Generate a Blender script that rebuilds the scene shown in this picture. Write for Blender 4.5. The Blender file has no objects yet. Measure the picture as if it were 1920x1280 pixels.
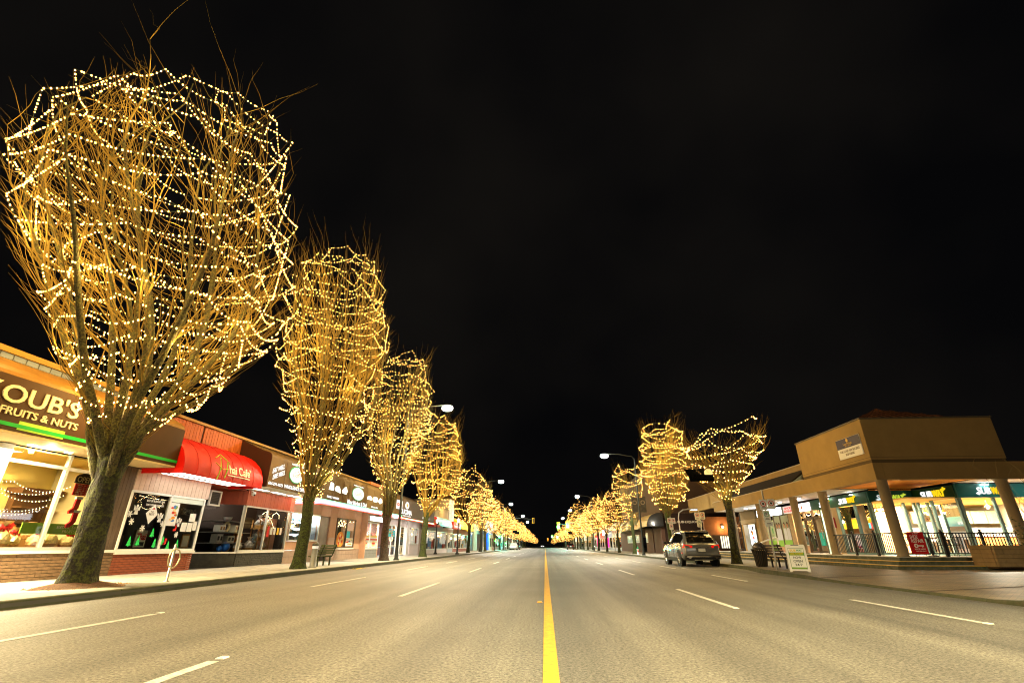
import bpy, bmesh, math, random
import numpy as np
from mathutils import Vector
R = math.radians
SC = bpy.context.scene
COL = SC.collection
rnd = random.Random(7)

# ------------------------------------------------------------------ camera
cam_d = bpy.data.cameras.new('camera')
cam = bpy.data.objects.new('camera', cam_d)
COL.objects.link(cam)
cam_d.sensor_width = 36.0
cam_d.lens = 16.6875
cam_d.clip_start = 0.05
cam_d.clip_end = 6000
cam.location = (0, 0, 1.0)
cam.rotation_euler = (R(90 + 23.2568), 0, R(3.662))
SC.camera = cam
# ------------------------------------------------------------------ night sky, moon, exposure
W = bpy.data.worlds.new('World'); SC.world = W; W.use_nodes = True
wn = W.node_tree.nodes; wl = W.node_tree.links
bg = wn['Background']
tc = wn.new('ShaderNodeTexCoord'); nz = wn.new('ShaderNodeTexNoise'); rp = wn.new('ShaderNodeValToRGB')
nz.inputs['Scale'].default_value = 2.2; nz.inputs['Detail'].default_value = 3
rp.color_ramp.elements[0].position = 0.35; rp.color_ramp.elements[0].color = (0.0012, 0.0012, 0.0014, 1)
rp.color_ramp.elements[1].position = 0.75; rp.color_ramp.elements[1].color = (0.0042, 0.0036, 0.0030, 1)
wl.new(tc.outputs['Generated'], nz.inputs['Vector']); wl.new(nz.outputs['Fac'], rp.inputs['Fac'])
wl.new(rp.outputs['Color'], bg.inputs['Color']); bg.inputs['Strength'].default_value = 1.0
sun_d = bpy.data.lights.new('moon', 'SUN'); sun_d.energy = 0.006; sun_d.angle = R(0.5); sun_d.color = (0.8, 0.88, 1)
sun = bpy.data.objects.new('moon', sun_d); COL.objects.link(sun); sun.rotation_euler = (R(40), 0, R(200))
V = SC.view_settings
V.view_transform = 'Standard'; V.look = 'None'; V.exposure = 0.62; V.gamma = 1.0; V.use_curve_mapping = False
SC.render.engine = 'CYCLES'
cy = SC.cycles
cy.use_denoising = True
cy.max_bounces = 6; cy.diffuse_bounces = 3; cy.glossy_bounces = 3; cy.transmission_bounces = 3; cy.transparent_max_bounces = 12
cy.sample_clamp_indirect = 4.0; cy.sample_clamp_direct = 0.0
cy.caustics_reflective = False; cy.caustics_refractive = False
cy.use_light_tree = True
cy.adaptive_threshold = 0.015
cy.filter_width = 1.1

# ------------------------------------------------------------------ materials
MATS = {}
def M(name, col=(.5, .5, .5), rough=.6, metal=0., em=0., emc=None, var=0., vs=3., bump=0., bs=40., spec=.2, col2=None, coat=0., stretch=None):
    if name in MATS: return MATS[name]
    m = bpy.data.materials.new(name); m.use_nodes = True
    n = m.node_tree.nodes; l = m.node_tree.links; b = n['Principled BSDF']
    b.inputs['Base Color'].default_value = (*col, 1); b.inputs['Roughness'].default_value = rough
    b.inputs['Metallic'].default_value = metal; b.inputs['Specular IOR Level'].default_value = spec
    b.inputs['Coat Weight'].default_value = coat
    if em:
        b.inputs['Emission Color'].default_value = (*(emc or col), 1); b.inputs['Emission Strength'].default_value = em
    if var or bump or col2:
        t = n.new('ShaderNodeTexCoord'); vec = t.outputs['Object']
        if stretch:
            mp = n.new('ShaderNodeMapping'); mp.inputs['Scale'].default_value = stretch
            l.new(vec, mp.inputs['Vector']); vec = mp.outputs['Vector']
    if var or col2:
        z = n.new('ShaderNodeTexNoise'); z.inputs['Scale'].default_value = vs; z.inputs['Detail'].default_value = 6; z.inputs['Roughness'].default_value = .65
        l.new(vec, z.inputs['Vector'])
        r = n.new('ShaderNodeValToRGB'); r.color_ramp.elements[0].position = .3; r.color_ramp.elements[1].position = .72
        c2 = col2 or tuple(c * (1 - var) for c in col)
        r.color_ramp.elements[0].color = (*c2, 1); r.color_ramp.elements[1].color = (*[min(1, c * (1 + .4 * var)) for c in col], 1)
        l.new(z.outputs['Fac'], r.inputs['Fac']); l.new(r.outputs['Color'], b.inputs['Base Color'])
    if bump:
        z2 = n.new('ShaderNodeTexNoise'); z2.inputs['Scale'].default_value = bs; z2.inputs['Detail'].default_value = 4
        l.new(vec, z2.inputs['Vector'])
        bp = n.new('ShaderNodeBump'); bp.inputs['Strength'].default_value = bump; bp.inputs['Distance'].default_value = .02
        l.new(z2.outputs['Fac'], bp.inputs['Height']); l.new(bp.outputs['Normal'], b.inputs['Normal'])
    MATS[name] = m
    return m

def E(name, col=(1, 1, 1), s=1):
    """something that gives off light"""
    if name in MATS: return MATS[name]
    m = bpy.data.materials.new(name); m.use_nodes = True
    n = m.node_tree.nodes; l = m.node_tree.links; n.remove(n['Principled BSDF'])
    e = n.new('ShaderNodeEmission'); e.inputs['Color'].default_value = (*col, 1); e.inputs['Strength'].default_value = s
    l.new(e.outputs[0], n['Material Output'].inputs['Surface']); MATS[name] = m
    return m

def glass(name='glass', tint=(.92, .95, .94), refl=.9):
    if name in MATS: return MATS[name]
    m = bpy.data.materials.new(name); m.use_nodes = True
    n = m.node_tree.nodes; l = m.node_tree.links; n.remove(n['Principled BSDF'])
    t = n.new('ShaderNodeBsdfTransparent'); t.inputs['Color'].default_value = (*tint, 1)
    g = n.new('ShaderNodeBsdfGlossy'); g.inputs['Roughness'].default_value = .02; g.inputs['Color'].default_value = (refl, refl, refl, 1)
    f = n.new('ShaderNodeFresnel'); f.inputs['IOR'].default_value = 1.5
    x = n.new('ShaderNodeMixShader'); l.new(f.outputs[0], x.inputs['Fac']); l.new(t.outputs[0], x.inputs[1]); l.new(g.outputs[0], x.inputs[2])
    l.new(x.outputs[0], n['Material Output'].inputs['Surface']); MATS[name] = m
    return m

def asphalt():
    m = bpy.data.materials.new('asphalt'); m.use_nodes = True
    n = m.node_tree.nodes; l = m.node_tree.links; b = n['Principled BSDF']
    t = n.new('ShaderNodeTexCoord')
    def noise(s, d, stretch=None, rough=.6):
        z = n.new('ShaderNodeTexNoise'); z.inputs['Scale'].default_value = s; z.inputs['Detail'].default_value = d; z.inputs['Roughness'].default_value = rough
        if stretch:
            mp = n.new('ShaderNodeMapping'); mp.inputs['Scale'].default_value = stretch
            l.new(t.outputs['Object'], mp.inputs['Vector']); l.new(mp.outputs['Vector'], z.inputs['Vector'])
        else: l.new(t.outputs['Object'], z.inputs['Vector'])
        return z.outputs['Fac']
    def ramp(f, a, b_, p0=.3, p1=.7):
        r = n.new('ShaderNodeValToRGB'); r.color_ramp.elements[0].position = p0; r.color_ramp.elements[1].position = p1
        r.color_ramp.elements[0].color = (*a, 1); r.color_ramp.elements[1].color = (*b_, 1); l.new(f, r.inputs['Fac']); return r.outputs['Color']
    def mul(a, c):
        x = n.new('ShaderNodeMix'); x.data_type = 'RGBA'; x.blend_type = 'MULTIPLY'; x.inputs[0].default_value = 1
        l.new(a, x.inputs[6]); l.new(c, x.inputs[7]); return x.outputs[2]
    grain = ramp(noise(30, 4, None, .9), (.018, .017, .015), (.34, .33, .295), .37, .67)
    patch = ramp(noise(.35, 5), (.80, .79, .78), (1.12, 1.12, 1.1))
    tracks = ramp(noise(1.3, 3, (1.0, .012, 1)), (.70, .70, .71), (1.16, 1.15, 1.13), .35, .65)
    sx = n.new('ShaderNodeSeparateXYZ'); l.new(t.outputs['Object'], sx.inputs[0])
    def mth(op, a, v):
        q = n.new('ShaderNodeMath'); q.operation = op; l.new(a, q.inputs[0])
        if v is not None: q.inputs[1].default_value = v
        return q.outputs[0]
    lane = mth('SINE', mth('MULTIPLY', sx.outputs['X'], 2 * math.pi / 1.575), None)      # two wheel paths to a lane
    lane = ramp(mth('ADD', mth('MULTIPLY', lane, .5), .5), (1.06, 1.06, 1.05), (.93, .93, .94), .0, 1.0)
    oil = ramp(noise(.8, 6, (1.6, .25, 1), .75), (.62, .62, .63), (1.0, 1.0, 1.0), .30, .42)
    c = mul(mul(mul(mul(grain, patch), tracks), lane), oil)
    l.new(c, b.inputs['Base Color']); b.inputs['Roughness'].default_value = .62; b.inputs['Specular IOR Level'].default_value = .45
    bp = n.new('ShaderNodeBump'); bp.inputs['Strength'].default_value = .55; bp.inputs['Distance'].default_value = .012
    l.new(noise(30, 4, None, .9), bp.inputs['Height']); l.new(bp.outputs['Normal'], b.inputs['Normal'])
    return m

def bark(name, base, moss, amt):
    m = bpy.data.materials.new(name); m.use_nodes = True
    n = m.node_tree.nodes; l = m.node_tree.links; b = n['Principled BSDF']
    t = n.new('ShaderNodeTexCoord')
    z = n.new('ShaderNodeTexNoise'); z.inputs['Scale'].default_value = 5; z.inputs['Detail'].default_value = 8; z.inputs['Roughness'].default_value = .75
    l.new(t.outputs['Object'], z.inputs['Vector'])
    r = n.new('ShaderNodeValToRGB'); e = r.color_ramp.elements
    e[0].position = .5 - amt * .25; e[0].color = (*base, 1); e[1].position = .62 - amt * .25; e[1].color = (*moss, 1)
    l.new(z.outputs['Fac'], r.inputs['Fac'])
    z3 = n.new('ShaderNodeTexNoise'); z3.inputs['Scale'].default_value = 22; z3.inputs['Detail'].default_value = 5
    l.new(t.outputs['Object'], z3.inputs['Vector'])
    r3 = n.new('ShaderNodeValToRGB'); r3.color_ramp.elements[0].position = .35; r3.color_ramp.elements[0].color = (.25, .25, .25, 1); r3.color_ramp.elements[1].position = .62; r3.color_ramp.elements[1].color = (1.15, 1.15, 1.15, 1)
    l.new(z3.outputs['Fac'], r3.inputs['Fac'])
    x = n.new('ShaderNodeMix'); x.data_type = 'RGBA'; x.blend_type = 'MULTIPLY'; x.inputs[0].default_value = 1
    l.new(r.outputs['Color'], x.inputs[6]); l.new(r3.outputs['Color'], x.inputs[7])
    l.new(x.outputs[2], b.inputs['Base Color']); b.inputs['Roughness'].default_value = .9
    mp = n.new('ShaderNodeMapping'); mp.inputs['Scale'].default_value = (1, 1, .35); l.new(t.outputs['Object'], mp.inputs['Vector'])
    z2 = n.new('ShaderNodeTexNoise'); z2.inputs['Scale'].default_value = 26; z2.inputs['Detail'].default_value = 6; l.new(mp.outputs['Vector'], z2.inputs['Vector'])
    bp = n.new('ShaderNodeBump'); bp.inputs['Strength'].default_value = 1.0; bp.inputs['Distance'].default_value = .09
    l.new(z2.outputs['Fac'], bp.inputs['Height']); l.new(bp.outputs['Normal'], b.inputs['Normal'])
    return m

# ------------------------------------------------------------------ mesh building
ORG = {}
def org(o): return ORG.get(o.name, Vector((0, 0, 0))) if o else Vector((0, 0, 0))

class MB:
    def __init__(s): s.v = []; s.f = []
    def add(s, vs, fs):
        k = len(s.v); s.v.extend([tuple(p) for p in vs]); s.f.extend([tuple(i + k for i in q) for q in fs]); return s
    def box(s, x0, x1, y0, y1, z0, z1):
        x0, x1 = min(x0, x1), max(x0, x1); y0, y1 = min(y0, y1), max(y0, y1); z0, z1 = min(z0, z1), max(z0, z1)
        return s.add([(x0, y0, z0), (x1, y0, z0), (x1, y1, z0), (x0, y1, z0), (x0, y0, z1), (x1, y0, z1), (x1, y1, z1), (x0, y1, z1)],
                     [(3, 2, 1, 0), (4, 5, 6, 7), (0, 1, 5, 4), (1, 2, 6, 5), (2, 3, 7, 6), (3, 0, 4, 7)])
    def quad(s, a, b, c, d): return s.add([a, b, c, d], [(0, 1, 2, 3)])
    def obox(s, p, r, u, n, a0, a1, b0, b1, c0, c1):
        """box in a frame: point p, axes r, u, n"""
        p, r, u, n = map(Vector, (p, r, u, n)); P = lambda a, b, c: p + r * a + u * b + n * c
        return s.add([P(a0, b0, c0), P(a1, b0, c0), P(a1, b1, c0), P(a0, b1, c0), P(a0, b0, c1), P(a1, b0, c1), P(a1, b1, c1), P(a0, b1, c1)],
                     [(3, 2, 1, 0), (4, 5, 6, 7), (0, 1, 5, 4), (1, 2, 6, 5), (2, 3, 7, 6), (3, 0, 4, 7)])
    def tube(s, pts, rad, k=6, caps=True):
        P = np.array(pts, float); n = len(P)
        rr = np.full(n, rad) if np.isscalar(rad) else np.array(rad, float)
        T = np.gradient(P, axis=0); T /= (np.linalg.norm(T, axis=1)[:, None] + 1e-9)
        ref = np.array([0.31, 0.95, 0.02]) if abs(T[0][2]) > .7 else np.array([0., 0., 1.])
        A = np.cross(T, ref); A /= (np.linalg.norm(A, axis=1)[:, None] + 1e-9); B = np.cross(T, A)
        an = np.arange(k) * 2 * math.pi / k
        vs = (P[:, None, :] + rr[:, None, None] * (A[:, None, :] * np.cos(an)[None, :, None] + B[:, None, :] * np.sin(an)[None, :, None])).reshape(-1, 3)
        fs = [(i * k + j, i * k + (j + 1) % k, (i + 1) * k + (j + 1) % k, (i + 1) * k + j) for i in range(n - 1) for j in range(k)]
        if caps: fs += [tuple(range(k - 1, -1, -1)), tuple((n - 1) * k + j for j in range(k))]
        return s.add(vs.tolist(), fs)
    def lathe(s, prof, c=(0, 0, 0), k=16, sx=1, sy=1, jit=0, rg=None):
        vs = []; n = len(prof)
        for (r, z) in prof:
            for j in range(k):
                a = 2 * math.pi * j / k; q = 1 + (rg.uniform(-jit, jit) if rg else 0)
                vs.append((c[0] + r * q * math.cos(a) * sx, c[1] + r * q * math.sin(a) * sy, c[2] + z))
        fs = [(i * k + j, i * k + (j + 1) % k, (i + 1) * k + (j + 1) % k, (i + 1) * k + j) for i in range(n - 1) for j in range(k)]
        fs += [tuple(range(k - 1, -1, -1)), tuple((n - 1) * k + j for j in range(k))]
        return s.add(vs, fs)
    def prism(s, poly, fn0, fn1):
        """polygon of 2-D points, mapped by fn0 to one end and fn1 to the other"""
        n = len(poly); vs = [fn0(*p) for p in poly] + [fn1(*p) for p in poly]
        fs = [(i, (i + 1) % n, n + (i + 1) % n, n + i) for i in range(n)] + [tuple(range(n - 1, -1, -1)), tuple(range(n, 2 * n))]
        return s.add(vs, fs)
    def ball(s, c, r, k=10, m=6, sz=1):
        return s.lathe([(r * math.sin(math.pi * i / m) + 1e-4, -r * sz * math.cos(math.pi * i / m)) for i in range(m + 1)], c, k)
    def build(s, name, mat, parent=None, smooth=False, kind=None, at=None):
        me = bpy.data.meshes.new(name); o = Vector(at) if at is not None else org(parent)
        if isinstance(s.v, np.ndarray): vs = (s.v - np.array(o)).tolist()
        else: vs = [(p[0] - o.x, p[1] - o.y, p[2] - o.z) for p in s.v]
        me.from_pydata(vs, [], s.f); me.materials.append(mat)
        if smooth: me.polygons.foreach_set('use_smooth', [True] * len(me.polygons))
        me.update()
        ob = bpy.data.objects.new(name, me); COL.objects.link(ob)
        if parent: ob.parent = parent
        else: ob.location = o
        ORG[ob.name] = o
        if kind: ob['kind'] = kind
        return ob

def thing(name, label, cat, loc=(0, 0, 0), group=None):
    o = bpy.data.objects.new(name, None); COL.objects.link(o); o.location = loc; o.empty_display_size = .2
    o['label'] = label; o['category'] = cat
    if group: o['group'] = group
    ORG[o.name] = Vector(loc)
    return o
def tag(o, label, cat, group=None):
    o['label'] = label; o['category'] = cat
    if group: o['group'] = group
    return o
def struct(name, mb, mat, smooth=False):
    o = mb.build(name, mat, None, smooth); o['kind'] = 'structure'; return o
def copy_tree(o, parent=None):
    c = o.copy(); COL.objects.link(c)
    if parent: c.parent = parent
    for ch in list(o.children): copy_tree(ch, c)
    return c
def box(name, mat, parent, *b, **k): return MB().box(*b).build(name, mat, parent, **k)
def lamp(name, loc, energy, col, parent=None, size=.1, typ='POINT', rot=None, **kw):
    d = bpy.data.lights.new(name, typ); d.energy = energy; d.color = col
    if typ == 'AREA':
        d.shape = 'RECTANGLE'; d.size = size[0]; d.size_y = size[1]
    else: d.shadow_soft_size = size
    for a, b in kw.items(): setattr(d, a, b)
    o = bpy.data.objects.new(name, d); COL.objects.link(o)
    o.location = Vector(loc) - org(parent)
    if parent: o.parent = parent
    if rot: o.rotation_euler = rot
    return o

TXT = {}
def text(s, plane, c0, h0, h1, z0, z1, mat, parent, name='lettering', depth=.02, bold=.0, skew=0, rise=0):
    """flat or raised letters filling a box; plane L faces +X, R faces -X, F faces -Y"""
    key = (s, bold)
    if key not in TXT:
        cu = bpy.data.curves.new('t', 'FONT'); cu.body = s; cu.offset = bold; cu.extrude = .5; cu.resolution_u = 3
        ob = bpy.data.objects.new('t', cu); me = bpy.data.meshes.new_from_object(ob)
        TXT[key] = ([tuple(v.co) for v in me.vertices], [tuple(p.vertices) for p in me.polygons])
        bpy.data.objects.remove(ob); bpy.data.meshes.remove(me)
    vs, fs = TXT[key]
    xs = [v[0] for v in vs]; ys = [v[1] for v in vs]; a, b, c, d = min(xs), max(xs), min(ys), max(ys)
    out = []
    for x, y, z in vs:
        u = (x - a) / (b - a); w = (y - c) / (d - c); h = h0 + (h1 - h0) * u + skew * w * (1 if h1 > h0 else -1); zz = z0 + (z1 - z0) * w + rise * u; e = (z + .5) * depth
        out.append({'L': (c0 + e, h, zz), 'R': (c0 - e, h, zz), 'F': (h, c0 - e, zz)}[plane])
    return MB().add(out, fs).build(name, mat, parent)

def disc(plane, c0, h, z, r, depth=.01, k=20, ri=0, rz=None):
    """a disc or ring standing on a facade"""
    mb = MB(); rz = rz or r
    mp = {'L': lambda a, b, e: (c0 + e, a, b), 'R': lambda a, b, e: (c0 - e, a, b), 'F': lambda a, b, e: (a, c0 - e, b)}[plane]
    an = [2 * math.pi * i / k for i in range(k)]
    if not ri:
        return mb.prism([(h + r * math.cos(t), z + rz * math.sin(t)) for t in an], lambda a, b: mp(a, b, 0), lambda a, b: mp(a, b, depth))
    for i in range(k):
        t, u = an[i], an[(i + 1) % k]
        q = [(h + r * math.cos(t), z + rz * math.sin(t)), (h + r * math.cos(u), z + rz * math.sin(u)), (h + ri * math.cos(u), z + ri * rz / r * math.sin(u)), (h + ri * math.cos(t), z + ri * rz / r * math.sin(t))]
        mb.prism(q, lambda a, b: mp(a, b, 0), lambda a, b: mp(a, b, depth))
    return mb
def shape(plane, c0, pts, depth=.01):
    mp = {'L': lambda a, b, e: (c0 + e, a, b), 'R': lambda a, b, e: (c0 - e, a, b), 'F': lambda a, b, e: (a, c0 - e, b)}[plane]
    return MB().prism(pts, lambda a, b: mp(a, b, 0), lambda a, b: mp(a, b, depth))
# ================================================================== ROAD, PAVEMENTS
m_asph = asphalt()
m_white = M('road_paint_white', (.75, .75, .70), .55, var=.25, vs=16, col2=(.36, .35, .31))
m_yellow = M('road_paint_yellow', (.80, .46, .02), .5, var=.2, vs=14, col2=(.42, .26, .035))
m_conc = M('concrete', (.36, .35, .31), .8, var=.3, vs=2.5, bump=.25, bs=60)
m_kerb = M('kerb_concrete', (.085, .08, .05), .85, var=.5, vs=4, bump=.4, bs=50, col2=(.05, .06, .025))
m_soil = M('mulch', (.10, .055, .03), .95, var=.6, vs=30, bump=.9, bs=60)
KL, KR, FL = -9.15, 8.5, -13.9
def kx(y): return KR + .7 * min(1, max(0, (y - 21.5) / 3.5))   # the kerb steps back for the parking bay
g = MB().quad((-900, -300, -.03), (900, -300, -.03), (900, 2500, -.03), (-900, 2500, -.03))
struct('ground', g, M('dark_ground', (.06, .06, .055), .9))
mb = MB()
for i in range(22):
    y0, y1 = -40 + i * 40, i * 40
    mb.quad((KL, y0, 0), (KR + 1.0, y0, 0), (KR + 1.0, y1, 0), (KL, y1, 0))
road = struct('road', mb, m_asph)
def mark(name, mat, x0, x1, y0, y1, h=.006):
    o = MB().box(x0, x1, y0, y1, .003, h).build(name, mat, road); return o
mark('centre_line', m_yellow, -.045, .09, -20, 420, .007)
for n in range(-1, 22):
    for (x, y0) in ((-3.14, 1.25 + 10.1 * n), (-6.22, 4.4 + 9.4 * n), (3.28, 9.75 + 10.3 * n), (6.13, 8.15 + 8.7 * n)):
        if y0 < -5 or y0 > 200: continue
        mark('lane_dash', m_white, x - .055, x + .055, y0, y0 + (3.1 if x > 6 else 3.85))
        if y0 < 30:
            mk = MB().prism([(-.045, .004), (.045, .004), (.032, .015), (-.032, .015)], lambda a, b: (x + a, y0 + (3.93 if x < 0 else -.17), b), lambda a, b: (x + a, y0 + (4.03 if x < 0 else -.07), b))
            mk.build('lane_marker', M('reflector_white', (.8, .8, .74), .3), road)
MB().prism([(-.05, .004), (.05, .004), (.03, .02), (-.03, .02)], lambda a, b: (-.13 + a, 10.3, b), lambda a, b: (-.13 + a, 10.42, b)).build('lane_marker', M('reflector_amber', (.85, .35, .05), .3, em=.3), road)
for b_ in ((6.6, 8.4, 25.0, 25.1), (6.55, 6.65, 25.1, 25.9), (7.7, 8.4, 25.9, 26.0)): mark('bay_mark', m_white, *b_)
# a few yellow leaves in the gutter
lm = MB()
for i in range(46):
    x = -8.75 + rnd.gauss(0, .18); y = 24.0 + rnd.gauss(0, .45); a = rnd.uniform(0, 6.3); s = rnd.uniform(.05, .1); z = .006 + rnd.random() * .03
    lm.quad((x, y, z), (x + s * math.cos(a), y + s * math.sin(a), z + .01), (x + s * 1.3 * math.cos(a + .7), y + s * 1.3 * math.sin(a + .7), z + .02), (x + s * math.cos(a + 1.4), y + s * math.sin(a + 1.4), z + .005))
lm.build('fallen_leaves', M('yellow_leaf', (.65, .50, .03), .7), None, kind='stuff')

# left pavement: base, slabs, kerb stones
pv = struct('pavement', MB().box(FL - 3.0, KL - .17, -20, 820, -.02, .118), M('joint_dark', (.10, .095, .08), .9))
y = -4.0; i = 0
while y < 300:
    L = 1.55 if y < 62 else 12
    for (x0, x1) in ((KL - .18, -10.7), (-10.71, -12.3), (-12.31, FL - .02)):
        if not (x0 > -10 and 11.0 < y + .8 < 12.7):
            d = rnd.uniform(0, .004)
            MB().box(x0, x1 + .008, y, y + L - .014, .05, .13 + d).build('paving_slab', m_conc, pv)
    y += L
# deep porches keep a plain floor; the tree square is bare soil
kb = struct('kerb', MB().box(KL - .16, KL - .01, -20, 330, -.02, .10), M('joint_dark'))
y = -4.0
while y < 300:
    L = 3.0 if y < 80 else 15
    d = rnd.uniform(-.004, .004)
    MB().prism([(KL - .17, .0), (KL + d, .0), (KL - .02 + d, .125), (KL - .04, .137), (KL - .17, .137)], lambda a, b: (a, y + .012, b), lambda a, b: (a, y + L - .012, b)).build('kerb_stone', m_kerb, kb)
    y += L
# right pavement: rises away from the dropped kerb of the driveway
def zr(x, y):
    ramp = 1 - min(1, max(0, (y - 16.5) / 3.0)); low = 1 - min(1, max(0, (10.9 - y) / .9)) if y < 11 else 1
    flat = .13; k = min(1, max(0, (x - KR) / 2.6))
    drive = .035 * (1 - k) + .13 * k + max(0, x - 11.2) * .036
    d = ramp * low
    s = flat if x < 13 else flat + max(0, x - 13.2) * .03 * max(0, 1 - (y - 16) / 6 if y > 16 else 1)
    return s * (1 - d) + drive * d
def zr2(x, y): return min(zr(x, y), .34)
xs = [KR + .14, 9.2, 10, 10.8, 11.6, 12.4, 13.2, 14, 15, 16, 17, 18, 20, 24, 32, 60]
ys = sorted([21.5, 22.8, 25, -20, 0, 5, 8, 9.4, 10, 10.3, 10.6, 10.9, 11.4, 12.5, 13.5, 14.5, 15.5, 16.5, 17.2, 18, 18.8, 19.5, 20.3, 21.3, 22.2, 24, 27, 32, 40, 47, 60, 64, 90, 330, 820])
mb = MB()
mb.add([((kx(y) + .14 if i_ == 0 else max(x, kx(y) + .2 + .01 * i_)), y, zr2(x, y)) for y in ys for i_, x in enumerate(xs)], [(j * len(xs) + i, j * len(xs) + i + 1, (j + 1) * len(xs) + i + 1, (j + 1) * len(xs) + i) for j in range(len(ys) - 1) for i in range(len(xs) - 1)])
def paver_mat():
    m = bpy.data.materials.new('brick_pavers'); m.use_nodes = True
    n = m.node_tree.nodes; l = m.node_tree.links; b = n['Principled BSDF']
    t = n.new('ShaderNodeTexCoord'); mp = n.new('ShaderNodeMapping'); mp.inputs['Rotation'].default_value = (0, 0, R(45))
    l.new(t.outputs['Object'], mp.inputs['Vector'])
    k = n.new('ShaderNodeTexBrick'); k.inputs['Scale'].default_value = 1; k.inputs['Brick Width'].default_value = .21; k.inputs['Row Height'].default_value = .105; k.inputs['Mortar Size'].default_value = .007
    k.inputs['Color1'].default_value = (.24, .175, .095, 1); k.inputs['Color2'].default_value = (.14, .11, .06, 1); k.inputs['Mortar'].default_value = (.05, .045, .04, 1)
    l.new(mp.outputs['Vector'], k.inputs['Vector'])
    z = n.new('ShaderNodeTexNoise'); z.inputs['Scale'].default_value = 1.3; z.inputs['Detail'].default_value = 6; l.new(t.outputs['Object'], z.inputs['Vector'])
    r = n.new('ShaderNodeValToRGB'); r.color_ramp.elements[0].position = .3; r.color_ramp.elements[0].color = (.6, .6, .62, 1); r.color_ramp.elements[1].position = .7; r.color_ramp.elements[1].color = (1.15, 1.12, 1.08, 1)
    l.new(z.outputs['Fac'], r.inputs['Fac'])
    x = n.new('ShaderNodeMix'); x.data_type = 'RGBA'; x.blend_type = 'MULTIPLY'; x.inputs[0].default_value = 1
    l.new(k.outputs['Color'], x.inputs[6]); l.new(r.outputs['Color'], x.inputs[7]); l.new(x.outputs[2], b.inputs['Base Color'])
    b.inputs['Roughness'].default_value = .5
    bp = n.new('ShaderNodeBump'); bp.inputs['Strength'].default_value = .6; bp.inputs['Distance'].default_value = .01; bp.invert = True
    l.new(k.outputs['Fac'], bp.inputs['Height']); l.new(bp.outputs['Normal'], b.inputs['Normal'])
    return m
m_pav = paver_mat()
pr = struct('pavement', mb, m_pav)
# smooth concrete strip beside the far kerb and round the parked car
for (y0, y1) in ((25.2, 60), (60, 130), (130, 300)):
    MB().box(KR + .87, 13.1 if y0 < 60 else 14.1, y0, y1, .10, .136).build('paving_slab', m_conc, pr)
# low band course across the driveway pavers
for yb in (17.2, 12.6):
    b_ = MB(); xx = [KR + .2, 9.2, 10, 10.8, 11.6, 12.4, 13.2, 14, 15, 16, 17, 18, 20]
    for a, c in zip(xx, xx[1:]):
        dy = .14 * (a - 8); dy2 = .14 * (c - 8)
        b_.quad((a, yb + dy, zr2(a, yb + dy) + .006), (c, yb + dy2, zr2(c, yb + dy2) + .006), (c, yb + dy2 + .12, zr2(c, yb + dy2 + .12) + .006), (a, yb + dy + .12, zr2(a, yb + dy + .12) + .006))
    b_.build('band_course', M('dark_paver', (.06, .05, .045), .7), pr)
kr = struct('kerb', MB().box(KR + .02, KR + .15, -20, 21, -.02, .025).box(KR + .73, KR + .85, 25, 330, -.02, .1), M('joint_dark'))
y = -4.0
while y < 300:
    L = 1.5 if y < 30 else (4 if y < 80 else 15)
    za, zb = max(.03, zr(KR + .2, y)), max(.03, zr(KR + .2, y + L))
    MB().prism([(KR, 0), (KR + .16, 0), (KR + .16, 1), (KR + .02, 1)], lambda a, b: (a - KR + kx(y), y + .012, b * (za + .006)), lambda a, b: (a - KR + kx(y + L), y + L - .012, b * (zb + .006))).build('kerb_stone', m_kerb, kr)
    y += L
# ================================================================== LEFT SIDE SHOPS (facade plane X = FL, faces +X)
m_glass = glass()
m_alu = M('aluminium_frame', (.62, .62, .58), .35, .6)
m_whitef = M('white_trim', (.72, .71, .66), .5)
m_brown = M('brown_fascia', (.055, .023, .005), .6, var=.2, vs=2)
m_cream = M('cream_wall', (.85, .66, .20), .8)
m_tan = M('tan_metal', (.30, .22, .09), .55, var=.15, vs=3)
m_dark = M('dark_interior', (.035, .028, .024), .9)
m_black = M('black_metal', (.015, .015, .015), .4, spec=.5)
m_red = M('red_paint', (.55, .02, .015), .5)
m_offw = M('paper_white', (.78, .77, .73), .8)
ORD = ('first', 'second', 'third', 'fourth', 'fifth', 'sixth', 'seventh', 'eighth', 'ninth', 'tenth', 'eleventh', 'twelfth', 'thirteenth', 'fourteenth', 'fifteenth', 'sixteenth', 'seventeenth', 'eighteenth')
def bricks(parent, y0, y1, z0, z1, L, H, mat, x=FL, t=.05, j=.012):
    """running bond, every brick a piece of its own"""
    me = {}
    rows = int(round((z1 - z0) / H)); H = (z1 - z0) / rows
    for r in range(rows):
        y = y0 - (L / 2 if r % 2 else 0)
        while y < y1 - .02:
            a, b = max(y, y0), min(y + L, y1)
            if b - a > .03:
                d = rnd.uniform(-.006, .006); key = round(b - a, 3)
                if key not in me:
                    o = MB().box(x - .03, x + t, 0, b - a - j, 0, H - j).build('brick', mat, parent, at=(0, 0, 0)); me[key] = o.data
                else:
                    o = bpy.data.objects.new('brick', me[key]); COL.objects.link(o); o.parent = parent
                o.location = Vector((d, a + j / 2, z0 + r * H + j / 2)) - org(parent)
            y += L
def planks(parent, y0, y1, z0, z1, w, mat, x=FL, t=.04, name='plank'):
    n = max(1, round((y1 - y0) / w)); w = (y1 - y0) / n
    for i in range(n):
        d = rnd.uniform(-.004, .006)
        MB().box(x, x + t + d, y0 + i * w + .008, y0 + (i + 1) * w - .008, z0, z1).build(name, mat, parent)
def pane(parent, y0, y1, z0, z1, x=FL + .03):
    return MB().quad((x, y0, z0), (x, y1, z0), (x, y1, z1), (x, y0, z1)).build('window_pane', m_glass, parent)
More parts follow.
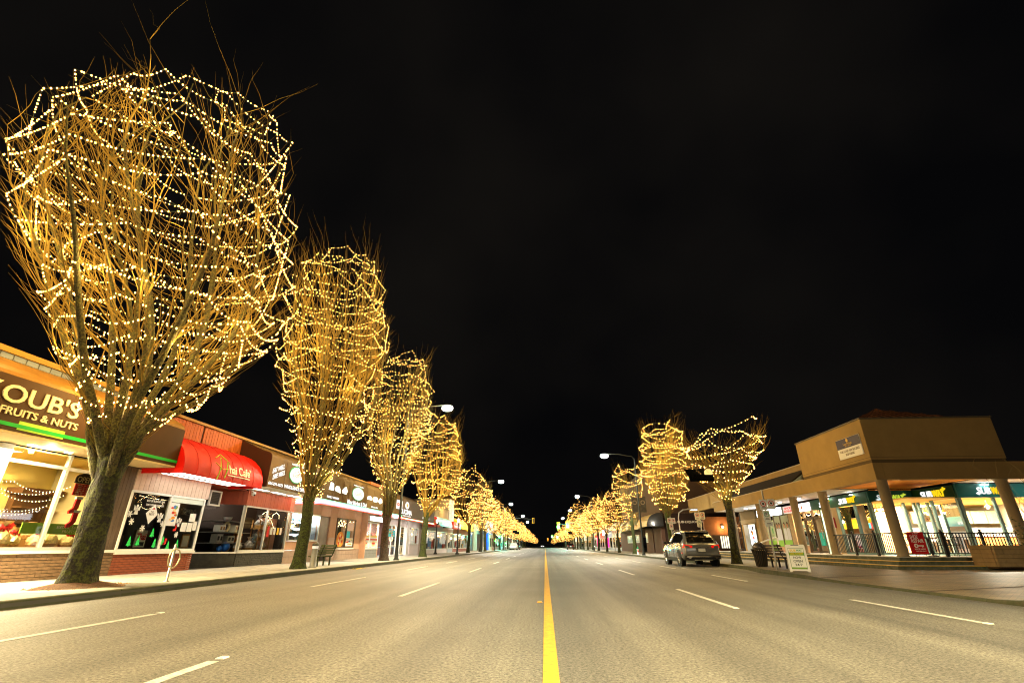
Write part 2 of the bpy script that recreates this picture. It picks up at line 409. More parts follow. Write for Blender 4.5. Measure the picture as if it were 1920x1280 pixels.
def frame_bars(parent, ys, z0, z1, zs=(), w=.07, mat=None, x0=FL - .02, x1=FL + .08, name='window_frame'):
    mb = MB()
    for y in ys: mb.box(x0, x1, y - w / 2, y + w / 2, z0, z1)
    for z in zs:
        for a, b in zip(ys, ys[1:]): mb.box(x0 + .01, x1 - .01, a + w / 2, b - w / 2, z - w / 2, z + w / 2)
    return mb.build(name, mat or m_alu, parent)

# ---------------------------------------------------------------- fruit and nut shop
S1 = thing('shop_building', 'brown fronted fruit and nut shop with big cream lettering and a lit window', 'shop', (FL, 10.5, .13))
bx = FL
box('wall', m_dark, S1, bx - 4.2, bx - 4.0, 4.0, 15.4, .1, 5.5)
box('wall', M('cream_side', (.70, .58, .28), .8), S1, bx - 4.0, bx - .1, 15.30, 15.42, .1, 3.42)
box('back_wall', m_cream, S1, bx - 2.38, bx - 2.3, 4.0, 15.28, .1, 3.42)
box('floor', M('tile_floor', (.3, .22, .14), .4), S1, bx - 3.9, bx - .1, 4.0, 15.28, .1, .16)
box('ceiling', m_cream, S1, bx - 3.9, bx - .05, 4.0, 15.28, 3.40, 3.44)
box('wall', m_dark, S1, bx - .12, bx - .04, 4.0, 15.87, .1, .80)
m_bk1 = M('brown_brick', (.20, .125, .07), .8, var=.4, vs=5, bump=.3)
bricks(S1, 5.5, 15.87, .13, .80, .34, .083, m_bk1)
box('window_sill', m_whitef, S1, bx - .05, bx + .10, 4.0, 15.83, .80, .88)
frame_bars(S1, (6.5, 9.0, 11.5, 13.33, 14.92), .88, 3.44, (3.06, .92), .09)
box('window_frame', M('grey_post', (.30, .31, .30), .5), S1, bx - .02, bx + .10, 11.34, 11.66, .885, 3.435)
for a, b in ((6.5, 9.0), (9.0, 11.5), (11.5, 13.33), (13.33, 14.92)): pane(S1, a + .04, b - .04, .95, 3.40)
m_plk = M('dark_brown_plank', (.11, .075, .05), .6, var=.3, vs=4, stretch=(1, 4, .4))
planks(S1, 14.97, 15.85, .88, 3.45, .147, m_plk)
# projecting fascia box
MB().box(bx, bx + 1.24, 4.0, 15.95, 3.465, 3.52).build('soffit', M('soffit_tan', (.55, .43, .24), .7), S1)
box('fascia', m_brown, S1, bx + .2, bx + 1.25, 4.0, 15.97, 3.53, 4.76)
prof = [(1.25, 4.765), (1.22, 4.86), (1.08, 4.98), (.85, 5.10), (.5, 5.26), (.12, 5.44), (.0, 5.46), (.0, 4.765)]
MB().prism(prof, lambda a, b: (bx + a, 4.0, b), lambda a, b: (bx + a, 15.93, b)).build('sloping_canopy', M('canopy_ochre', (.24, .115, .015), .5, var=.25, vs=2), S1)
box('parapet', m_tan, S1, bx - .3, bx + .02, 4.0, 15.5, 5.47, 5.62)
m_tile = M('blue_grey_tile', (.16, .19, .23), .35)
y = 4.0
while y < 15.3: MB().box(bx + .02, bx + .05, y + .015, y + .325, 5.475, 5.615).build('tile', m_tile, S1); y += .34
box('roof_trim', M('ochre_trim', (.26, .14, .02), .5), S1, bx - .35, bx + .10, 4.0, 15.5, 5.625, 5.77)
box('roof', m_dark, S1, bx - 9, bx - .36, 4.0, 15.5, 5.3, 5.6)
m_let1 = M('cream_letter', (.85, .74, .45), .5)
text("AY", 'L', bx + 1.25, 8.95, 9.86, 4.14, 4.58, m_let1, S1, bold=.012, depth=.03); text("OUB'S", 'L', bx + 1.25, 9.93, 11.92, 4.14, 4.58, m_let1, S1, bold=.012, depth=.03)
text("FRUITS & NUTS", 'L', bx + 1.25, 10.02, 12.02, 3.865, 4.045, m_let1, S1, bold=.008, depth=.03)
box('stripe', M('green_stripe', (.01, .42, .05), .5), S1, bx + 1.25, bx + 1.262, 4.0, 15.965, 3.615, 3.70)
box('stripe_panel', M('lime_panel', (.36, .62, .05), .5), S1, bx + 1.25, bx + 1.256, 10.56, 11.75, 3.575, 3.78)
m_dl = E('downlight_glow', (1, .82, .5), 60)
for y in (7.6, 9.7, 11.9, 12.95):
    d_ = MB().lathe([(.09, 0), (.085, -.02)], (bx + .30, y, 3.465), 14).build('downlight', m_dl, S1)
lamp('shop_light', (bx - 1.2, 11.2, 3.3), 2200, (1, .80, .45), S1, (7.0, 1.6), 'AREA', (0, 0, 0))
lamp('soffit_light', (bx + .3, 12.4, 3.40), 60, (1, .82, .5), S1, .06)
# ---- things in its window
m_wrap = M('cellophane', (.84, .62, .28), .15, var=.35, vs=25, spec=.8)
m_wick = M('wicker', (.40, .22, .07), .7, var=.4, vs=40)
m_bow = M('red_ribbon', (.65, .015, .015), .4)
def gift_basket(x, y, z, s, label, group, bow=True, wrap=None):
    t = thing('gift_basket', label, 'gift basket', (x, y, z), group)
    MB().lathe([(.12 * s, 0), (.17 * s, .03 * s), (.21 * s, .15 * s), (.20 * s, .16 * s), (.15 * s, .06 * s)], (x, y, z), 12).build('basket', m_wick, t)
    MB().lathe([(.19 * s, .15 * s), (.22 * s, .24 * s), (.17 * s, .36 * s), (.05 * s, .47 * s), (.04 * s, .5 * s), (.13 * s, .62 * s), (.02 * s, .6 * s)], (x, y, z), 14, jit=.12, rg=rnd).build('wrapping', wrap or m_wrap, t)
    if bow:
        b = MB().ball((x + .05 * s, y, z + .48 * s), .045 * s, 8, 4)
        for sg in (-1, 1): b.lathe([(.02 * s, -.07 * s), (.08 * s, 0), (.02 * s, .07 * s)], (x + .06 * s, y + sg * .09 * s, z + .49 * s), 8)
        for sg in (-1, 1): b.box(x + .1 * s, x + .115 * s, y + sg * .05 * s, y + sg * .05 * s + .035 * s, z + .26 * s, z + .46 * s)
        b.build('bow', m_bow, t)
    return t
GB = 'wrapped gift baskets along the fruit shop window'
for i in range(11):
    y = 9.6 + i * .5 + rnd.uniform(-.05, .05)
    gift_basket(bx - .42 - (i % 2) * .18, y, .88 + .015 * (i % 2), rnd.uniform(.85, 1.15), '%s red bowed gift basket in the fruit shop window counted from the plank pillar' % ORD[10 - i], GB)
box('display_shelf', M('shelf_wood', (.42, .25, .10), .6), S1, bx - .95, bx - .12, 9.0, 14.9, .80, .875)
box('display_shelf', M('shelf_wood'), S1, bx - 1.6, bx - .98, 9.0, 14.9, .9, 1.16)
for i in range(8):
    gift_basket(bx - 1.25, 9.5 + i * .66, 1.16, rnd.uniform(.7, .9), '%s gift basket on the raised rear shelf counted from the plank pillar' % ORD[7 - i], 'gift baskets on the rear shelf of the fruit shop', bow=i % 3 == 0)
for i in range(9):
    y = 11.7 + i * .36
    tag(MB().box(bx - .2, bx - .19, y, y + .16, .88, .97).build('price_card', m_red, None, at=(bx - .2, y, .88)), '%s small red price card at the window foot counted from the plank pillar' % ORD[8 - i], 'price card', 'price cards in the fruit shop window')
hu = thing('hutch', 'dark wooden hutch cabinet against the yellow wall of the fruit shop', 'cabinet', (bx - 2.0, 14.5, .16))
m_wood = M('dark_walnut', (.12, .055, .02), .5, var=.3, vs=5)
MB().box(bx - 2.2, bx - 1.6, 13.95, 15.1, .16, 1.25).build('base', m_wood, hu)
MB().box(bx - 2.2, bx - 2.0, 14.0, 15.05, 1.25, 2.45).build('back', m_wood, hu)
MB().box(bx - 2.2, bx - 1.65, 13.85, 15.2, 2.45, 2.62).build('cornice', m_wood, hu)
for z in (1.62, 2.05): MB().box(bx - 1.99, bx - 1.7, 14.0, 15.05, z, z + .04).build('shelf', m_wood, hu)
for y in (14.15, 14.5, 14.8): tag(MB().lathe([(.09, 0), (.10, .2), (.06, .27), (.05, .33)], (bx - 1.85, y, 1.25), 10).build('jar', M('jar_amber', (.45, .2, .05), .3), None, at=(bx - 1.85, y, 1.25)), 'amber jar on the counter of the dark hutch', 'jar', 'amber jars on the dark hutch')
ni = thing('arched_display', 'yellow arched alcove display of nuts behind the fruit shop window', 'display', (bx - 2.2, 12.9, .16))
pts = [(12.1, .9), (13.7, .9), (13.7, 2.2)] + [(12.9 + .8 * math.cos(t), 2.2 + .5 * math.sin(t)) for t in [i * math.pi / 10 for i in range(1, 10)]] + [(12.1, 2.2)]
shape('L', bx - 2.28, pts, .05).build('alcove', M('alcove_shade', (.30, .20, .08), .8), ni)  # flat panel, the recess's shade painted into its brown
MB().box(bx - 2.25, bx - 2.0, 11.9, 13.85, 2.8, 2.95).build('moulding', m_cream, ni)
for z in (1.2, 1.6, 2.0):
    MB().box(bx - 2.22, bx - 1.95, 12.15, 13.65, z, z + .04).build('shelf', m_wood, ni)
    for k in range(5): MB().lathe([(.09, 0), (.11, .12), (.05, .24)], (bx - 2.08, 12.3 + k * .3, z + .04), 8).build('nut_bag', M('nut_bag', (.6, .4, .15), .5, var=.4, vs=9), ni)
wb = thing('window_banner', 'lime green banner reading exotic dried fruits inside the fruit shop window', 'banner', (bx - .06, 13.9, 1.3))
MB().box(bx - .08, bx - .06, 12.75, 14.85, 1.30, 1.58).build('cloth', M('lime_cloth', (.28, .50, .04), .7), wb)
text('EXOTIC DRIED', 'L', bx - .06, 13.75, 14.55, 1.45, 1.53, m_let1, wb, depth=.006); text('FRUITS', 'L', bx - .06, 13.95, 14.35, 1.34, 1.42, m_let1, wb, depth=.006)
os_ = thing('open_sign', 'brown and red open sign with opening hours in the fruit shop window', 'sign', (bx - .03, 14.3, 2.1))
pts = [(13.78, 2.72), (14.40, 2.72), (14.40, 2.86)] + [(14.09 + .31 * math.cos(t), 2.86 + .16 * math.sin(t)) for t in [i * math.pi / 8 for i in range(1, 8)]] + [(13.78, 2.86)]
shape('L', bx - .05, pts, .02).build('header', M('sign_brown', (.07, .04, .02), .5), os_)
MB().box(bx - .05, bx - .03, 13.83, 14.35, 2.38, 2.715).build('hours_panel', m_red, os_)
text('OPEN', 'L', bx - .03, 13.84, 14.34, 2.76, 2.92, m_let1, os_, depth=.006)
for i, s in enumerate(('MON 10 - 7', 'TUE 10 - 7', 'WED 10 - 7', 'THU 10 - 7', 'FRI 10 - 7', 'SAT 10 - 6')): text(s, 'L', bx - .03, 13.92, 14.26, 2.65 - i * .05, 2.68 - i * .05, m_let1, os_, depth=.006)
def stocking(y, z, label):
    t = thing('stocking', label, 'stocking', (bx - .05, y, z))
    shape('L', bx - .07, [(y, z), (y + .16, z), (y + .15, z - .26), (y + .02, z - .40), (y - .10, z - .42), (y - .12, z - .34), (y - .01, z - .25)], .05).build('sock', m_bow, t)
    MB().box(bx - .08, bx - .01, y - .02, y + .19, z + .003, z + .07).build('cuff', m_offw, t)
stocking(14.02, 2.28, 'red stocking with a white cuff under the open sign in the fruit shop window')
stocking(14.08, 1.90, 'red stocking with a white cuff directly above the lime green window banner')
def fairy(name, label, paths, spacing, r, mat, group=None):
    t = thing(name, label, 'string lights', paths[0][0], group)
    w = MB(); b = MB(); bulbs = []
    for p in paths:
        w.tube(p, .004, 3, False)
        P = np.array(p); d = np.r_[0, np.cumsum(np.linalg.norm(np.diff(P, axis=0), axis=1))]
        for q in np.arange(0, d[-1], spacing): bulbs.append([np.interp(q, d, P[:, k]) for k in range(3)])
    bulbset(b, np.array(bulbs), r)
    w.build('wire', M('green_wire', (.02, .035, .02), .6), t); b.build('bulb', mat, t, kind='stuff')
    return t
OCT = np.array([(1, 0, 0), (-1, 0, 0), (0, 1, 0), (0, -1, 0), (0, 0, 1.25), (0, 0, -1.25)]); OCF = [(0, 2, 4), (2, 1, 4), (1, 3, 4), (3, 0, 4), (2, 0, 5), (1, 2, 5), (3, 1, 5), (0, 3, 5)]
def bulbset(mb, P, r):
    k = len(mb.v); sz = np.random.default_rng(len(P)).uniform(.72, 1.22, len(P)); V_ = (P[:, None, :] + OCT[None] * (r * sz)[:, None, None]).reshape(-1, 3).tolist()
    mb.v = list(mb.v) + [tuple(v) for v in V_]
    F = np.array(OCF)[None] + (np.arange(len(P)) * 6)[:, None, None] + k
    mb.f = list(mb.f) + [tuple(f) for f in F.reshape(-1, 3).tolist()]
m_bulb_s = E('bulb_small', (1, .78, .40), 14)
def sagline(a, b, sag, n=10): return [tuple(np.array(a) * (1 - u) + np.array(b) * u - np.array((0, 0, sag * 4 * u * (1 - u)))) for u in np.linspace(0, 1, n)]
ps = []
for (za, zb, x) in ((2.95, 2.6, .5), (2.75, 2.35, .9), (2.3, 2.55, 1.3), (2.15, 2.1, 1.9), (1.9, 2.0, 2.4)):
    ps.append(sagline((bx - x * .8, 10.6, za), (bx - x * .8, 12.4, zb), .18) + sagline((bx - x * .8, 12.4, zb), (bx - x * .8, 13.9 + x * .4, zb + .05), .22)[1:])
fairy('fairy_lights', 'fine strings of warm lights hung in swags inside the fruit shop window', ps, .10, .011, m_bulb_s)

# ---------------------------------------------------------------- thai cafe
S2 = thing('cafe_building', 'thai cafe with pale plank front, red brick base and domed red awning', 'cafe', (FL, 18.5, .13))
m_bk2 = M('red_brick', (.30, .085, .04), .8, var=.35, vs=5, bump=.3)
m_plkw = M('pinkish_plank', (.60, .45, .36), .6, var=.12, vs=6)
m_plko = M('orange_plank', (.40, .095, .018), .55, var=.2, vs=3, stretch=(1, 3, .5))
m_plkr = M('red_brown_plank', (.30, .06, .03), .55, var=.2, vs=3)
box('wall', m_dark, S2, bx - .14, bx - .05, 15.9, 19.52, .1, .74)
bricks(S2, 15.88, 19.6, .13, .735, .30, .076, m_bk2)
box('window_sill', m_whitef, S2, bx - .06, bx + .11, 15.84, 19.64, .74, .83)
frame_bars(S2, (15.88, 17.71, 19.56), .83, 2.73, (2.71, .86), .075, M('white_frame', (.70, .70, .66), .4))
box('window_frame', M('pale_transom', (.62, .70, .62), .5), S2, bx - .01, bx + .05, 17.76, 19.50, 2.50, 2.67)
for a, b in ((15.88, 17.71), (17.71, 19.56)): pane(S2, a + .03, b - .03, .89, 2.67)
planks(S2, 15.87, 19.78, 2.755, 3.42, .217, m_plkw)
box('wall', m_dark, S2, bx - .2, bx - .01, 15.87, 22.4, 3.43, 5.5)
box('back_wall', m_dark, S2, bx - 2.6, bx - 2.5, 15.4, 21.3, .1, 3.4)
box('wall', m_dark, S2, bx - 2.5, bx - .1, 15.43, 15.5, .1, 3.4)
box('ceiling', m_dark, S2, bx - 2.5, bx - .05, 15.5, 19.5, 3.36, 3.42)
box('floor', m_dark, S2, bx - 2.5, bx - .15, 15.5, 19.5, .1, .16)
# upper planks in two fields with a seam
planks(S2, 16.0, 18.48, 4.70, 5.50, .175, m_plko); planks(S2, 18.58, 21.18, 4.70, 5.50, .175, m_plko)
box('roof_trim', M('ochre_trim'), S2, bx - .3, bx + .10, 15.52, 26.6, 5.515, 5.62)
box('roof', m_dark, S2, bx - 9, bx - .31, 15.52, 26.6, 5.2, 5.5)
# door porch
box('porch_wall', M('pale_wall', (.55, .52, .45), .7), S2, bx - 1.45, bx - 1.35, 19.6, 21.6, .1, 3.4)
box('porch_wall', m_whitef, S2, bx - 1.35, bx - .02, 19.60, 19.66, .13, 2.7)
dr = box('door', M('door_frame_white', (.66, .66, .62), .4), S2, bx - 1.34, bx - 1.28, 19.75, 21.1, .14, 2.35)
MB().box(bx - 1.279, bx - 1.27, 19.9, 20.95, .45, 2.2).build('door_glass', M('dim_glass', (.16, .17, .14), .1), dr); MB().box(bx - 1.27, bx - 1.22, 20.0, 20.05, 1.0, 1.35).build('handle', m_black, dr)
box('ceiling', m_plkr, S2, bx - 1.35, bx - .02, 19.66, 22.4, 3.36, 3.42)
# red barrel awning
prof = [(1.52, 3.30), (1.53, 3.55), (1.49, 3.78), (1.36, 4.08), (1.20, 4.28), (1.0, 4.46), (.78, 4.59), (.5, 4.70), (.12, 4.78), (0.01, 4.79)]
m_aw = M('red_awning_cloth', (.50, .005, .002), .5, var=.12, vs=1.2, spec=.15)
n_ = 7; ys_ = [16.0 + (20.95 - 16.0) * i / n_ for i in range(n_ + 1)]
aw = MB().add([(bx + a, y, b) for y in ys_ for a, b in prof], [(i * 10 + j, i * 10 + j + 1, (i + 1) * 10 + j + 1, (i + 1) * 10 + j) for i in range(n_) for j in range(9)]).build('awning', m_aw, S2, True)
for y in (16.0, 20.95): MB().prism(prof + [(.01, 3.30)], lambda a, b: (bx + a, y - .004, b), lambda a, b: (bx + a, y + .004, b)).build('awning_end', m_aw, aw)
for y in ys_[1:-1]: MB().tube([(bx + a + .004, y, b + .004) for a, b in prof], .012, 4).build('seam', M('red_seam', (.50, .02, .01), .5), aw)
box('awning_frame', m_black, S2, bx + .02, bx + 1.5, 18.3, 18.34, 3.36, 3.40); box('awning_frame', m_black, S2, bx + .7, bx + .74, 16.0, 20.9, 3.33, 3.36)
m_wl = M('white_letter', (.85, .83, .78), .5)
def aw_text(s, h0, h1, z0, z1, name='lettering', mat=None):
    o = text(s, 'L', 0, h0, h1, z0, z1, mat or m_wl, S2, name, .012, .015)
    for v in o.data.vertices:      # laid on the curve of the awning
        z = v.co.z + org(S2).z
        v.co.x += bx + np.interp(z, [p[1] for p in prof], [p[0] for p in prof]) + .012 - 0
    return o
aw_text("hai Cafe'", 18.55, 20.0, 3.62, 3.96)
MB().box(bx + 1.53, bx + 1.55, 18.45, 19.95, 3.53, 3.565).build('underline', m_wl, S2)
m_gl = M('lime_line', (.25, .60, .05), .5); m_yl = M('yellow_line', (.75, .50, .05), .5)
def aw_line(pts, r, mat): return MB().tube([(bx + np.interp(z, [p[1] for p in prof], [p[0] for p in prof]) + .012, y, z) for y, z in [tuple(np.array(a) * (1 - u) + np.array(b) * u) for a, b in zip(pts, pts[1:]) for u in (0, .5, 1)]], r, 4).build('emblem_line', mat, S2)
aw_line([(17.85, 3.33), (18.12, 4.16)], .025, m_gl); aw_line([(18.28, 3.42), (18.48, 4.02)], .022, m_gl)
aw_line([(17.75, 4.10), (18.2, 4.30), (18.62, 4.0)], .018, m_gl); aw_line([(17.70, 3.92), (18.1, 3.72), (18.5, 3.78)], .016, m_yl)
MB().box(bx + .30, bx + 1.35, 16.6, 20.4, 3.365, 3.385).build('awning_light', E('awning_tube_glow', (1, .93, .80), 3.5), S2)
# things in and on the cafe window
gs = M('green_sticker', (.02, .55, .10), .6)
for n_, (y, z) in enumerate(((16.35, 1.13), (16.72, 1.14), (17.27, 1.42), (17.48, 1.08), (17.86, 1.17), (18.16, 1.02), (18.62, 1.07))):
    tag(shape('L', bx + .034, [(y - .11, z - .12), (y - .02, z - .12), (y - .02, z - .15), (y + .02, z - .15), (y + .02, z - .12), (y + .11, z - .12), (y + .05, z - .03), (y + .08, z - .03), (y + .03, z + .06), (y + .05, z + .06), (y, z + .17), (y - .05, z + .06), (y - .03, z + .06), (y - .08, z - .03), (y - .05, z - .03)], .004).build('window_sticker', gs, None, at=(bx, y, z)), '%s green fir tree sticker counted from the brown plank pillar on the cafe window' % ORD[n_], 'sticker', 'fir tree stickers on the cafe window')
ws = M('frost_sticker', (.68, .68, .66), .6)
for n_, (y, z) in enumerate(((16.28, 2.12), (17.42, 1.92), (18.42, 1.80))):
    mb = disc('L', bx + .034, y, z + .13, .05, .004, 10).add(*(lambda m: (m.v, m.f))(shape('L', bx + .034, [(y - .09, z - .14), (y + .09, z - .14), (y + .03, z + .09), (y - .03, z + .09)], .004)))
    for s in (-1, 1): mb.add(*(lambda m: (m.v, m.f))(shape('L', bx + .034, [(y, z + .04), (y + s * .14, z + .16), (y + s * .12, z - .02), (y, z)], .004)))
    tag(mb.build('window_sticker', ws, None, at=(bx, y, z)), 'white angel sticker ' + ('between two snowflakes beside the plank pillar', 'just past the white diamond sign', 'among the menu sheets on the second pane')[n_], 'sticker', 'angel stickers on the cafe window')
for n_, (y, z) in enumerate(((16.05, 1.98), (16.2, 1.75), (17.62, 1.73), (16.75, 1.55), (18.45, 1.38))):
    mb = MB()
    for k in range(3):
        a = k * math.pi / 3
        mb.add(*(lambda m: (m.v, m.f))(shape('L', bx + .034 + .001 * k, [(y - .11 * math.cos(a) + .02 * math.sin(a), z - .11 * math.sin(a) - .02 * math.cos(a)), (y + .11 * math.cos(a) + .02 * math.sin(a), z + .11 * math.sin(a) - .02 * math.cos(a)), (y + .11 * math.cos(a) - .02 * math.sin(a), z + .11 * math.sin(a) + .02 * math.cos(a)), (y - .11 * math.cos(a) - .02 * math.sin(a), z - .11 * math.sin(a) + .02 * math.cos(a))], .004)))
    tag(mb.build('window_sticker', ws, None, at=(bx, y, z)), 'grey white snowflake sticker ' + ('at the edge of the cafe pane by the plank pillar', 'below an angel sticker beside the plank pillar', 'against the middle post of the cafe window', 'right above the thai board', 'low on the second cafe pane under an angel')[n_], 'sticker', 'snowflake stickers on the cafe window')
for (y, z, lb) in ((18.30, 1.62, 'small red boot sticker under the food poster'), (17.95, 1.15, 'small red boot sticker low on the cafe window among green firs')):
    tag(shape('L', bx + .034, [(y, z + .1), (y + .1, z + .1), (y + .08, z - .1), (y - .08, z - .12), (y - .07, z - .05), (y + .01, z - .02)], .004).build('window_sticker', m_bow, None, at=(bx, y, z)), lb, 'sticker')
ds = thing('diamond_sign', 'white diamond shaped award sign hung in the cafe window', 'sign', (bx + .03, 16.95, 2.0))
shape('L', bx + .034, [(16.95, 1.70), (17.26, 2.02), (17.04, 2.36), (16.72, 2.04)], .01).build('board', m_offw, ds)
text('THE', 'L', bx + .045, 16.90, 17.04, 2.08, 2.13, m_brown, ds, depth=.004); text('BEST', 'L', bx + .045, 16.86, 17.1, 1.99, 2.06, m_brown, ds, depth=.004); shape('L', bx + .045, [(16.93, 2.19), (17.08, 2.19), (17.02, 2.25)], .004).build('emblem', m_red, ds)
th = thing('thai_sign', 'white board reading thai standing inside the cafe window', 'sign', (bx - .2, 16.9, .9))
MB().box(bx - .22, bx - .2, 16.85, 17.33, .95, 1.50).build('board', m_offw, th)
text('Thai', 'L', bx - .2, 16.89, 17.3, 1.18, 1.40, m_red, th, depth=.008, bold=.02); MB().box(bx - .2, bx - .195, 16.9, 17.28, 1.0, 1.12).build('print', m_black, th)
text('BEST OF BURNABY 2014', 'L', bx + .034, 16.62, 17.45, 2.42, 2.49, m_offw, S2, 'window_lettering', .004); text('THAI CUISINE AWARD 2013', 'L', bx + .034, 16.62, 17.45, 2.29, 2.36, m_offw, S2, 'window_lettering', .004)
def food_poster(y0, y1, z0, z1, label, seed, x=bx + .034, bgc=None):
    t = thing('food_poster', label, 'poster', (x, y0, z0)); rg = random.Random(seed)
    MB().box(x, x + .006, y0, y1, z0, z1).build('sheet', bgc or m_offw, t)
    cols = [M('food_orange', (.75, .28, .03), .6), M('food_red', (.62, .05, .02), .6), M('food_green', (.15, .35, .04), .6), M('food_blue', (.08, .2, .5), .6), M('food_cream', (.8, .6, .3), .6)]
    for k in range(12):
        w = (y1 - y0) * rg.uniform(.1, .22); h = (z1 - z0) * rg.uniform(.04, .09)
        disc('L', x + .006 + .0006 * k, rg.uniform(y0 + w + .03, y1 - w - .03), rg.uniform(z0 + h + .04, z1 - h - .04), w, .002, 12, 0, h).build('print', cols[k % 5], t)
    return t
food_poster(17.80, 18.26, 1.68, 2.48, 'tall colourful food poster in the cafe window with white border', 3)
for (y0, z0, w, h) in ((18.60, 1.50, .30, .32), (18.93, 1.50, .28, .32), (18.95, 1.86, .34, .30), (19.24, 1.55, .22, .34)):
    tag(box('menu_sheet', m_offw, None, bx + .034, bx + .038, y0, y0 + w, z0, z0 + h), 'white menu sheet taped to the cafe window', 'paper', 'menu sheets on the cafe window')
on = thing('neon_sign', 'unlit neon open sign in a dark box in the cafe window', 'sign', (bx - .05, 18.9, 2.2))
MB().box(bx - .08, bx - .05, 18.55, 19.3, 2.12, 2.36).build('box', m_black, on); text('OPEN', 'L', bx - .05, 18.62, 19.22, 2.16, 2.32, M('dull_tube', (.4, .42, .38), .4), on, depth=.01)
me_ = thing('menu_board', 'wooden framed menu board leaning inside the cafe window corner', 'menu board', (bx - .1, 19.2, .9))
MB().box(bx - .12, bx - .09, 18.98, 19.42, .92, 1.42).build('frame', M('light_wood', (.45, .25, .08), .5), me_); MB().box(bx - .09, bx - .085, 19.03, 19.37, .97, 1.36).build('sheet', m_offw, me_)
ps = [[(bx - .1, 17.0 + .55 * math.cos(t) * (1 + .1 * math.sin(5 * t)), 2.42 + .20 * math.sin(t) + .05 * math.sin(4 * t)) for t in np.linspace(0, 6.28, 40)], sagline((bx - .1, 16.4, 2.6), (bx - .1, 18.4, 2.58), .05)]
fairy('fairy_lights', 'small loop of warm lights framing white lettering in the cafe window', ps, .06, .006, m_bulb_s)
for (y, w, z1) in ((16.2, .7, 1.5), (17.2, .6, 1.35), (18.3, .9, 1.55)):
    tag(MB().box(bx - 1.6, bx - 1.1, y, y + w, .16, .9).box(bx - 1.55, bx - 1.4, y + .05, y + w - .05, .9, z1).build('cafe_chair', M('dim_furniture', (.12, .08, .06), .6), None, at=(bx - 1.3, y, .16)), 'dim cafe seat in the dark room behind the cafe window', 'chair', 'seats in the dark cafe')
ac = thing('air_conditioner', 'boxy black window air conditioner in a white frame over the cafe door', 'air conditioner', (bx - .3, 20.7, 2.62))
MB().box(bx - .9, bx - .35, 20.42, 21.05, 2.64, 3.14).build('case', M('dark_grille', (.03, .03, .028), .5), ac)
mb = MB().box(bx - .37, bx - .30, 20.36, 20.42, 2.58, 3.2).box(bx - .37, bx - .30, 21.05, 21.11, 2.58, 3.2).box(bx - .37, bx - .30, 20.42, 21.05, 2.58, 2.64).box(bx - .37, bx - .30, 20.42, 21.05, 3.14, 3.2)
mb.build('frame', m_whitef, ac)
for k in range(7): MB().box(bx - .35, bx - .335, 20.45, 21.02, 2.68 + k * .065, 2.70 + k * .065).build('slat', m_black, ac)
sc_ = thing('security_camera', 'white dome security camera on the red planks beside the cafe porch', 'camera', (bx + .06, 22.75, 3.25))
MB().lathe([(.03, .1), (.10, .08), (.11, .0), (.07, -.08), (.01, -.1)], (bx + .14, 22.75, 3.26), 12).build('dome', m_whitef, sc_); MB().ball((bx + .20, 22.73, 3.21), .05, 8, 5).build('lens', m_black, sc_); MB().box(bx + .04, bx + .1, 22.7, 22.8, 3.32, 3.40).build('bracket', m_whitef, sc_)

# ---------------------------------------------------------------- wholesale gift display + deli
S3 = thing('deli_building', 'deli with long brown awning, round logos and red and white neon edge', 'deli', (FL, 32, .13))
m_bk3 = M('charcoal_brick', (.055, .055, .045), .6, var=.4, vs=5, bump=.2)
box('wall', m_dark, S3, bx - .14, bx - .05, 22.5, 26.62, .1, .68)
bricks(S3, 22.5, 26.7, .13, .68, .30, .078, m_bk3)
# angled bay wall
p0, p1 = Vector((bx - 1.28, 21.45, 0)), Vector((bx + .02, 22.48, 0)); dv = (p1 - p0); Ln = dv.length; dv.normalize(); nv = Vector((dv.y, -dv.x, 0))
MB().obox(p0, dv, (0, 0, 1), nv, 0, Ln, .12, .68, -.08, 0).build('wall', m_bk3, S3)
for r in range(7):
    a = -.15 if r % 2 else 0
    while a < Ln - .05:
        MB().obox(p0, dv, (0, 0, 1), nv, max(0, a) + .006, min(a + .30, Ln) - .006, .135 + r * .078, .201 + r * .078, 0, .03).build('brick', m_bk3, S3); a += .30
MB().obox(p0, dv, (0, 0, 1), nv, 0, Ln, .685, .75, -.1, .05).build('window_sill', m_whitef, S3)
MB().obox(p0, dv, (0, 0, 1), nv, 0, Ln, 2.74, 3.38, -.06, -.01).build('plank_panel', m_plkr, S3)
n_ = 9
for i in range(n_): MB().obox(p0, dv, (0, 0, 1), nv, Ln * i / n_ + .008, Ln * (i + 1) / n_ - .008, 2.75, 3.37, -.01, .02).build('plank', m_plkr, S3)
MB().add([tuple(p0 + Vector((0, 0, .78))), tuple(p1 + Vector((0, 0, .78))), tuple(p1 + Vector((0, 0, 2.7))), tuple(p0 + Vector((0, 0, 2.7)))], [(0, 1, 2, 3)]).build('window_pane', m_glass, S3)
for a in (.0, Ln - .06): MB().obox(p0, dv, (0, 0, 1), nv, a, a + .05, .76, 2.73, -.03, .03).build('window_frame', m_alu, S3)
box('window_sill', m_whitef, S3, bx - .05, bx + .10, 22.52, 26.66, .69, .755)
frame_bars(S3, (22.55, 24.47, 26.62), .76, 2.72, (2.70, .79), .065)
for a, b in ((22.55, 24.47), (24.47, 26.62)): pane(S3, a + .03, b - .03, .82, 2.66)
m_plk3 = M('lit_red_plank', (.52, .13, .06), .55, var=.15, vs=3)  # brighter copy of the angled bay's red wood, front light painted in
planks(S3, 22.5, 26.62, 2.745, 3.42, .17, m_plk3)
box('back_wall', M('deep_brown', (.022, .015, .012), .8), S3, bx - 1.9, bx - 1.8, 21.4, 26.7, .1, 3.4)
box('wall', m_dark, S3, bx - 1.8, bx - .1, 26.63, 26.69, .1, 3.4)
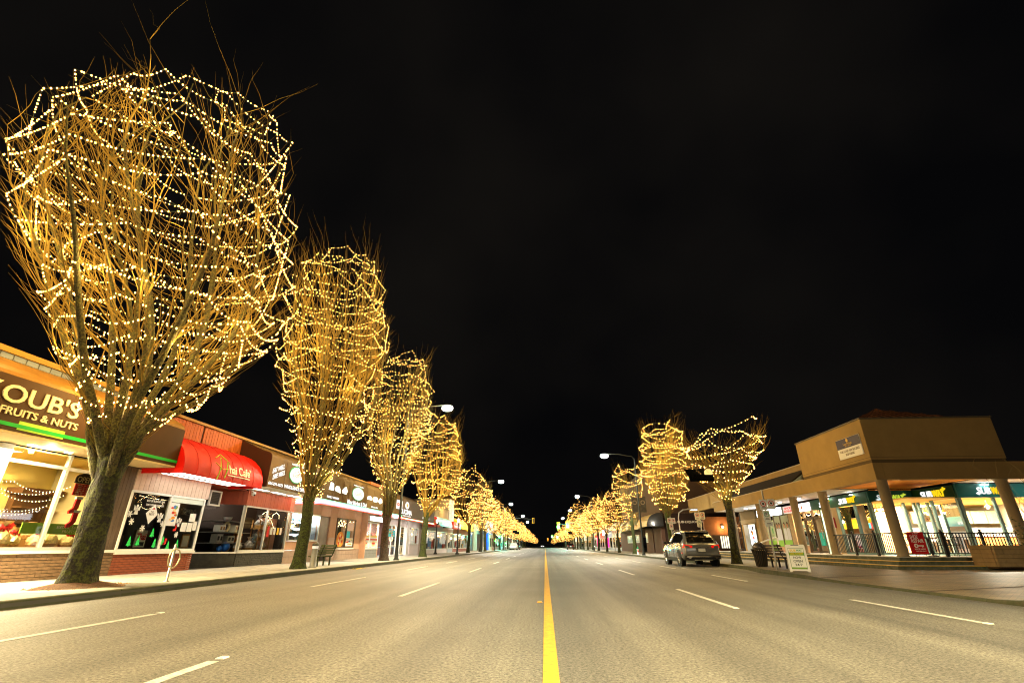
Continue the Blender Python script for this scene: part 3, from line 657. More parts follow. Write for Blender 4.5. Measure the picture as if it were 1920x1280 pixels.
box('floor', m_dark, S3, bx - 1.8, bx - .12, 22.3, 26.6, .6, .70); box('ceiling', m_dark, S3, bx - 1.8, bx - .05, 22.0, 26.6, 3.36, 3.42)
box('curtain', M('pinkish_blind', (.42, .24, .18), .8), S3, bx - .5, bx - .48, 24.8, 26.5, .8, 2.3)
for z in (1.10, 1.55, 2.02): box('shelf', M('grey_shelf', (.22, .22, .22), .4), S3, bx - 1.6, bx - .55, 21.9, 24.3, z, z + .03)
m_st = M('brushed_steel', (.55, .55, .53), .3, .8); m_bl = M('blue_plastic', (.02, .12, .5), .4)
lamp('window_light', (bx - .8, 23.0, 3.2), 120, (1, .9, .75), S3, .15)
lamp('window_light', (bx - .3, 25.6, 2.9), 30, (1, .8, .55), S3, .15)
cw = M('clear_wrap', (.62, .60, .55), .15, var=.5, vs=30, spec=.8)
for n_, (x, y, z, s) in enumerate(((-.6, 23.5, .75, 1.0), (-.45, 24.15, .75, 1.05), (-.8, 22.95, .75, .85), (-.5, 24.8, .75, .8), (-.5, 25.4, .75, 1.0), (-.55, 25.0, 1.25, .9), (-.55, 24.9, 1.80, 1.0), (-.55, 25.5, 1.85, .95))):
    gift_basket(bx + x, y, z, s, 'clear wrapped hamper ' + ('on the gift window floor in front of the steel machine', 'on the gift window floor against the centre post', 'on the gift window floor beside the blue package', 'on the window floor under the wicker stand next to the post', 'on the window floor under the far side of the wicker stand', 'on the middle shelf of the wicker stand', 'on the top shelf of the wicker stand by the post', 'on the top shelf of the wicker stand by the notices')[n_], 'hampers in the gift display window', bow=False, wrap=cw)
pr_ = thing('etagere', 'tall wicker display stand of hampers in the gift window', 'stand', (bx - .55, 25.2, .75))
for (a, b) in ((-.75, 24.65), (-.75, 25.75), (-.35, 24.65), (-.35, 25.75)): MB().tube([(bx + a, b, .75), (bx + a, b + .04, 1.5), (bx + a, b, 2.2)], .03, 6).build('post', m_wick, pr_)
for z in (1.22, 1.77): MB().box(bx - .8, bx - .3, 24.6, 25.8, z, z + .03).build('shelf', m_wick, pr_)
wr = thing('wreath', 'pale round wreath on the shelf of the gift display window', 'wreath', (bx - .75, 22.6, 1.8))
MB().tube([(bx - .75, 22.6 + .19 * math.cos(t), 1.80 + .19 * math.sin(t)) for t in np.linspace(0, 2 * math.pi, 21)], .055, 8).build('ring', M('pale_straw', (.62, .52, .34), .7), wr)
for (y, z, w, h, mat, nm, lb) in ((22.0, 1.59, .4, .28, m_offw, 'white_box', 'white patterned carton on the middle shelf of the gift window'), (21.95, 1.14, .42, .34, m_st, 'toaster_oven', 'grey toaster oven boxes on the lower shelf of the gift window'), (22.75, 1.14, .5, .28, m_st, 'coffee_maker', 'steel espresso machine on the lower shelf of the gift window'), (23.15, 1.59, .2, .3, m_offw, 'white_box', 'white carton next to the pale wreath in the gift window'), (23.6, 1.14, .25, .4, M('orange_pack', (.6, .22, .03), .5), 'bright_box', 'orange product box on the lower shelf of the gift window')):
    t = thing(nm, lb, 'appliance' if mat is m_st else 'box', (bx - .9, y, z))
    MB().box(bx - .95, bx - .65, y, y + w, z, z + h).build('case', mat, t)
    for k in range(2): MB().box(bx - .652, bx - .64, y + .05 + k * w * .5, y + w * .4 + k * w * .5, z + h * .25, z + h * .75).build('panel', m_black if mat is not m_offw else m_wick, t)
for (y, z, r) in ((22.75, .76, .2), (22.35, .76, .12)):
    t = tag(MB().ball((bx - .7, y, z + r), r, 12, 8).build('blue_ball', m_bl, None, True, at=(bx - .7, y, z)), 'big blue foil package on the gift window floor' if r > .15 else 'small blue foil package beside the bigger blue one', 'package')
t = thing('mixing_bowl', 'steel bowl on the top shelf of the gift window', 'bowl', (bx - .7, 22.5, 2.05)); MB().lathe([(.08, 0), (.15, .06), (.19, .16), (.18, .16), (.13, .06)], (bx - .7, 22.5, 2.05), 14).build('bowl', m_st, t); MB().lathe([(.07, -.01), (.07, .0)], (bx - .7, 22.5, 2.05), 10).build('foot', m_st, t)
for i, (y, mt) in enumerate(((24.72, m_red), (25.02, m_offw), (25.34, m_offw), (25.66, M('yellow_paper', (.75, .5, .04), .7)), (25.95, m_offw))):
    tag(box('notice', mt, None, bx + .034, bx + .038, y, y + .2, 1.52 if i else 1.4, 1.86 if i else 1.9), ('red and white notice at the start of the row on the gift window', 'white notice next to the red one on the gift window', 'white notice with the yellow one on its far side on the gift window', 'yellow notice in the row taped to the gift window', 'white notice at the far end of the row on the gift window')[i], 'notice')
fairy('fairy_lights', 'tangled warm lights at the top corner of the gift display window', [[(bx - .3, 24.6 + .22 * k + .1 * math.sin(k * 2.1), 2.45 + .16 * math.sin(k * 1.3)) for k in range(9)], [(bx - .3, 25.0 + .12 * k, 2.0 + .25 * math.sin(k * .5)) for k in range(9)]], .06, .010, m_bulb_s)
# ---- deli front
m_stu = M('pink_stucco', (.56, .33, .21), .8, var=.12, vs=3)
m_bt = M('beige_tile', (.36, .26, .20), .5, var=.2, vs=4)
m_gt = M('grey_tile', (.25, .26, .27), .5, var=.2, vs=4)
def tiles(parent, y0, y1, z0, z1, ny, nz, mat, x=FL, t=.03, name='tile'):
    for i in range(ny):
        for k in range(nz):
            MB().box(x, x + t + rnd.uniform(0, .003), y0 + (y1 - y0) * i / ny + .006, y0 + (y1 - y0) * (i + 1) / ny - .006, z0 + (z1 - z0) * k / nz + .005, z0 + (z1 - z0) * (k + 1) / nz - .005).build(name, mat, parent)
# wall pieces round the openings
for b_ in ((26.74, 26.84, .78, 3.42), (26.86, 30.52, .78, 1.23), (26.86, 30.52, 2.74, 3.42), (30.54, 30.68, .78, 3.42), (32.15, 33.2, .78, 3.42), (33.22, 36.56, 2.74, 3.42), (36.58, 37.85, .78, 3.42), (30.7, 32.13, 2.72, 3.42), (37.88, 41.9, 2.74, 3.42)):
    box('wall', m_stu, S3, bx - .15, bx, *b_)
box('wall', m_stu, S3, bx + .002, bx + .45, 37.86, 37.98, .14, 3.40)
box('wall', m_dark, S3, bx - .15, bx - .02, 26.72, 42.0, .1, .77)
tiles(S3, 26.72, 30.66, .13, .775, 6, 2, m_bt); tiles(S3, 32.15, 37.84, .13, .775, 9, 2, m_bt); tiles(S3, 37.99, 41.9, .13, .74, 6, 2, m_gt)
tiles(S3, 32.2, 33.16, .78, 1.5, 1, 2, M('pale_stone', (.5, .36, .30), .6))
box('window_sill', m_whitef, S3, bx - .05, bx + .09, 33.2, 36.58, .78, .85); box('window_sill', m_whitef, S3, bx - .05, bx + .09, 37.99, 41.95, .745, .80)
frame_bars(S3, (26.9, 30.48), 1.24, 2.73, (1.27, 2.70), .07); pane(S3, 26.94, 30.44, 1.31, 2.66)
frame_bars(S3, (33.25, 34.95, 36.52), .86, 2.73, (.89, 2.70), .07, M('dark_bronze', (.12, .08, .05), .4)); pane(S3, 33.3, 34.9, .93, 2.66); pane(S3, 35.0, 36.48, .93, 2.66)
frame_bars(S3, (38.02, 39.9, 41.85), .81, 2.73, (.84, 2.70), .09, M('white_frame')); pane(S3, 38.07, 39.85, .89, 2.65); pane(S3, 39.95, 41.8, .89, 2.65)
d_ = box('door', M('steel_door', (.20, .17, .17), .35, .35, var=.35, vs=2), S3, bx - .12, bx - .06, 30.72, 32.1, .15, 2.68)
MB().box(bx - .06, bx + .0, 31.95, 32.0, 1.0, 1.12).build('handle', m_st, d_)
box('back_wall', M('white_tiles', (.75, .78, .78), .5), S3, bx - 3.4, bx - 3.3, 26.8, 44.6, .1, 3.4); box('ceiling', m_whitef, S3, bx - 3.3, bx - .16, 26.8, 44.6, 3.34, 3.41); box('floor', m_gt, S3, bx - 3.3, bx - .16, 26.8, 44.6, .1, .15)
box('partition', M('white_tiles'), S3, bx - 3.3, bx - .16, 30.55, 30.65, .15, 3.33); box('partition', M('deep_brown'), S3, bx - 1.6, bx - 1.5, 32.3, 37.8, .15, 3.33); box('partition', m_stu, S3, bx - 3.3, bx - .16, 37.86, 37.96, .15, 3.33)
lamp('deli_light', (bx - 1.2, 28.7, 3.25), 600, (.86, .97, 1), S3, (1.6, 3.2), 'AREA'); lamp('deli_light', (bx - 1.4, 40.3, 3.25), 480, (1, .97, .88), S3, (2, 3.4), 'AREA'); lamp('deli_light', (bx - .7, 35, 3.2), 90, (1, .85, .6), S3, .2)
for z in (1.28, 1.62, 1.95, 2.3): box('shelf', m_st, S3, bx - .95, bx - .2, 27.0, 30.4, z, z + .03)
pk = [m_offw, M('pack_blue', (.15, .35, .6), .5), M('pack_teal', (.25, .55, .55), .5), M('pack_brown', (.25, .08, .03), .5), M('pack_red', (.6, .06, .04), .5), M('pack_yellow', (.75, .55, .08), .5)]
for r, z in enumerate((1.31, 1.65, 1.98, 2.33)):
    y = 27.05
    while y < 30.3:
        w = rnd.uniform(.12, .3); h = rnd.uniform(.14, .27)
        mt = pk[3] if r == 0 and y < 28.7 else rnd.choice(pk[:3] + [m_offw, m_offw] + ([pk[4], pk[5]] if r == 2 else []))
        tag(MB().lathe([(w * .45, 0), (w * .45, h * .75), (w * .3, h * .85), (w * .3, h)], (bx - .55, y + w / 2, z), 8).build('jar', mt, None, at=(bx - .55, y, z)), ('dark brown jar on the lowest shelf of the bright deli window' if mt is pk[3] else 'jar or packet on the shelves of the bright deli window'), 'jar', 'dark jars on the lowest deli shelf' if mt is pk[3] else 'jars and packets on the deli shelves')
        y += w + .03
# posters in the second window
po = thing('pizza_poster', 'oval poster of a baked dish in the bronze framed deli window', 'poster', (bx + .03, 34.0, 1.4))
disc('L', bx + .036, 34.05, 1.38, .62, .006, 24, 0, .5).build('sheet', M('food_orange', (.75, .28, .03), .6), po)
for k in range(9): disc('L', bx + .043, 34.05 + .36 * math.cos(k * 2.4) * (.4 + .07 * k), 1.38 + .3 * math.sin(k * 2.4) * (.4 + .07 * k), .12, .004, 10).build('print', M('food_red', (.62, .05, .02), .6) if k % 2 else M('food_cream', (.8, .6, .3), .6), po)
food_poster(35.05, 36.35, .98, 1.5, 'pale poster of salads low in the bronze framed deli window', 5)
tag(box('blue_poster', M('pack_cyan', (.02, .5, .65), .5), None, bx + .034, bx + .04, 35.05, 35.7, 1.5, 1.95), 'cyan poster above the salads poster in the deli window', 'poster')
tag(box('price_list', M('pale_pink_paper', (.75, .55, .5), .7), None, bx + .034, bx + .04, 35.1, 36.2, 1.97, 2.5), 'pink price list at the top of the bronze framed deli window', 'notice')
fairy('fairy_lights', 'net of warm lights at the top of the bronze framed deli window', [[(bx - .08, 33.3 + .16 * k, 2.5 + .13 * math.sin(k * 1.7)) for k in range(21)], [(bx - .08, 33.4 + .16 * k, 2.3 + .12 * math.sin(k * 2.3)) for k in range(20)]], .075, .012, m_bulb_s)
for i, (y0, y1) in enumerate(((38.15, 39.8), (40.05, 41.75))):
    t = thing('sandwich_poster', 'hot dog poster with red and yellow bands on the ' + ('first' if i == 0 else 'second') + ' white framed deli pane', 'poster', (bx + .03, y0, .9))
    MB().box(bx + .034, bx + .038, y0, y1, .92, 1.75).build('sheet', m_offw, t); MB().box(bx + .038, bx + .041, y0, y1, 1.62, 1.75).build('yellow_band', pk[5], t); MB().box(bx + .038, bx + .041, y0, y1, 1.40, 1.52).build('red_band', pk[4], t)
    c = (y0 + y1) / 2
    disc('L', bx + .038, c, 1.15, .42, .006, 16, 0, .2).build('bun', M('food_cream', (.8, .6, .3), .6), t); disc('L', bx + .045, c, 1.17, .40, .006, 16, 0, .07).build('sausage', M('food_red', (.62, .05, .02), .6), t)
for y in (38.9, 40.9): tag(MB().box(bx - .5, bx - .3, y, y + .5, .85, 1.9).build('drinks_cooler', m_black, None, at=(bx - .4, y, .85)), 'dark cooler behind the %s hot dog poster' % ('first' if y < 40 else 'second'), 'cooler', 'coolers behind the hot dog posters')
lb = thing('lightbox_sign', 'white lit box sign hung under the deli neon beside the hot dog posters', 'sign', (bx + .5, 40.8, 2.95))
MB().box(bx + .20, bx + .45, 38.4, 43.3, 2.79, 3.14).build('case', m_whitef, lb); MB().box(bx + .451, bx + .46, 38.45, 43.25, 2.81, 3.12).build('face', E('white_box_glow', (1, .97, .92), 4.5), lb)
text('FRESH MEATS  PASTA  CHEESE', 'L', bx + .46, 40.5, 43.0, 2.88, 3.04, M('orange_print', (.7, .2, .02), .5), lb, depth=.006)
# long brown awning: steep cloth with a rounded top roll
m_baw = M('olive_brown_awning', (.090, .052, .015), .65, var=.2, vs=.9, spec=.15)
m_bcap = M('dark_awning_cap', (.05, .018, .012), .5)
ap = [(1.60, 3.42), (1.61, 4.70), (1.59, 4.80), (1.52, 4.90), (1.40, 4.955), (1.2, 5.0), (.8, 5.16), (.4, 5.34), (.02, 5.50)]
def awning(parent, y0, y1, ap, mat, capm, scal=.0, seg=.5, bx=FL):
    n = max(1, round((y1 - y0) / seg)); k = len(ap); vs = []
    for i in range(n * 2 + 1):
        y = y0 + (y1 - y0) * i / (n * 2)
        for j, (a, b) in enumerate(ap): vs.append((bx + a + (scal * (1 if i % 2 else -1) if 3 <= j <= 5 else 0), y, b + (scal * (1 if i % 2 else -1) if 3 <= j <= 6 else 0)))
    o = MB().add(vs, [(i * k + j, i * k + j + 1, (i + 1) * k + j + 1, (i + 1) * k + j) for i in range(n * 2) for j in range(k - 1)]).build('awning', mat, parent, True)
    for y, s in ((y0, 1), (y1, -1)): MB().prism(ap + [(.02, ap[0][1])], lambda a, b: (bx + a - .005, y - .004 + s * .006, b), lambda a, b: (bx + a - .005, y + .004 + s * .006, b)).build('awning_end', capm, o)
    return o
awning(S3, 21.19, 42.9, ap, m_baw, m_bcap, .035, .42)
for y in np.arange(22.6, 42.5, 1.42): MB().box(bx + 1.612, bx + 1.622, y - .008, y + .008, 3.43, 4.68).build('seam', m_bcap, S3)
m_sof = M('white_soffit', (.78, .78, .75), .7)
box('soffit', m_sof, S3, bx + .02, bx + 1.55, 21.25, 42.85, 3.43, 3.46)
box('roof_trim', M('ochre_trim'), S3, bx - .3, bx + .06, 26.62, 38.6, 5.52, 5.60); box('roof', m_dark, S3, bx - 9, bx - .31, 26.62, 42.9, 5.2, 5.5)
box('roof_trim', M('rust_trim', (.5, .14, .03), .5), S3, bx - .3, bx + .12, 38.62, 43.0, 5.50, 5.72)
m_sign = E('sign_white', (1, .97, .90), 1.0)
F = bx + 1.612
text('EAT WELL', 'L', F, 21.45, 22.40, 4.02, 4.24, m_sign, S3, rise=.34, depth=.012, bold=.012); text('LIVE WELL', 'L', F, 21.55, 22.52, 3.76, 3.98, m_sign, S3, rise=.34, depth=.012, bold=.012)
text('604-291-9373', 'L', F, 21.26, 22.52, 3.53, 3.66, m_sign, S3, depth=.012, bold=.012); text('WHOLESALE DIVISION', 'L', F, 22.66, 25.3, 3.52, 3.69, m_sign, S3, depth=.012, bold=.012)
text('Meat Market & Deli', 'L', F, 30.55, 34.0, 3.43, 3.69, m_sign, S3, depth=.012, bold=.012)
text('FAMILY OWNED', 'L', F, 27.5, 29.2, 3.52, 3.64, m_sign, S3, depth=.012, bold=.01); text('SINCE 1990', 'L', F, 35.0, 36.4, 3.50, 3.60, m_sign, S3, depth=.012, bold=.01)
m_lr = M('logo_script', (.55, .30, .15), .5); m_lg = M('logo_green', (.02, .30, .08), .5)
for (y, z, r, rz) in ((23.65, 4.22, .66, .36), (32.2, 4.14, 1.0, .38)):
    disc('L', F, y, z, r + .06, .014, 24, 0, rz + .05).build('logo_rim', m_lg, S3); disc('L', F + .015, y, z, r, .014, 24, 0, rz).build('logo_disc', m_sign, S3)
    text("Cioffi's", 'L', F + .03, y - r * .62, y + r * .62, z - rz * .32, z + rz * .38, m_lr, S3, 'logo_lettering', .006, skew=.08)
    text('MARKET & DELI', 'L', F, y - r * .9, y + r * .9, z + rz + .06, z + rz + .14, m_sign, S3, depth=.012)
ic = [[(27.6, 3.96), (28.3, 3.96), (28.2, 4.35), (27.75, 4.4)], [(28.5, 3.98), (29.3, 3.90), (29.2, 4.15), (29.0, 4.28), (28.6, 4.26), (28.4, 4.1)], [(29.6, 3.95), (30.2, 3.92), (30.35, 4.12), (30.1, 4.36), (29.8, 4.30), (29.5, 4.1)], [(34.0, 3.98), (35.0, 3.98), (35.0, 4.12), (34.6, 4.24), (34.0, 4.16)], [(35.3, 3.92), (36.1, 3.92), (36.2, 4.1), (36.1, 4.26), (35.3, 4.26)], [(36.4, 4.0), (36.8, 3.86), (37.3, 4.02), (37.2, 4.2), (36.8, 4.28), (36.5, 4.18)]]
for p in ic: shape('L', F, p, .014).build('food_emblem', M('emblem_glow', (.75, .82, .84), .5, em=.7), S3)
# neon tubes under the awning edge, with a return to the wall
NG, NW, NR = E('neon_green', (.15, 1, .45), 4), E('neon_white', (1, .96, .9), 4), E('neon_red', (1, .02, .03), 30)
for mt, z, nm in ((NG, 3.375, 'neon_tube'), (NW, 3.28, 'neon_tube'), (NR, 3.185, 'neon_tube')):
    MB().tube([(bx + .08, 27.0, z), (bx + 1.58, 27.0, z)], .018, 6).build(nm, mt, S3); MB().tube([(bx + 1.60, 27.05, z), (bx + 1.60, 42.9, z)], .018, 6).build(nm, mt, S3)
box('neon_backing', m_whitef, S3, bx + .05, bx + 1.57, 27.03, 27.05, 3.13, 3.42); box('neon_backing', m_whitef, S3, bx + 1.56, bx + 1.575, 27.06, 42.9, 3.13, 3.42)
for y in np.arange(22.0, 27, 1.6): MB().box(bx + .5, bx + .62, y, y + 1.2, 3.415, 3.43).build('soffit_tube', E('tube_glow', (.95, 1, .95), 8), S3)
for y in np.arange(28.0, 42, 2.8): MB().box(bx + .7, bx + .8, y, y + 1.2, 3.415, 3.43).build('soffit_tube', E('tube_glow'  , (.95, 1, .95), 8), S3)
# open delivery door with a rail and glazing up to the next shop
box('wall', m_stu, S3, bx - .15, bx, 42.0, 42.2, .1, 3.4)
ra = thing('door_railing', 'black railing in the dark doorway past the hot dog posters', 'railing', (bx - .3, 43, .15))
for k in range(9): MB().box(bx - .3, bx - .28, 42.25 + k * .2, 42.27 + k * .2, .2, 1.0).build('bar', m_black, ra)
MB().box(bx - .31, bx - .27, 42.22, 44.0, 1.0, 1.04).build('handrail', m_black, ra)

# ---------------------------------------------------------------- italian restaurant
S4 = thing('restaurant_building', 'italian restaurant with grey brown awning, white lettering and red lit edge', 'restaurant', (FL, 50, .13))
ap4 = [(1.6, 3.30), (1.6, 4.75), (1.5, 4.95), (1.2, 5.05), (.02, 5.5)]
awning(S4, 43.0, 55.9, ap4, M('taupe_awning', (.11, .08, .055), .6, var=.15, vs=1), m_bcap, .03, .8)
F4 = bx + 1.605
text('CUCINA', 'L', F4, 41.9 + .3, 46.1, 3.55, 3.95, m_sign, S4, bold=.015, depth=.03)
disc('L', F4, 44.4, 4.32, .62, .02, 20, 0, .30).build('logo_disc', m_sign, S4); disc('L', F4 + .021, 44.4, 4.32, .3, .01, 14, 0, .15).build('logo_centre', M('logo_yellow', (.6, .5, .15), .5), S4)
text('RISTORANTE', 'L', F4, 50.5, 53.4, 3.5, 3.68, m_sign, S4, depth=.02, bold=.01); text('PASTA  PIZZA', 'L', F4, 43.2, 45.9, 3.38, 3.48, m_sign, S4, depth=.012)
MB().tube([(bx + 1.6, 43.1, 3.22), (bx + 1.6, 55.9, 3.22)], .03, 6).build('neon_tube', E('neon_warm', (1, .42, .18), 10), S4); box('red_edge', m_red, S4, bx + 1.45, bx + 1.57, 43.05, 55.9, 3.12, 3.29)
box('soffit', m_sof, S4, bx + .02, bx + 1.44, 43.05, 55.85, 3.30, 3.33)
for y in np.arange(44, 55, 1.9): MB().box(bx + .6, bx + .9, y, y + .9, 3.28, 3.298).build('soffit_light', E('tube_warm', (1, .93, .85), 9), S4)
for b_ in ((44.5, 50.6, 2.75, 3.3), (51.6, 55.9, 2.75, 3.3), (52.3, 55.9, .14, 1.15), (55.6, 55.95, 1.16, 2.74)): box('wall', M('pale_lilac', (.66, .58, .58), .7), S4, bx - .15, bx, *b_)
frame_bars(S4, (44.2, 45.6, 47.0, 48.4, 49.8), .2, 2.74, (.23, 1.0, 2.70), .08, M('white_frame'))
for a, b in ((44.2, 45.6), (45.6, 47.0), (47.0, 48.4), (48.4, 49.8)): pane(S4, a + .05, b - .05, .28, 2.66)
box('pillar', M('pale_pillar', (.75, .72, .70), .6), S4, bx - .15, bx + .1, 50.65, 51.55, .14, 3.28)  # pillar in a pale off-white
frame_bars(S4, (52.35, 53.9, 55.55), 1.16, 2.74, (1.19, 2.70), .08, M('white_frame')); pane(S4, 52.4, 53.85, 1.24, 2.66); pane(S4, 53.95, 55.5, 1.24, 2.66)
box('back_wall', M('dusky_red', (.30, .16, .14), .8), S4, bx - 3, bx - 2.9, 44.2, 56, .1, 3.3); box('floor', m_gt, S4, bx - 2.9, bx - .16, 44.2, 56, .1, .15)
lamp('restaurant_light', (bx - 1.3, 47, 3.1), 280, (1, .95, .85), S4, (1.5, 4.5), 'AREA'); lamp('restaurant_light', (bx - 1.3, 53.5, 3.1), 60, (1, .8, .7), S4, (1.5, 3), 'AREA')
box('roof', m_dark, S4, bx - 9, bx - .02, 43.0, 56, 5.3, 5.55)
for k in range(6):
    tag(MB().lathe([(.3, 0), (.04, .03), (.04, .7), (.36, .72), (.36, .75)], (bx - 1.2, 44.8 + k * 2 - (0 if k < 3 else -.4), .15), 12).build('dining_table', pk[k % 2], None, at=(bx - 1.2, 44.8 + k * 2, .15)), '%s round pedestal table inside the italian restaurant counted from the deli' % ORD[k], 'table', 'tables inside the restaurant')
food_poster(44.7, 46.6, 1.75, 2.4, 'blue and yellow poster band in the restaurant glazing', 12, bgc=M('pack_cyan', (.02, .5, .65), .5))
fairy('fairy_lights', 'heart shaped cluster of warm lights in the restaurant glazing', [[(bx - .1, 46.0 + .5 * math.cos(t), 1.7 + .3 * math.sin(t) + .1 * math.sin(3 * t)) for t in np.linspace(0, 6.28, 30)]], .08, .014, m_bulb_s)
hb = thing('hanging_sign', 'red and white panel sign hung below the awning where the deli meets the restaurant', 'sign', (bx + 1.3, 40.5, 4.2))
MB().box(bx + 1.63, bx + 1.66, 38.9, 39.9, 3.55, 4.60).build('panel', m_sign, hb); MB().box(bx + 1.63, bx + 1.66, 41.0, 42.7, 3.85, 4.55).build('panel', m_sign, hb)
for (y, z) in ((39.4, 4.35), (39.4, 4.02), (39.4, 3.75), (41.4, 4.2), (42.2, 4.2)): disc('L', bx + 1.661, y, z, .36, .012, 14, .12, .14).build('red_ornament', M('sign_red', (.8, .05, .03), .5, em=.5), hb)
# ---------------------------------------------------------------- the row beyond
def shop(name, label, y0, y1, h, wall, win=None, glow=(1, .85, .6), gl=1.6, x=FL, sgn=1, depth=8, base=.6, top=2.7, nwin=2, door=True):
    """a far shop: wall round lit openings, base, frames, roof trim. sgn=-1 on the other side of the street"""
    s = thing(name, label, 'shop', (x, (y0 + y1) / 2, .13)); X = lambda a: x + sgn * a
    box('wall', wall, s, X(-depth), X(-.0), y0, y1, top, h); box('wall', wall, s, X(-.2), X(0), y0, y0 + .25, .12, top - .003); box('wall', wall, s, X(-.2), X(0), y1 - .25, y1, .12, top - .003)
    box('base_panel', win or m_gt, s, X(-.2), X(.02), y0 + .26, y1 - .26, .12, base)
    box('roof_trim', m_tan, s, X(-.3), X(.07), y0, y1, h + .003, h + .12)
    n = nwin; w = (y1 - y0 - .5) / n
    for i in range(n):
        a, b = y0 + .25 + i * w, y0 + .25 + (i + 1) * w
        f = MB().box(X(-.06), X(.05), a, a + .07, base, top).box(X(-.06), X(.05), b - .07, b, base, top).box(X(-.05), X(.04), a + .07, b - .07, base, base + .07).box(X(-.05), X(.04), a + .07, b - .07, top - .07, top).build('window', m_alu, s)
        MB().quad((X(-.01), a + .07, base + .07), (X(-.01), b - .07, base + .07), (X(-.01), b - .07, top - .07), (X(-.01), a + .07, top - .07)).build('pane', m_glass, f)
    box('back_wall', M('shop_back_%s' % name, glow, .8, em=gl * .28, emc=glow, var=.6, vs=1.6), s, X(-1.4), X(-1.3), y0 + .2, y1 - .2, .12, top)  # wall itself glows: the room's lighting is put into its emission
    for k in range(max(3, int((y1 - y0)))):
        y = y0 + .6 + k * (y1 - y0 - 1) / max(3, int(y1 - y0)); w = rnd.uniform(.25, .6)
        MB().box(X(-.9), X(-.5), y, y + w, base, base + rnd.uniform(.3, 1.5)).build('display_stand', rnd.choice(pk + [m_black, m_wick]), s)
    return s
S5 = shop('shop_building', 'shop with glossy teal domed awning and a red round emblem', 56.6, 72.6, 4.4, M('warm_grey', (.38, .32, .26), .8), M('white_red_base', (.6, .5, .48), .6), (1, .95, .8), 1.4)
ap5 = [(1.3, 3.2), (1.32, 3.5), (1.22, 3.8), (1.0, 4.1), (.6, 4.3), (.02, 4.4)]
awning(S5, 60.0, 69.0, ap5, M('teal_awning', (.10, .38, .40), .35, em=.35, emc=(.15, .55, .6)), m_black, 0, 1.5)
disc('F', 59.98, bx + .68, 3.72, .52, .03, 20).build('emblem', M('sign_red'), S5); disc('F', 59.94, bx + .68, 3.72, .30, .02, 16, .16).build('emblem_ring', M('logo_yellow'), S5); box('red_band', m_red, S5, bx + .1, bx + 1.5, 56.6, 59.9, 3.0, 3.25)
box('parapet', M('tan_siding', (.36, .28, .16), .7), S5, bx - .3, bx - .02, 60.0, 72.5, 4.53, 5.66)
for k in range(16): box('batten', M('tan_siding_dark', (.25, .19, .10), .7), S5, bx - .02, bx + .01, 60.3 + k * .75, 60.45 + k * .75, 4.53, 5.64)
text('SUSHI', 'L', bx + 1.33, 62, 66, 3.42, 3.7, m_sign, S5, depth=.02, bold=.02)
S6 = shop('shop_building', 'tall pale corner block with red box sign between teal and yellow awnings', 72.8, 77.0, 7.3, M('pale_block', (.46, .42, .36), .8), None, (1, .7, .35), 1.6, nwin=2)
box('sign', m_red, S6, bx + .9, bx + 1.2, 70.5, 75.9, 3.2, 4.1); text('TAVERN', 'L', bx + 1.2, 71, 75.4, 3.4, 3.65, m_sign, S6, bold=.02); disc('L', bx + 1.2, 73.2, 3.88, .4, .02, 12, 0, .16).build('emblem', m_sign, S6)
for z in (4.9, 5.6, 6.3, 6.9):
    for y in (73.6, 75.6): MB().box(bx, bx + .05, y, y + .6, z, z + .4).build('window', E('warm_window', (1, .8, .4), 1.2), S6)
box('sign', M('cyan_sign', (.05, .5, .6), .5, em=.6), S6, bx + .8, bx + 1.1, 76.1, 77.4, 3.3, 4.0)
S7 = shop('shop_building', 'shop under a bright yellow awning past the tall pale block', 77.2, 95.0, 4.8, M('brick_red_wall', (.28, .13, .08), .8), M('red_base', (.25, .08, .06), .7), (1, .85, .45), 1.6, nwin=5)
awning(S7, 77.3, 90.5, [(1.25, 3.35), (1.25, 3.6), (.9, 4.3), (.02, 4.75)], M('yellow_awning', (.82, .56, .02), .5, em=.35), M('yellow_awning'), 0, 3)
S8 = thing('shop_building', 'pale mint walled building with open dark porch beyond the yellow awning', 'building', (FL, 102, .13))
box('wall', M('mint_wall', (.45, .58, .52), .7), S8, bx - .3, bx, 99.5, 104.8, .13, 5.0); box('wall', M('mint_wall'), S8, bx - 8, bx - .31, 95.2, 126, 3.4, 5.2); box('back_wall', M('navy_wall', (.06, .08, .14), .6), S8, bx - 1.6, bx - 1.5, 104.8, 112, .13, 3.4); box('ceiling_light', E('tube_warm'), S8, bx - 1.4, bx - .6, 106, 108, 3.3, 3.38); box('door', m_wood, S8, bx - .32, bx - .2, 96, 98, .13, 2.6)
S9 = thing('bank_building', 'building with big slate blue overhanging block and a bright blue pillar', 'building', (FL, 118, .13))
box('overhang', M('slate_blue', (.20, .22, .30), .7), S9, bx - 2, bx + 1.2, 109.6, 126, 3.5, 6.2); box('pillar', M('bright_blue', (.02, .10, .70), .5, em=.25), S9, bx + .6, bx + 1.3, 113, 115.4, .13, 4.2); box('wall', M('beige_wall', (.6, .5, .34), .8), S9, bx - 2, bx - .1, 116, 140, .13, 3.48); box('wall', M('beige_wall'), S9, bx - 8, bx - .1, 126.1, 140, 3.49, 6)
for k in range(5): box('window', M('dark_interior'), S9, bx - .09, bx - .02, 117 + k * 4.4, 119.5 + k * 4.4, .8, 2.8)
yy = 140.5; n_ = 0
cols_ = [(.42, .40, .36), (.30, .36, .34), (.5, .42, .30), (.25, .28, .32), (.45, .3, .22), (.5, .5, .46)]
glo_ = [(1, .8, .5), (.7, .95, 1), (1, .9, .75), (1, .6, .4), (.8, .9, 1), (1, .75, .3)]
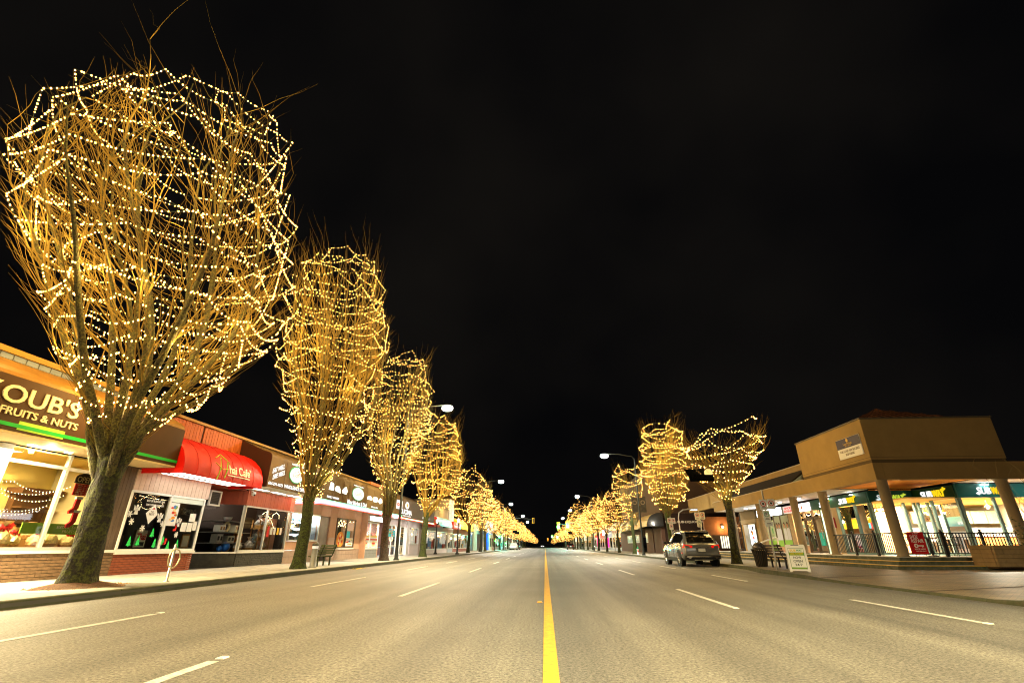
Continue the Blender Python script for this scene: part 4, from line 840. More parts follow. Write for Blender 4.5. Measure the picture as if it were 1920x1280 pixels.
while yy < 290:
    w = rnd.uniform(11, 18); h = rnd.uniform(4.2, 6.5)
    s = shop('shop_building', 'distant lit shop in the row of shops towards the end of the street', yy, yy + w, h, M('far_wall_%d' % (n_ % 6), cols_[n_ % 6], .8), None, glo_[n_ % 6], 1.8, nwin=3); s['group'] = 'distant shops on the near side row'
    s['label'] = '%s distant lit shop beyond the building with the blue pillar' % ORD[n_]
    if n_ % 3 == 0:
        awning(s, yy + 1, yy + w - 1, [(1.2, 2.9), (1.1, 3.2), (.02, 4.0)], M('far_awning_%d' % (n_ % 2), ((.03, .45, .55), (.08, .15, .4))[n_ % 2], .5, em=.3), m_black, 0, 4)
    yy += w + .3; n_ += 1
# ================================================================== RIGHT SIDE
m_tanw = M('tan_stucco', (.33, .215, .075), .85, var=.16, vs=1.1, bump=.15, bs=90)
m_tanc = M('tan_cap', (.42, .34, .22), .6)
m_steps = M('mossy_concrete', (.12, .115, .085), .85, var=.5, vs=5, col2=(.05, .06, .03), bump=.4)
m_nose = M('yellow_nosing', (.70, .42, .05), .6)
D = 14.75; DY = 22.75; DZ = .575
S10 = thing('strip_mall', 'tan stucco corner mall with raised deck, round columns and lit sandwich shop', 'shopping mall', (D, 30, .13))
# deck and steps (L-shaped, two treads below the deck)
for k, (x, y, z0, z1) in enumerate(((D, DY, .0, DZ), (D - .48, DY - .62, .0, .43), (D - .96, DY - 1.24, .0, .285))):
    o = MB().box(x, 60, y, 47 + .01 * k, z0, z1 - .02).build('deck' if k == 0 else 'step', m_steps, S10)
    if k == 0: MB().box(x - .015, 60, y - .015, 47, z1 - .02, z1).build('deck_floor', M('deck_concrete', (.58, .56, .50), .7, var=.15, vs=3), S10)
    else:
        MB().box(x - .01, x + .06, y + .055, 47 + .01 * k, z1 - .02, z1).build('step_nosing', m_nose, S10); MB().box(x - .01, 60, y - .01, y + .054, z1 - .02, z1).build('step_nosing', m_nose, S10)
        MB().box(x + .061, 60, y + .056, 47, z1 - .02, z1 - .002).build('tread', m_conc, S10)
# columns
m_col = M('column_plaster', (.25, .19, .11), .7, var=.1, vs=3)
for (x, y) in ((15.08, 22.98), (15.08, 27.95), (15.08, 31.25), (15.08, 36.3), (15.08, 41.6), (20.15, 23.0), (25.4, 23.0)):
    c_ = MB().lathe([(.24, 0), (.24, .03), (.215, .05), (.215, 3.08), (.24, 3.10), (.24, 3.13)], (x, y, DZ), 24).build('column', m_col, S10, True)
# eaves band, tall corner block
MB().box(14.9, 15.3, 22.96, 45.2, 3.72, 4.46).build('eaves_band', m_tanw, S10); MB().box(15.31, 40, 22.96, 23.3, 3.72, 4.46).build('eaves_band', m_tanw, S10)
MB().box(14.86, 15.35, 29.2, 45.25, 4.462, 4.50).build('cap', m_tanc, S10)
MB().box(14.93, 20.70, 22.99, 29.13, 4.462, 4.60).build('reveal', M('shadow_brown', (.12, .08, .035), .9), S10)  # groove's shade painted in as dark brown
MB().box(14.9, 20.72, 22.96, 29.15, 4.602, 6.46).build('corner_block', m_tanw, S10); MB().box(14.86, 20.76, 22.92, 29.19, 6.462, 6.53).build('cap', M('dark_cap', (.10, .08, .05), .6), S10)
MB().box(14.896, 20.716, 22.957, 29.12, 4.70, 4.715).build('reveal', M('shadow_brown'), S10)  # thin surface strip, a groove's shadow painted as dark brown
# standing seam hip roof behind the block
rf = MB().add([(15.6, 23.6, 6.56), (20.4, 23.6, 6.56), (20.4, 28.8, 6.56), (15.6, 28.8, 6.56), (18, 26.2, 7.75)], [(0, 1, 4), (1, 2, 4), (2, 3, 4), (3, 0, 4)]).build('roof', M('rust_metal_roof', (.42, .15, .04), .45, .2), S10)
for k in range(13):
    a = 15.6 + k * .4; ap_ = (18, 26.2, 7.78); t_ = 1 - abs(a - 18) / 2.4
    MB().tube([(a, 23.6, 6.58), (a, 23.6 + 2.6 * t_, 6.58 + 1.19 * t_)], .03, 4).build('roof_seam', M('roof_seam', (.10, .04, .02), .5), S10); b_ = 23.6 + k * .43; t2 = 1 - abs(b_ - 26.2) / 2.6
    MB().tube([(15.6, b_, 6.58), (15.6 + 2.4 * t2, b_, 6.58 + 1.19 * t2)], .03, 4).build('roof_seam', M('roof_seam'), S10)
# set back parapet and dark sloping roof with a skylight
MB().box(16.9, 17.2, 29.3, 60, 4.5, 5.9).build('parapet', m_tanw, S10); MB().box(16.86, 17.24, 29.3, 60, 5.902, 5.95).build('cap', m_tanc, S10)
MB().add([(15.4, 32.5, 4.47), (16.88, 32.5, 5.55), (16.88, 45, 5.55), (15.4, 45, 4.47), (15.4, 32.48, 4.46), (16.88, 32.48, 4.46)], [(0, 1, 2, 3), (0, 4, 5, 1)]).build('sloping_roof', M('dark_shingle', (.035, .028, .02), .7), S10)
MB().add([(15.4, 30.6, 4.47), (16.0, 31.4, 5.05), (15.4, 32.3, 4.47), (16.6, 31.4, 4.6)], [(0, 1, 2), (0, 3, 1), (2, 1, 3)]).build('skylight', M('skylight_glass', (.25, .30, .28), .15, spec=.8), S10)
box('roof', m_dark, S10, 15.3, 40, 23.3, 45, 4.40, 4.455)
# soffit: white with an orange painted sunken corner
box('soffit', m_sof, S10, 14.95, 16.9, 27.0, 45, 3.70, 3.72); box('soffit', m_sof, S10, 19.15, 40, 23.0, 24.4, 3.70, 3.72)
box('soffit', M('orange_ceiling', (.85, .33, .04), .7, var=.2, vs=1.5), S10, 14.95, 19.15, 23.0, 26.99, 3.74, 3.76)
for i in range(20): MB().box(17.0 + i * .105, 17.05 + i * .105, 26.98, 27.10, 3.655, 3.70).build('dentil', M('orange_ceiling'), S10)
for (x, y) in ((15.9, 44), (15.9, 40.8), (15.9, 38), (15.9, 34.8), (15.9, 32.2), (15.9, 29.6), (20.6, 23.7), (22, 23.7), (23.5, 23.7)):
    MB().lathe([(.10, 0), (.09, -.02)], (x, y, 3.70), 14).build('downlight', E('downlight_cool', (1, .97, .88), 30), S10)
MB().box(19.285, 19.30, 24.6, 27.0, 3.632, 3.640).box(17.2, 19.0, 27.225, 27.238, 3.632, 3.637).build('added_soffit_strip', E('added_strip_glow', (1, .75, .4), 20), S10)  # added glowing strips, tucked out of view to brighten the orange soffit
# eaves notice board
nb = thing('lease_sign', 'navy and white for lease banner with gold emblem on the tan corner block', 'sign', (14.9, 24.2, 5.4))
MB().box(14.86, 14.895, 23.27, 25.18, 4.92, 5.86).build('board', m_offw, nb); MB().box(14.85, 14.859, 23.28, 25.17, 5.40, 5.85).build('navy_field', M('navy_print', (.035, .025, .06), .5), nb)
disc('R', 14.85, 24.25, 5.74, .09, .006, 12).build('emblem', M('gold_print', (.6, .38, .05), .5), nb); text('LeeWest', 'R', 14.85, 24.6, 23.9, 5.53, 5.64, M('gold_print'), nb, depth=.006); text('REALTY GROUP', 'R', 14.85, 24.5, 24.0, 5.46, 5.50, M('gold_print'), nb, depth=.006)
text('FOR LEASE: 604-565-2822', 'R', 14.86, 25.0, 23.45, 5.20, 5.31, M('brown_print', (.12, .07, .03), .5), nb, depth=.006); text('BOB CHANG', 'R', 14.86, 24.6, 23.9, 5.04, 5.15, M('brown_print'), nb, depth=.006)
# sign band above the glazing, following the stepped shop front
m_sg = M('dark_green_band', (.012, .075, .035), .5); m_st2 = M('teal_band', (.015, .13, .13), .4)
SWW, SWY = E('letter_white', (1, .98, .95), .85), E('letter_yellow', (1, .62, .01), .75)
MB().box(16.9, 17.1, 27.25, 32.95, 3.05, 3.63).build('sign_band', m_sg, S10)
MB().box(16.92, 19.13, 27.14, 27.24, 3.05, 3.63).build('sign_band', m_st2, S10)
MB().box(19.14, 19.3, 24.42, 27.2, 3.05, 3.63).build('sign_band', m_sg, S10)
MB().box(19.16, 30, 24.3, 24.41, 3.05, 3.66).build('sign_band', m_st2, S10)
def sub(plane, c0, h0, h1, z0, z1, lit=True):
    """the sandwich shop's lettering: white then yellow, an arrow at each end"""
    d = 1 if h1 > h0 else -1; W_ = abs(h1 - h0); P = lambda u: h0 + d * W_ * u; H_ = z1 - z0
    w, y_ = (SWW, SWY) if lit else (M('dim_white', (.6, .7, .7), .5, em=.5), M('dim_yellow', (.45, .6, .05), .5, em=.6))
    text('SUB', plane, c0, P(.06), P(.48), z0, z1, w, S10, bold=.014, depth=.05, skew=.02); text('WAY', plane, c0, P(.50), P(.93), z0, z1, y_, S10, bold=.014, depth=.05, skew=.02)
    shape(plane, c0, [(P(.0), z0 + H_ * .12), (P(.09), z0 - H_ * .12), (P(.09), z0 + H_ * .04), (P(.15), z0 + H_ * .04), (P(.15), z0 + H_ * .2), (P(.09), z0 + H_ * .2), (P(.09), z0 + H_ * .36)], .05).build('arrow', w, S10)
    shape(plane, c0, [(P(1.02), z1 + H_ * .02), (P(.93), z1 + H_ * .28), (P(.93), z1 + H_ * .12), (P(.87), z1 + H_ * .06), (P(.87), z1 - H_ * .10), (P(.93), z1 - H_ * .06), (P(.93), z1 - H_ * .22)], .05).build('arrow', y_, S10)
sub('R', 16.9, 29.86, 28.18, 3.17, 3.46); sub('R', 16.9, 31.95, 30.75, 3.17, 3.44)
sub('F', 27.14, 17.24, 18.80, 3.17, 3.44, False)
text('ot', 'F', 27.14, 18.62, 18.98, 3.16, 3.36, M('pale_blue_print', (.10, .35, .50), .4), S10, depth=.004)
sub('R', 19.14, 26.62, 24.88, 3.17, 3.50); sub('F', 24.3, 19.97, 21.35, 3.19, 3.50)
shape('F', 24.3, [(22.1, 3.3), (22.4, 3.2), (22.4, 3.45)], .05).build('arrow', SWW, S10)
for (x, y) in ((16.8, 28.2), (16.8, 30.6)): MB().box(x - .05, x, y, y + .22, 3.54, 3.57).build('band_light', E('downlight_cool'), S10)
MB().box(20.3, 20.6, 24.22, 24.29, 3.58, 3.61).build('band_light', E('downlight_cool'), S10)
# other tenants' signs on the street face
MB().box(16.88, 17.1, 37.0, 41.32, 3.04, 3.56).build('sign_case', m_whitef, S10); MB().box(16.86, 16.879, 37.05, 41.27, 3.06, 3.54).build('sign_face', E('white_sign_glow', (.95, .97, 1), 6), S10)
MB().box(16.88, 17.1, 35.15, 36.72, 3.04, 3.54).build('sign_case', m_whitef, S10)
MB().box(16.86, 16.879, 35.18, 36.69, 3.06, 3.52).build('sign_face', M('pale_sign', (.7, .62, .6), .5, em=.45), S10); text('SHOE', 'R', 16.86, 36.5, 35.5, 3.31, 3.46, M('sign_red'), S10, depth=.01, bold=.01); text('REPAIR', 'R', 16.86, 36.6, 35.4, 3.12, 3.27, M('sign_red'), S10, depth=.01, bold=.01)
MB().box(16.88, 17.1, 33.0, 35.0, 3.05, 3.56).build('sign_case', m_whitef, S10); MB().box(16.86, 16.879, 33.04, 34.96, 3.07, 3.54).build('sign_face', E('pink_sign_glow', (1, .93, .96), 4.5), S10)
text('777', 'R', 16.86, 33.9, 33.1, 3.16, 3.42, M('magenta_print', (.7, .03, .25), .5), S10, depth=.01, bold=.02); MB().box(16.85, 16.859, 33.97, 34.15, 3.16, 3.42).build('emblem', M('orange_print'), S10); disc('R', 16.86, 34.75, 3.3, .14, .01, 12, .05).build('emblem', M('teal_print', (.02, .4, .4), .5), S10)
# ---- glazing, street face (from the far end towards the corner)
m_gw = M('grey_green_frame', (.16, .26, .25), .4, .3)
def gl_R(a, b, z0=DZ + .02, z1=3.0, x=16.95): return MB().quad((x, a, z0), (x, b, z0), (x, b, z1), (x, a, z1)).build('window_pane', m_glass, S10)
def gl_F(a, b, y, z0=DZ + .02, z1=3.0): return MB().quad((a, y, z0), (b, y, z0), (b, y, z1), (a, y, z1)).build('window_pane', m_glass, S10)
for y in (27.3, 28.55, 30.2, 32.0): MB().box(16.88, 17.02, y - .05, y + .05, DZ, 3.04).build('window_frame', m_gw, S10)
for a, b in ((27.35, 28.5), (28.6, 30.15)): gl_R(a, b); MB().box(16.9, 17.0, a, b, DZ, DZ + .10).build('window_frame', m_gw, S10)
box('pier', M('tan_brick', (.42, .30, .16), .8), S10, 16.9, 17.2, 30.26, 31.3, DZ, 3.04)
for x in (16.98, 18.58, 19.1): MB().box(x - .05, x + .05, 27.12, 27.26, DZ, 3.04).build('window_frame', m_gw, S10)
for a, b in ((17.03, 18.53), (18.63, 19.05)): gl_F(a, b, 27.2); MB().box(a, b, 27.15, 27.24, DZ, DZ + .1).build('window_frame', m_gw, S10)
for y in (24.45, 26.05, 27.0): MB().box(19.12, 19.24, y - .06, y + .06, DZ, 3.04).build('window_frame', m_gw, S10)
for a, b in ((24.5, 26.0), (26.1, 26.95)): gl_R(a, b, x=19.18); MB().box(19.14, 19.22, a, b, DZ, DZ + .1).build('window_frame', m_gw, S10)
for x in (19.24, 20.72, 22.3, 24, 26): MB().box(x - .06, x + .06, 24.36, 24.46, DZ, 3.04).build('window_frame', m_gw, S10)
for a, b in ((19.3, 20.66), (20.78, 22.24), (22.36, 23.94), (24.06, 25.94)): gl_F(a, b, 24.4); MB().box(a, b, 24.37, 24.44, DZ, DZ + .1).build('window_frame', m_gw, S10)
# interior of the sandwich shop
m_lw = M('light_wall', (.82, .74, .56), .8)
box('back_wall', m_lw, S10, 24.9, 25.0, 24.5, 33, DZ, 3.3); box('back_wall', m_lw, S10, 17.1, 25, 32.6, 32.75, DZ, 3.3); box('floor', M('terracotta', (.40, .20, .10), .5), S10, 17.1, 25, 27.3, 32.6, DZ - .02, DZ + .01); box('floor', M('terracotta'), S10, 19.3, 26, 24.5, 27.3, DZ - .02, DZ + .01)
box('ceiling', M('yellow_ceiling', (.80, .60, .20), .8), S10, 17.0, 26, 24.5, 32.6, 3.05, 3.10); box('counter_front', M('counter_wood', (.50, .24, .08), .5), S10, 20.0, 24.8, 27.6, 28.2, DZ + .01, 1.42); box('counter_top', m_whitef, S10, 19.9, 24.9, 27.55, 28.3, 1.43, 1.50)
box('orange_door', M('orange_door', (.75, .32, .03), .6), S10, 18.3, 19.3, 32.4, 32.58, DZ + .01, 2.6); box('brick_wall', M('pale_brickwork', (.62, .46, .28), .8, var=.3, vs=9), S10, 19.35, 19.5, 28.6, 32.55, DZ + .01, 3.0)
box('sneeze_guard', M('steel_grey', (.4, .42, .42), .3, .5), S10, 20.0, 24.0, 27.6, 27.9, 1.51, 1.85)
for i in range(6):
    t = tag(box('menu_board', M('menu_lit', (.85, .55, .25), .6, em=.55, var=.6, vs=7), None, 20.0 + i * .78, 20.72 + i * .78, 28.9, 28.98, 2.1, 2.72), '%s lit menu panel above the sandwich counter counted from the street' % ORD[i], 'menu board', 'menu panels above the sandwich counter')
tag(box('back_shelf', M('steel_grey'), None, 19.9, 24.8, 29.0, 29.4, DZ + .01, 1.9), 'steel back counter under the lit menu panels', 'counter')
tag(box('green_sign', M('green_glow', (.05, .5, .08), .5, em=.5), None, 21.0, 21.9, 28.85, 28.9, 1.92, 2.07), 'small green sign below the menu panels', 'sign')
lamp('sandwich_light', (21.8, 26.6, 3.0), 1300, (1, .88, .66), S10, (4, 3), 'AREA'); lamp('sandwich_light', (18.2, 30.0, 3.0), 1050, (1, .85, .58), S10, (2, 3.6), 'AREA')
def pendant(x, y, z, label):
    t = thing('pendant_lamp', label, 'lamp', (x, y, z), None)
    MB().lathe([(.02, .5), (.02, .12), (.13, .0), (.12, -.02)], (x, y, z), 12).build('shade', M('amber_shade', (.8, .35, .05), .4, em=.8), t); MB().ball((x, y, z - .03), .06, 8, 6).build('bulb', E('pendant_glow', (1, .8, .5), 25), t)
pendant(17.4, 29.0, 2.62, 'amber pendant lamp in the street side window of the sandwich shop'); pendant(17.5, 27.7, 2.62, 'amber pendant lamp close to the corner of the sandwich shop'); pendant(18.1, 28.2, 2.66, 'amber pendant lamp behind the dim sign of the sandwich shop'); pendant(21.1, 25.3, 2.7, 'amber pendant lamp over the counter side window'); pendant(19.9, 26.2, 2.72, 'bright pendant lamp in the facet with the lit letters')
for i, (y, z0, z1) in enumerate(((28.9, 1.3, 2.5), (29.8, 1.2, 2.2))):
    t = thing('food_poster', ('white poster with a green figure in the street side sandwich shop window', 'pale poster on the far pane of the street side sandwich shop window')[i], 'poster', (17, y, z0)); 
    MB().box(16.97, 16.98, y - .4 if i == 0 else y - .25, y + .25, z0, z1).build('sheet', m_offw, t); shape('R', 16.969, [(y - .25, z0 + .1), (y + .1, z0 + .05), (y + .12, z0 + .6), (y - .1, z0 + .8)], .005).build('print', M('print_green', (.08, .5, .12), .6) if i == 0 else M('food_cream'), t); MB().box(16.955, 16.968, y - .22, y + .12, z1 - .35, z1 - .08).build('code_panel', m_gt, t)
mb_ = thing('red_mailbox', 'pair of dark red boxes on the pier by the sandwich shop door', 'mailbox', (16.85, 30.9, 2))
MB().box(16.7, 16.88, 30.62, 30.9, 1.96, 2.52).build('box', M('maroon', (.3, .02, .03), .4), mb_); MB().box(16.7, 16.88, 30.95, 31.22, 1.96, 2.52).build('box', M('red_box', (.65, .08, .08), .4), mb_)
# ---- shoe repair / convenience door and poster windows
for y in (32.05, 33.1, 34.15): MB().box(16.88, 17.02, y - .05, y + .05, DZ, 3.04).build('door_frame', M('dark_bronze'), S10)
for y in (32.58, 33.62):
    dd = MB().box(16.92, 16.98, y - .46, y + .46, DZ + .02, DZ + .14).box(16.92, 16.98, y - .46, y - .38, DZ + .14, 2.6).box(16.92, 16.98, y + .38, y + .46, DZ + .14, 2.6).box(16.92, 16.98, y - .38, y + .38, 2.5, 2.6).build('door', M('dark_bronze'), S10)
    MB().quad((16.95, y - .38, DZ + .14), (16.95, y + .38, DZ + .14), (16.95, y + .38, 2.5), (16.95, y - .38, 2.5)).build('door_glass', m_glass, dd); MB().box(16.86, 16.90, y - .3, y - .26, 1.4, 1.9).build('handle', m_st, dd)
box('transom', M('dark_bronze'), S10, 16.9, 17.0, 32.1, 34.1, 2.62, 2.68)
fairy('fairy_lights', 'warm light string in the transom over the bronze double door', [[(17.1, 32.15 + .2 * k, 2.82 + .06 * math.sin(k * 2)) for k in range(11)]], .07, .014, m_bulb_s)
gl_R(34.2, 35.1, 1.06); MB().box(16.88, 17.05, 34.2, 35.14, 1.0, 1.06).build('window_sill', m_whitef, S10); box('wall', m_stu, S10, 16.92, 17.2, 34.2, 35.14, DZ, .99); MB().box(16.88, 17.02, 35.1, 35.2, DZ, 3.04).build('window_frame', m_whitef, S10)
box('back_wall', M('store_back', (.8, .55, .28), .8), S10, 19.2, 19.3, 32.0, 36.3, DZ, 3.3); box('floor', M('terracotta'), S10, 17.1, 19.2, 32.76, 36.3, DZ, DZ + .01); box('ceiling', m_whitef, S10, 17.05, 19.3, 32.76, 36.3, 3.06, 3.1); lamp('store_light', (18.0, 34.0, 3.0), 520, (1, .82, .5), S10, (1.5, 2.6), 'AREA')
for r, z in enumerate((1.1, 1.45, 1.8, 2.15)):
    box('shelf', M('shelf_wood'), S10, 17.5, 17.9, 32.2, 36.2, z - .03, z)
    for k in range(14): tag(MB().box(17.5, 17.75, 32.25 + k * .28, 32.45 + k * .28, z, z + rnd.uniform(.12, .28)).build('goods', rnd.choice(pk + [M('food_orange'), m_wick, m_black]), None, at=(17.6, 32.3 + k * .28, z)), 'packet on the shelves of the store behind the bronze double door', 'goods', 'goods behind the bronze double door')
ts = tag(box('teal_poster', M('teal_print', (.02, .4, .4), .5), None, 16.9, 16.915, 32.3, 32.75, 1.0, 1.75), 'teal poster at the foot of the bronze double door', 'poster')
box('pier', M('tan_brick'), S10, 16.9, 17.2, 35.65, 36.25, DZ, 3.04)
for k in range(26): MB().box(16.88, 16.9, 35.66, 36.24, DZ + .02 + k * .093, DZ + .095 + k * .093).build('brick', M('tan_brick_face', (.48, .34, .18), .8, var=.3, vs=6), S10)
m_pg = M('poster_green', (.22, .42, .05), .6, em=.12); m_pd = M('poster_ground', (.32, .34, .22), .6)
box('wall', m_stu, S10, 16.95, 17.2, 36.26, 41.15, DZ, .93)
for i, (a, b, nm) in enumerate(((36.3, 37.55, 'poster of a group in pale shirts on the first poster window past the brick pier'), (37.62, 38.6, 'poster of a standing couple on the poster window beside the green door'), (39.55, 41.05, 'poster of a long haired person on the farthest poster window'))):
    t = thing('window_poster', nm, 'poster', (16.94, a, 1))
    MB().box(16.93, 16.95, a, b, .95, 2.98).build('sheet', m_pd, t); MB().box(16.92, 16.929, a + .01, b - .01, .96, 1.36).build('green_band', m_pg, t)
    for k in range(2 if i < 2 else 1):
        c = a + (b - a) * ((.3, .68)[k] if i < 2 else .5); hz = 2.3 if i < 2 else 2.55
        sk, sh, hr = M('print_skin', (.55, .28, .15), .7), M('print_shirt', (.55, .55, .58), .7) if i < 2 else M('print_skin'), M('print_hair', (.08, .05, .03), .7)
        shape('R', 16.924 - .001 * k, [(c - .22, 1.37), (c + .22, 1.37), (c + .2, hz - .25), (c + .06, hz - .14), (c - .06, hz - .14), (c - .2, hz - .25)], .004).build('print', sh, t)
        disc('R', 16.918 - .002 * k, c, hz + .04, .15, .004, 14, 0, .2).build('print', hr, t); disc('R', 16.913 - .002 * k, c, hz, .10, .004, 14, 0, .14).build('print', sk, t)
for y in (36.28, 37.58, 38.62, 39.52, 41.1): MB().box(16.88, 17.0, y - .04, y + .04, .93, 3.02).build('window_frame', M('dark_bronze'), S10)
dd = box('door', M('pale_green_door', (.36, .45, .28), .5), S10, 16.9, 16.96, 38.68, 39.46, DZ + .02, 2.75); MB().box(16.89, 16.899, 38.72, 39.42, DZ + .05, 1.35).build('door_panel', m_pg, dd); MB().box(16.885, 16.899, 39.0, 39.12, 1.85, 2.2).build('door_mark', m_lg, dd)
box('wall', m_dark, S10, 17.2, 17.3, 36.3, 46, DZ, 3.6); box('wall', m_tanw, S10, 16.95, 17.15, 41.2, 41.9, DZ, 3.02)
lp = thing('lit_poster', 'glowing white poster panel with printed figures by the grey door', 'poster', (16.9, 42.7, 1.7))
MB().box(16.84, 16.9, 42.05, 43.3, 1.0, 2.62).build('case', m_alu, lp); MB().box(16.83, 16.839, 42.1, 43.25, 1.05, 2.57).build('face', E('poster_glow', (.92, .95, 1), 2.2), lp)
for (y, z, r, rz, mt) in ((42.5, 2.3, .2, .16, M('navy_print')), (42.7, 1.95, .18, .2, M('food_orange')), (42.9, 2.05, .1, .12, M('navy_print')), (42.5, 1.3, .18, .1, M('pack_blue')), (42.6, 1.6, .2, .12, M('pack_red'))): disc('R', 16.829, y, z, r, .006, 12, 0, rz).build('print', mt, lp)
dd = box('door', M('grey_door', (.32, .36, .40), .5), S10, 16.9, 16.96, 43.4, 44.5, DZ + .02, 2.62); MB().box(16.86, 16.9, 43.5, 43.55, 1.5, 1.65).build('handle', m_st, dd)
box('wall', m_tanw, S10, 16.97, 17.15, 41.95, 45.05, DZ, 2.66); box('wall', M('tan_siding'), S10, 16.93, 17.15, 41.95, 45.05, 2.67, 3.0); box('wall', M('tan_siding_dark'), S10, 16.96, 17.15, 41.95, 45.05, 3.01, 3.68)
# dark alley end with a lit wall lamp and window
wl_ = thing('wall_lamp', 'small amber wall lamp glowing in the dark alley behind the slanted tree', 'lamp', (16.5, 48.5, 2.6))
MB().box(16.4, 16.6, 48.5, 48.62, 2.5, 2.8).build('bracket', m_black, wl_); MB().ball((16.5, 48.42, 2.6), .08, 8, 6).build('bulb', E('amber_glow', (1, .62, .2), 60), wl_); lamp('amber_light', (16.5, 48.2, 2.55), 90, (1, .55, .2), wl_, .1)
al = thing('alley_wall', 'rusty brown alley wall with a barred lit window past the mall', 'wall', (17.5, 48.7, .13))
MB().box(14.9, 24, 48.65, 48.9, .1, 3.5).build('wall', M('rust_brown_wall', (.20, .09, .04), .8, var=.25, vs=3), al); MB().box(15.5, 17.1, 48.6, 48.64, .62, 1.9).build('window', m_dark, al)
for k in range(4): MB().box(16.2 + k * .2, 16.32 + k * .2, 48.57, 48.595, .8, 1.8).build('blind_slat', M('lit_blind', (.75, .8, .7), .6, em=.8), al)
gt_ = thing('iron_gate', 'tall dark iron gate beside the slanted tree at the alley', 'gate', (17.0, 46.5, .6))
for k in range(8): MB().box(16.9, 16.94, 45.2 + k * .3, 45.24 + k * .3, .5, 3.1).build('bar', m_black, gt_)
for z in (.7, 1.6, 2.4): MB().box(16.89, 16.95, 45.1, 47.5, z, z + .06).build('rail', m_black, gt_)

# terrace railing: top rails, posts with ball finials, slender bars
rl = thing('terrace_railing', 'black iron railing with ball topped posts round the mall deck', 'railing', (15.0, 23, DZ))
def rail(p, q, posts):
    p, q = Vector(p), Vector(q); d = (q - p); L = d.length; d.normalize(); n = Vector((-d.y, d.x, 0))
    for z, h in ((.90, .05), (.74, .02), (.12, .03)): MB().obox(p, d, (0, 0, 1), n, 0, L, z, z + h, -.022, .022).build('rail', m_black, rl)
    for a in posts:
        MB().obox(p, d, (0, 0, 1), n, a - .045, a + .045, 0, .98, -.045, .045).build('post', m_black, rl); MB().ball(tuple(p + d * a + Vector((0, 0, 1.03))), .055, 10, 6).build('finial', m_black, rl)
    a = .1
    while a < L: 
        MB().obox(p, d, (0, 0, 1), n, a - .013, a + .013, .15, .90, -.013, .013).build('bar', m_black, rl); a += .125
rail((15.02, 27.7, DZ), (15.02, 23.25, DZ), (1.6, 3.25)); rail((15.35, 22.95, DZ), (19.9, 22.95, DZ), (1.50, 3.10))
sh_ = thing('shoe_sign', 'red shoe repair sign with a white key hung on the terrace railing', 'sign', (15.7, 22.88, 1.1))
MB().box(15.42, 16.06, 22.86, 22.90, .68, 1.54).build('board', M('sign_board_red', (.55, .012, .015), .45), sh_)
for s, z0, z1, a, b in (('6-AM', 1.46, 1.51, 15.62, 15.84), ('SHOE', 1.28, 1.42, 15.48, 15.80), ('REPAIR', 1.12, 1.26, 15.50, 16.0), ('MADE HERE', .84, .90, 15.55, 15.98), ('604-298-7911', .77, .81, 15.58, 15.97)): text(s, 'F', 22.86, a, b, z0, z1, m_wl, sh_, depth=.006, bold=.01)
disc('F', 22.86, 15.64, 1.0, .085, .006, 16, .035).build('key_bow', m_wl, sh_); MB().box(15.71, 15.94, 22.853, 22.86, .975, 1.025).box(15.86, 15.89, 22.853, 22.86, .94, .975).box(15.91, 15.94, 22.853, 22.86, .95, .975).build('key_blade', m_wl, sh_)
def cafe_chair(x, y, ang, label, group):
    t = thing('terrace_chair', label, 'chair', (x, y, DZ), group); c, s = math.cos(ang), math.sin(ang)
    P = lambda a, b, z: (x + a * c - b * s, y + a * s + b * c, DZ + z)
    for a in (-.19, .19):
        for b in (-.19, .19): MB().tube([P(a, b, .44), P(a * 1.15, b * 1.15, 0)], .013, 5).build('leg', m_black, t)
    MB().add([P(-.2, -.2, .44), P(.2, -.2, .44), P(.2, .2, .44), P(-.2, .2, .44), P(-.2, -.2, .47), P(.2, -.2, .47), P(.2, .2, .47), P(-.2, .2, .47)], [(3, 2, 1, 0), (4, 5, 6, 7), (0, 1, 5, 4), (1, 2, 6, 5), (2, 3, 7, 6), (3, 0, 4, 7)]).build('seat', m_black, t)
    MB().tube([P(-.19, .2, .45), P(-.2, .27, .8), P(-.12, .29, .9), P(.12, .29, .9), P(.2, .27, .8), P(.19, .2, .45)], .014, 6).build('back_frame', m_black, t)
    for a in (-.08, 0, .08): MB().tube([P(a, .2, .46), P(a, .29, .89)], .009, 4).build('back_bar', m_black, t)
    MB().tube([P(-.2, .25, .66), P(-.24, 0, .68), P(-.2, -.18, .46)], .011, 5).build('arm', m_black, t); MB().tube([P(.2, .25, .66), P(.24, 0, .68), P(.2, -.18, .46)], .011, 5).build('arm', m_black, t)
GC = 'black iron chairs on the mall terrace'
for (x, y, a) in ((16.3, 23.9, 1.6), (17.5, 23.8, -1.6), (18.0, 24.0, .4)): cafe_chair(x, y, a, 'black iron armchair ' + ('between the round column and the terrace table', 'on the planter side of the terrace table', 'turned askew close to the lit window with the counter')[int(x - 16)], GC)
tb = thing('terrace_table', 'black round table between the iron chairs on the mall terrace', 'table', (16.9, 23.85, DZ)); MB().lathe([(.33, .70), (.34, .71), (.34, .73), (.33, .74)], (16.9, 23.85, DZ), 18).build('tabletop', m_black, tb); MB().lathe([(.22, 0), (.2, .03), (.04, .06), (.035, .70)], (16.9, 23.85, DZ), 12).build('pedestal', m_black, tb)
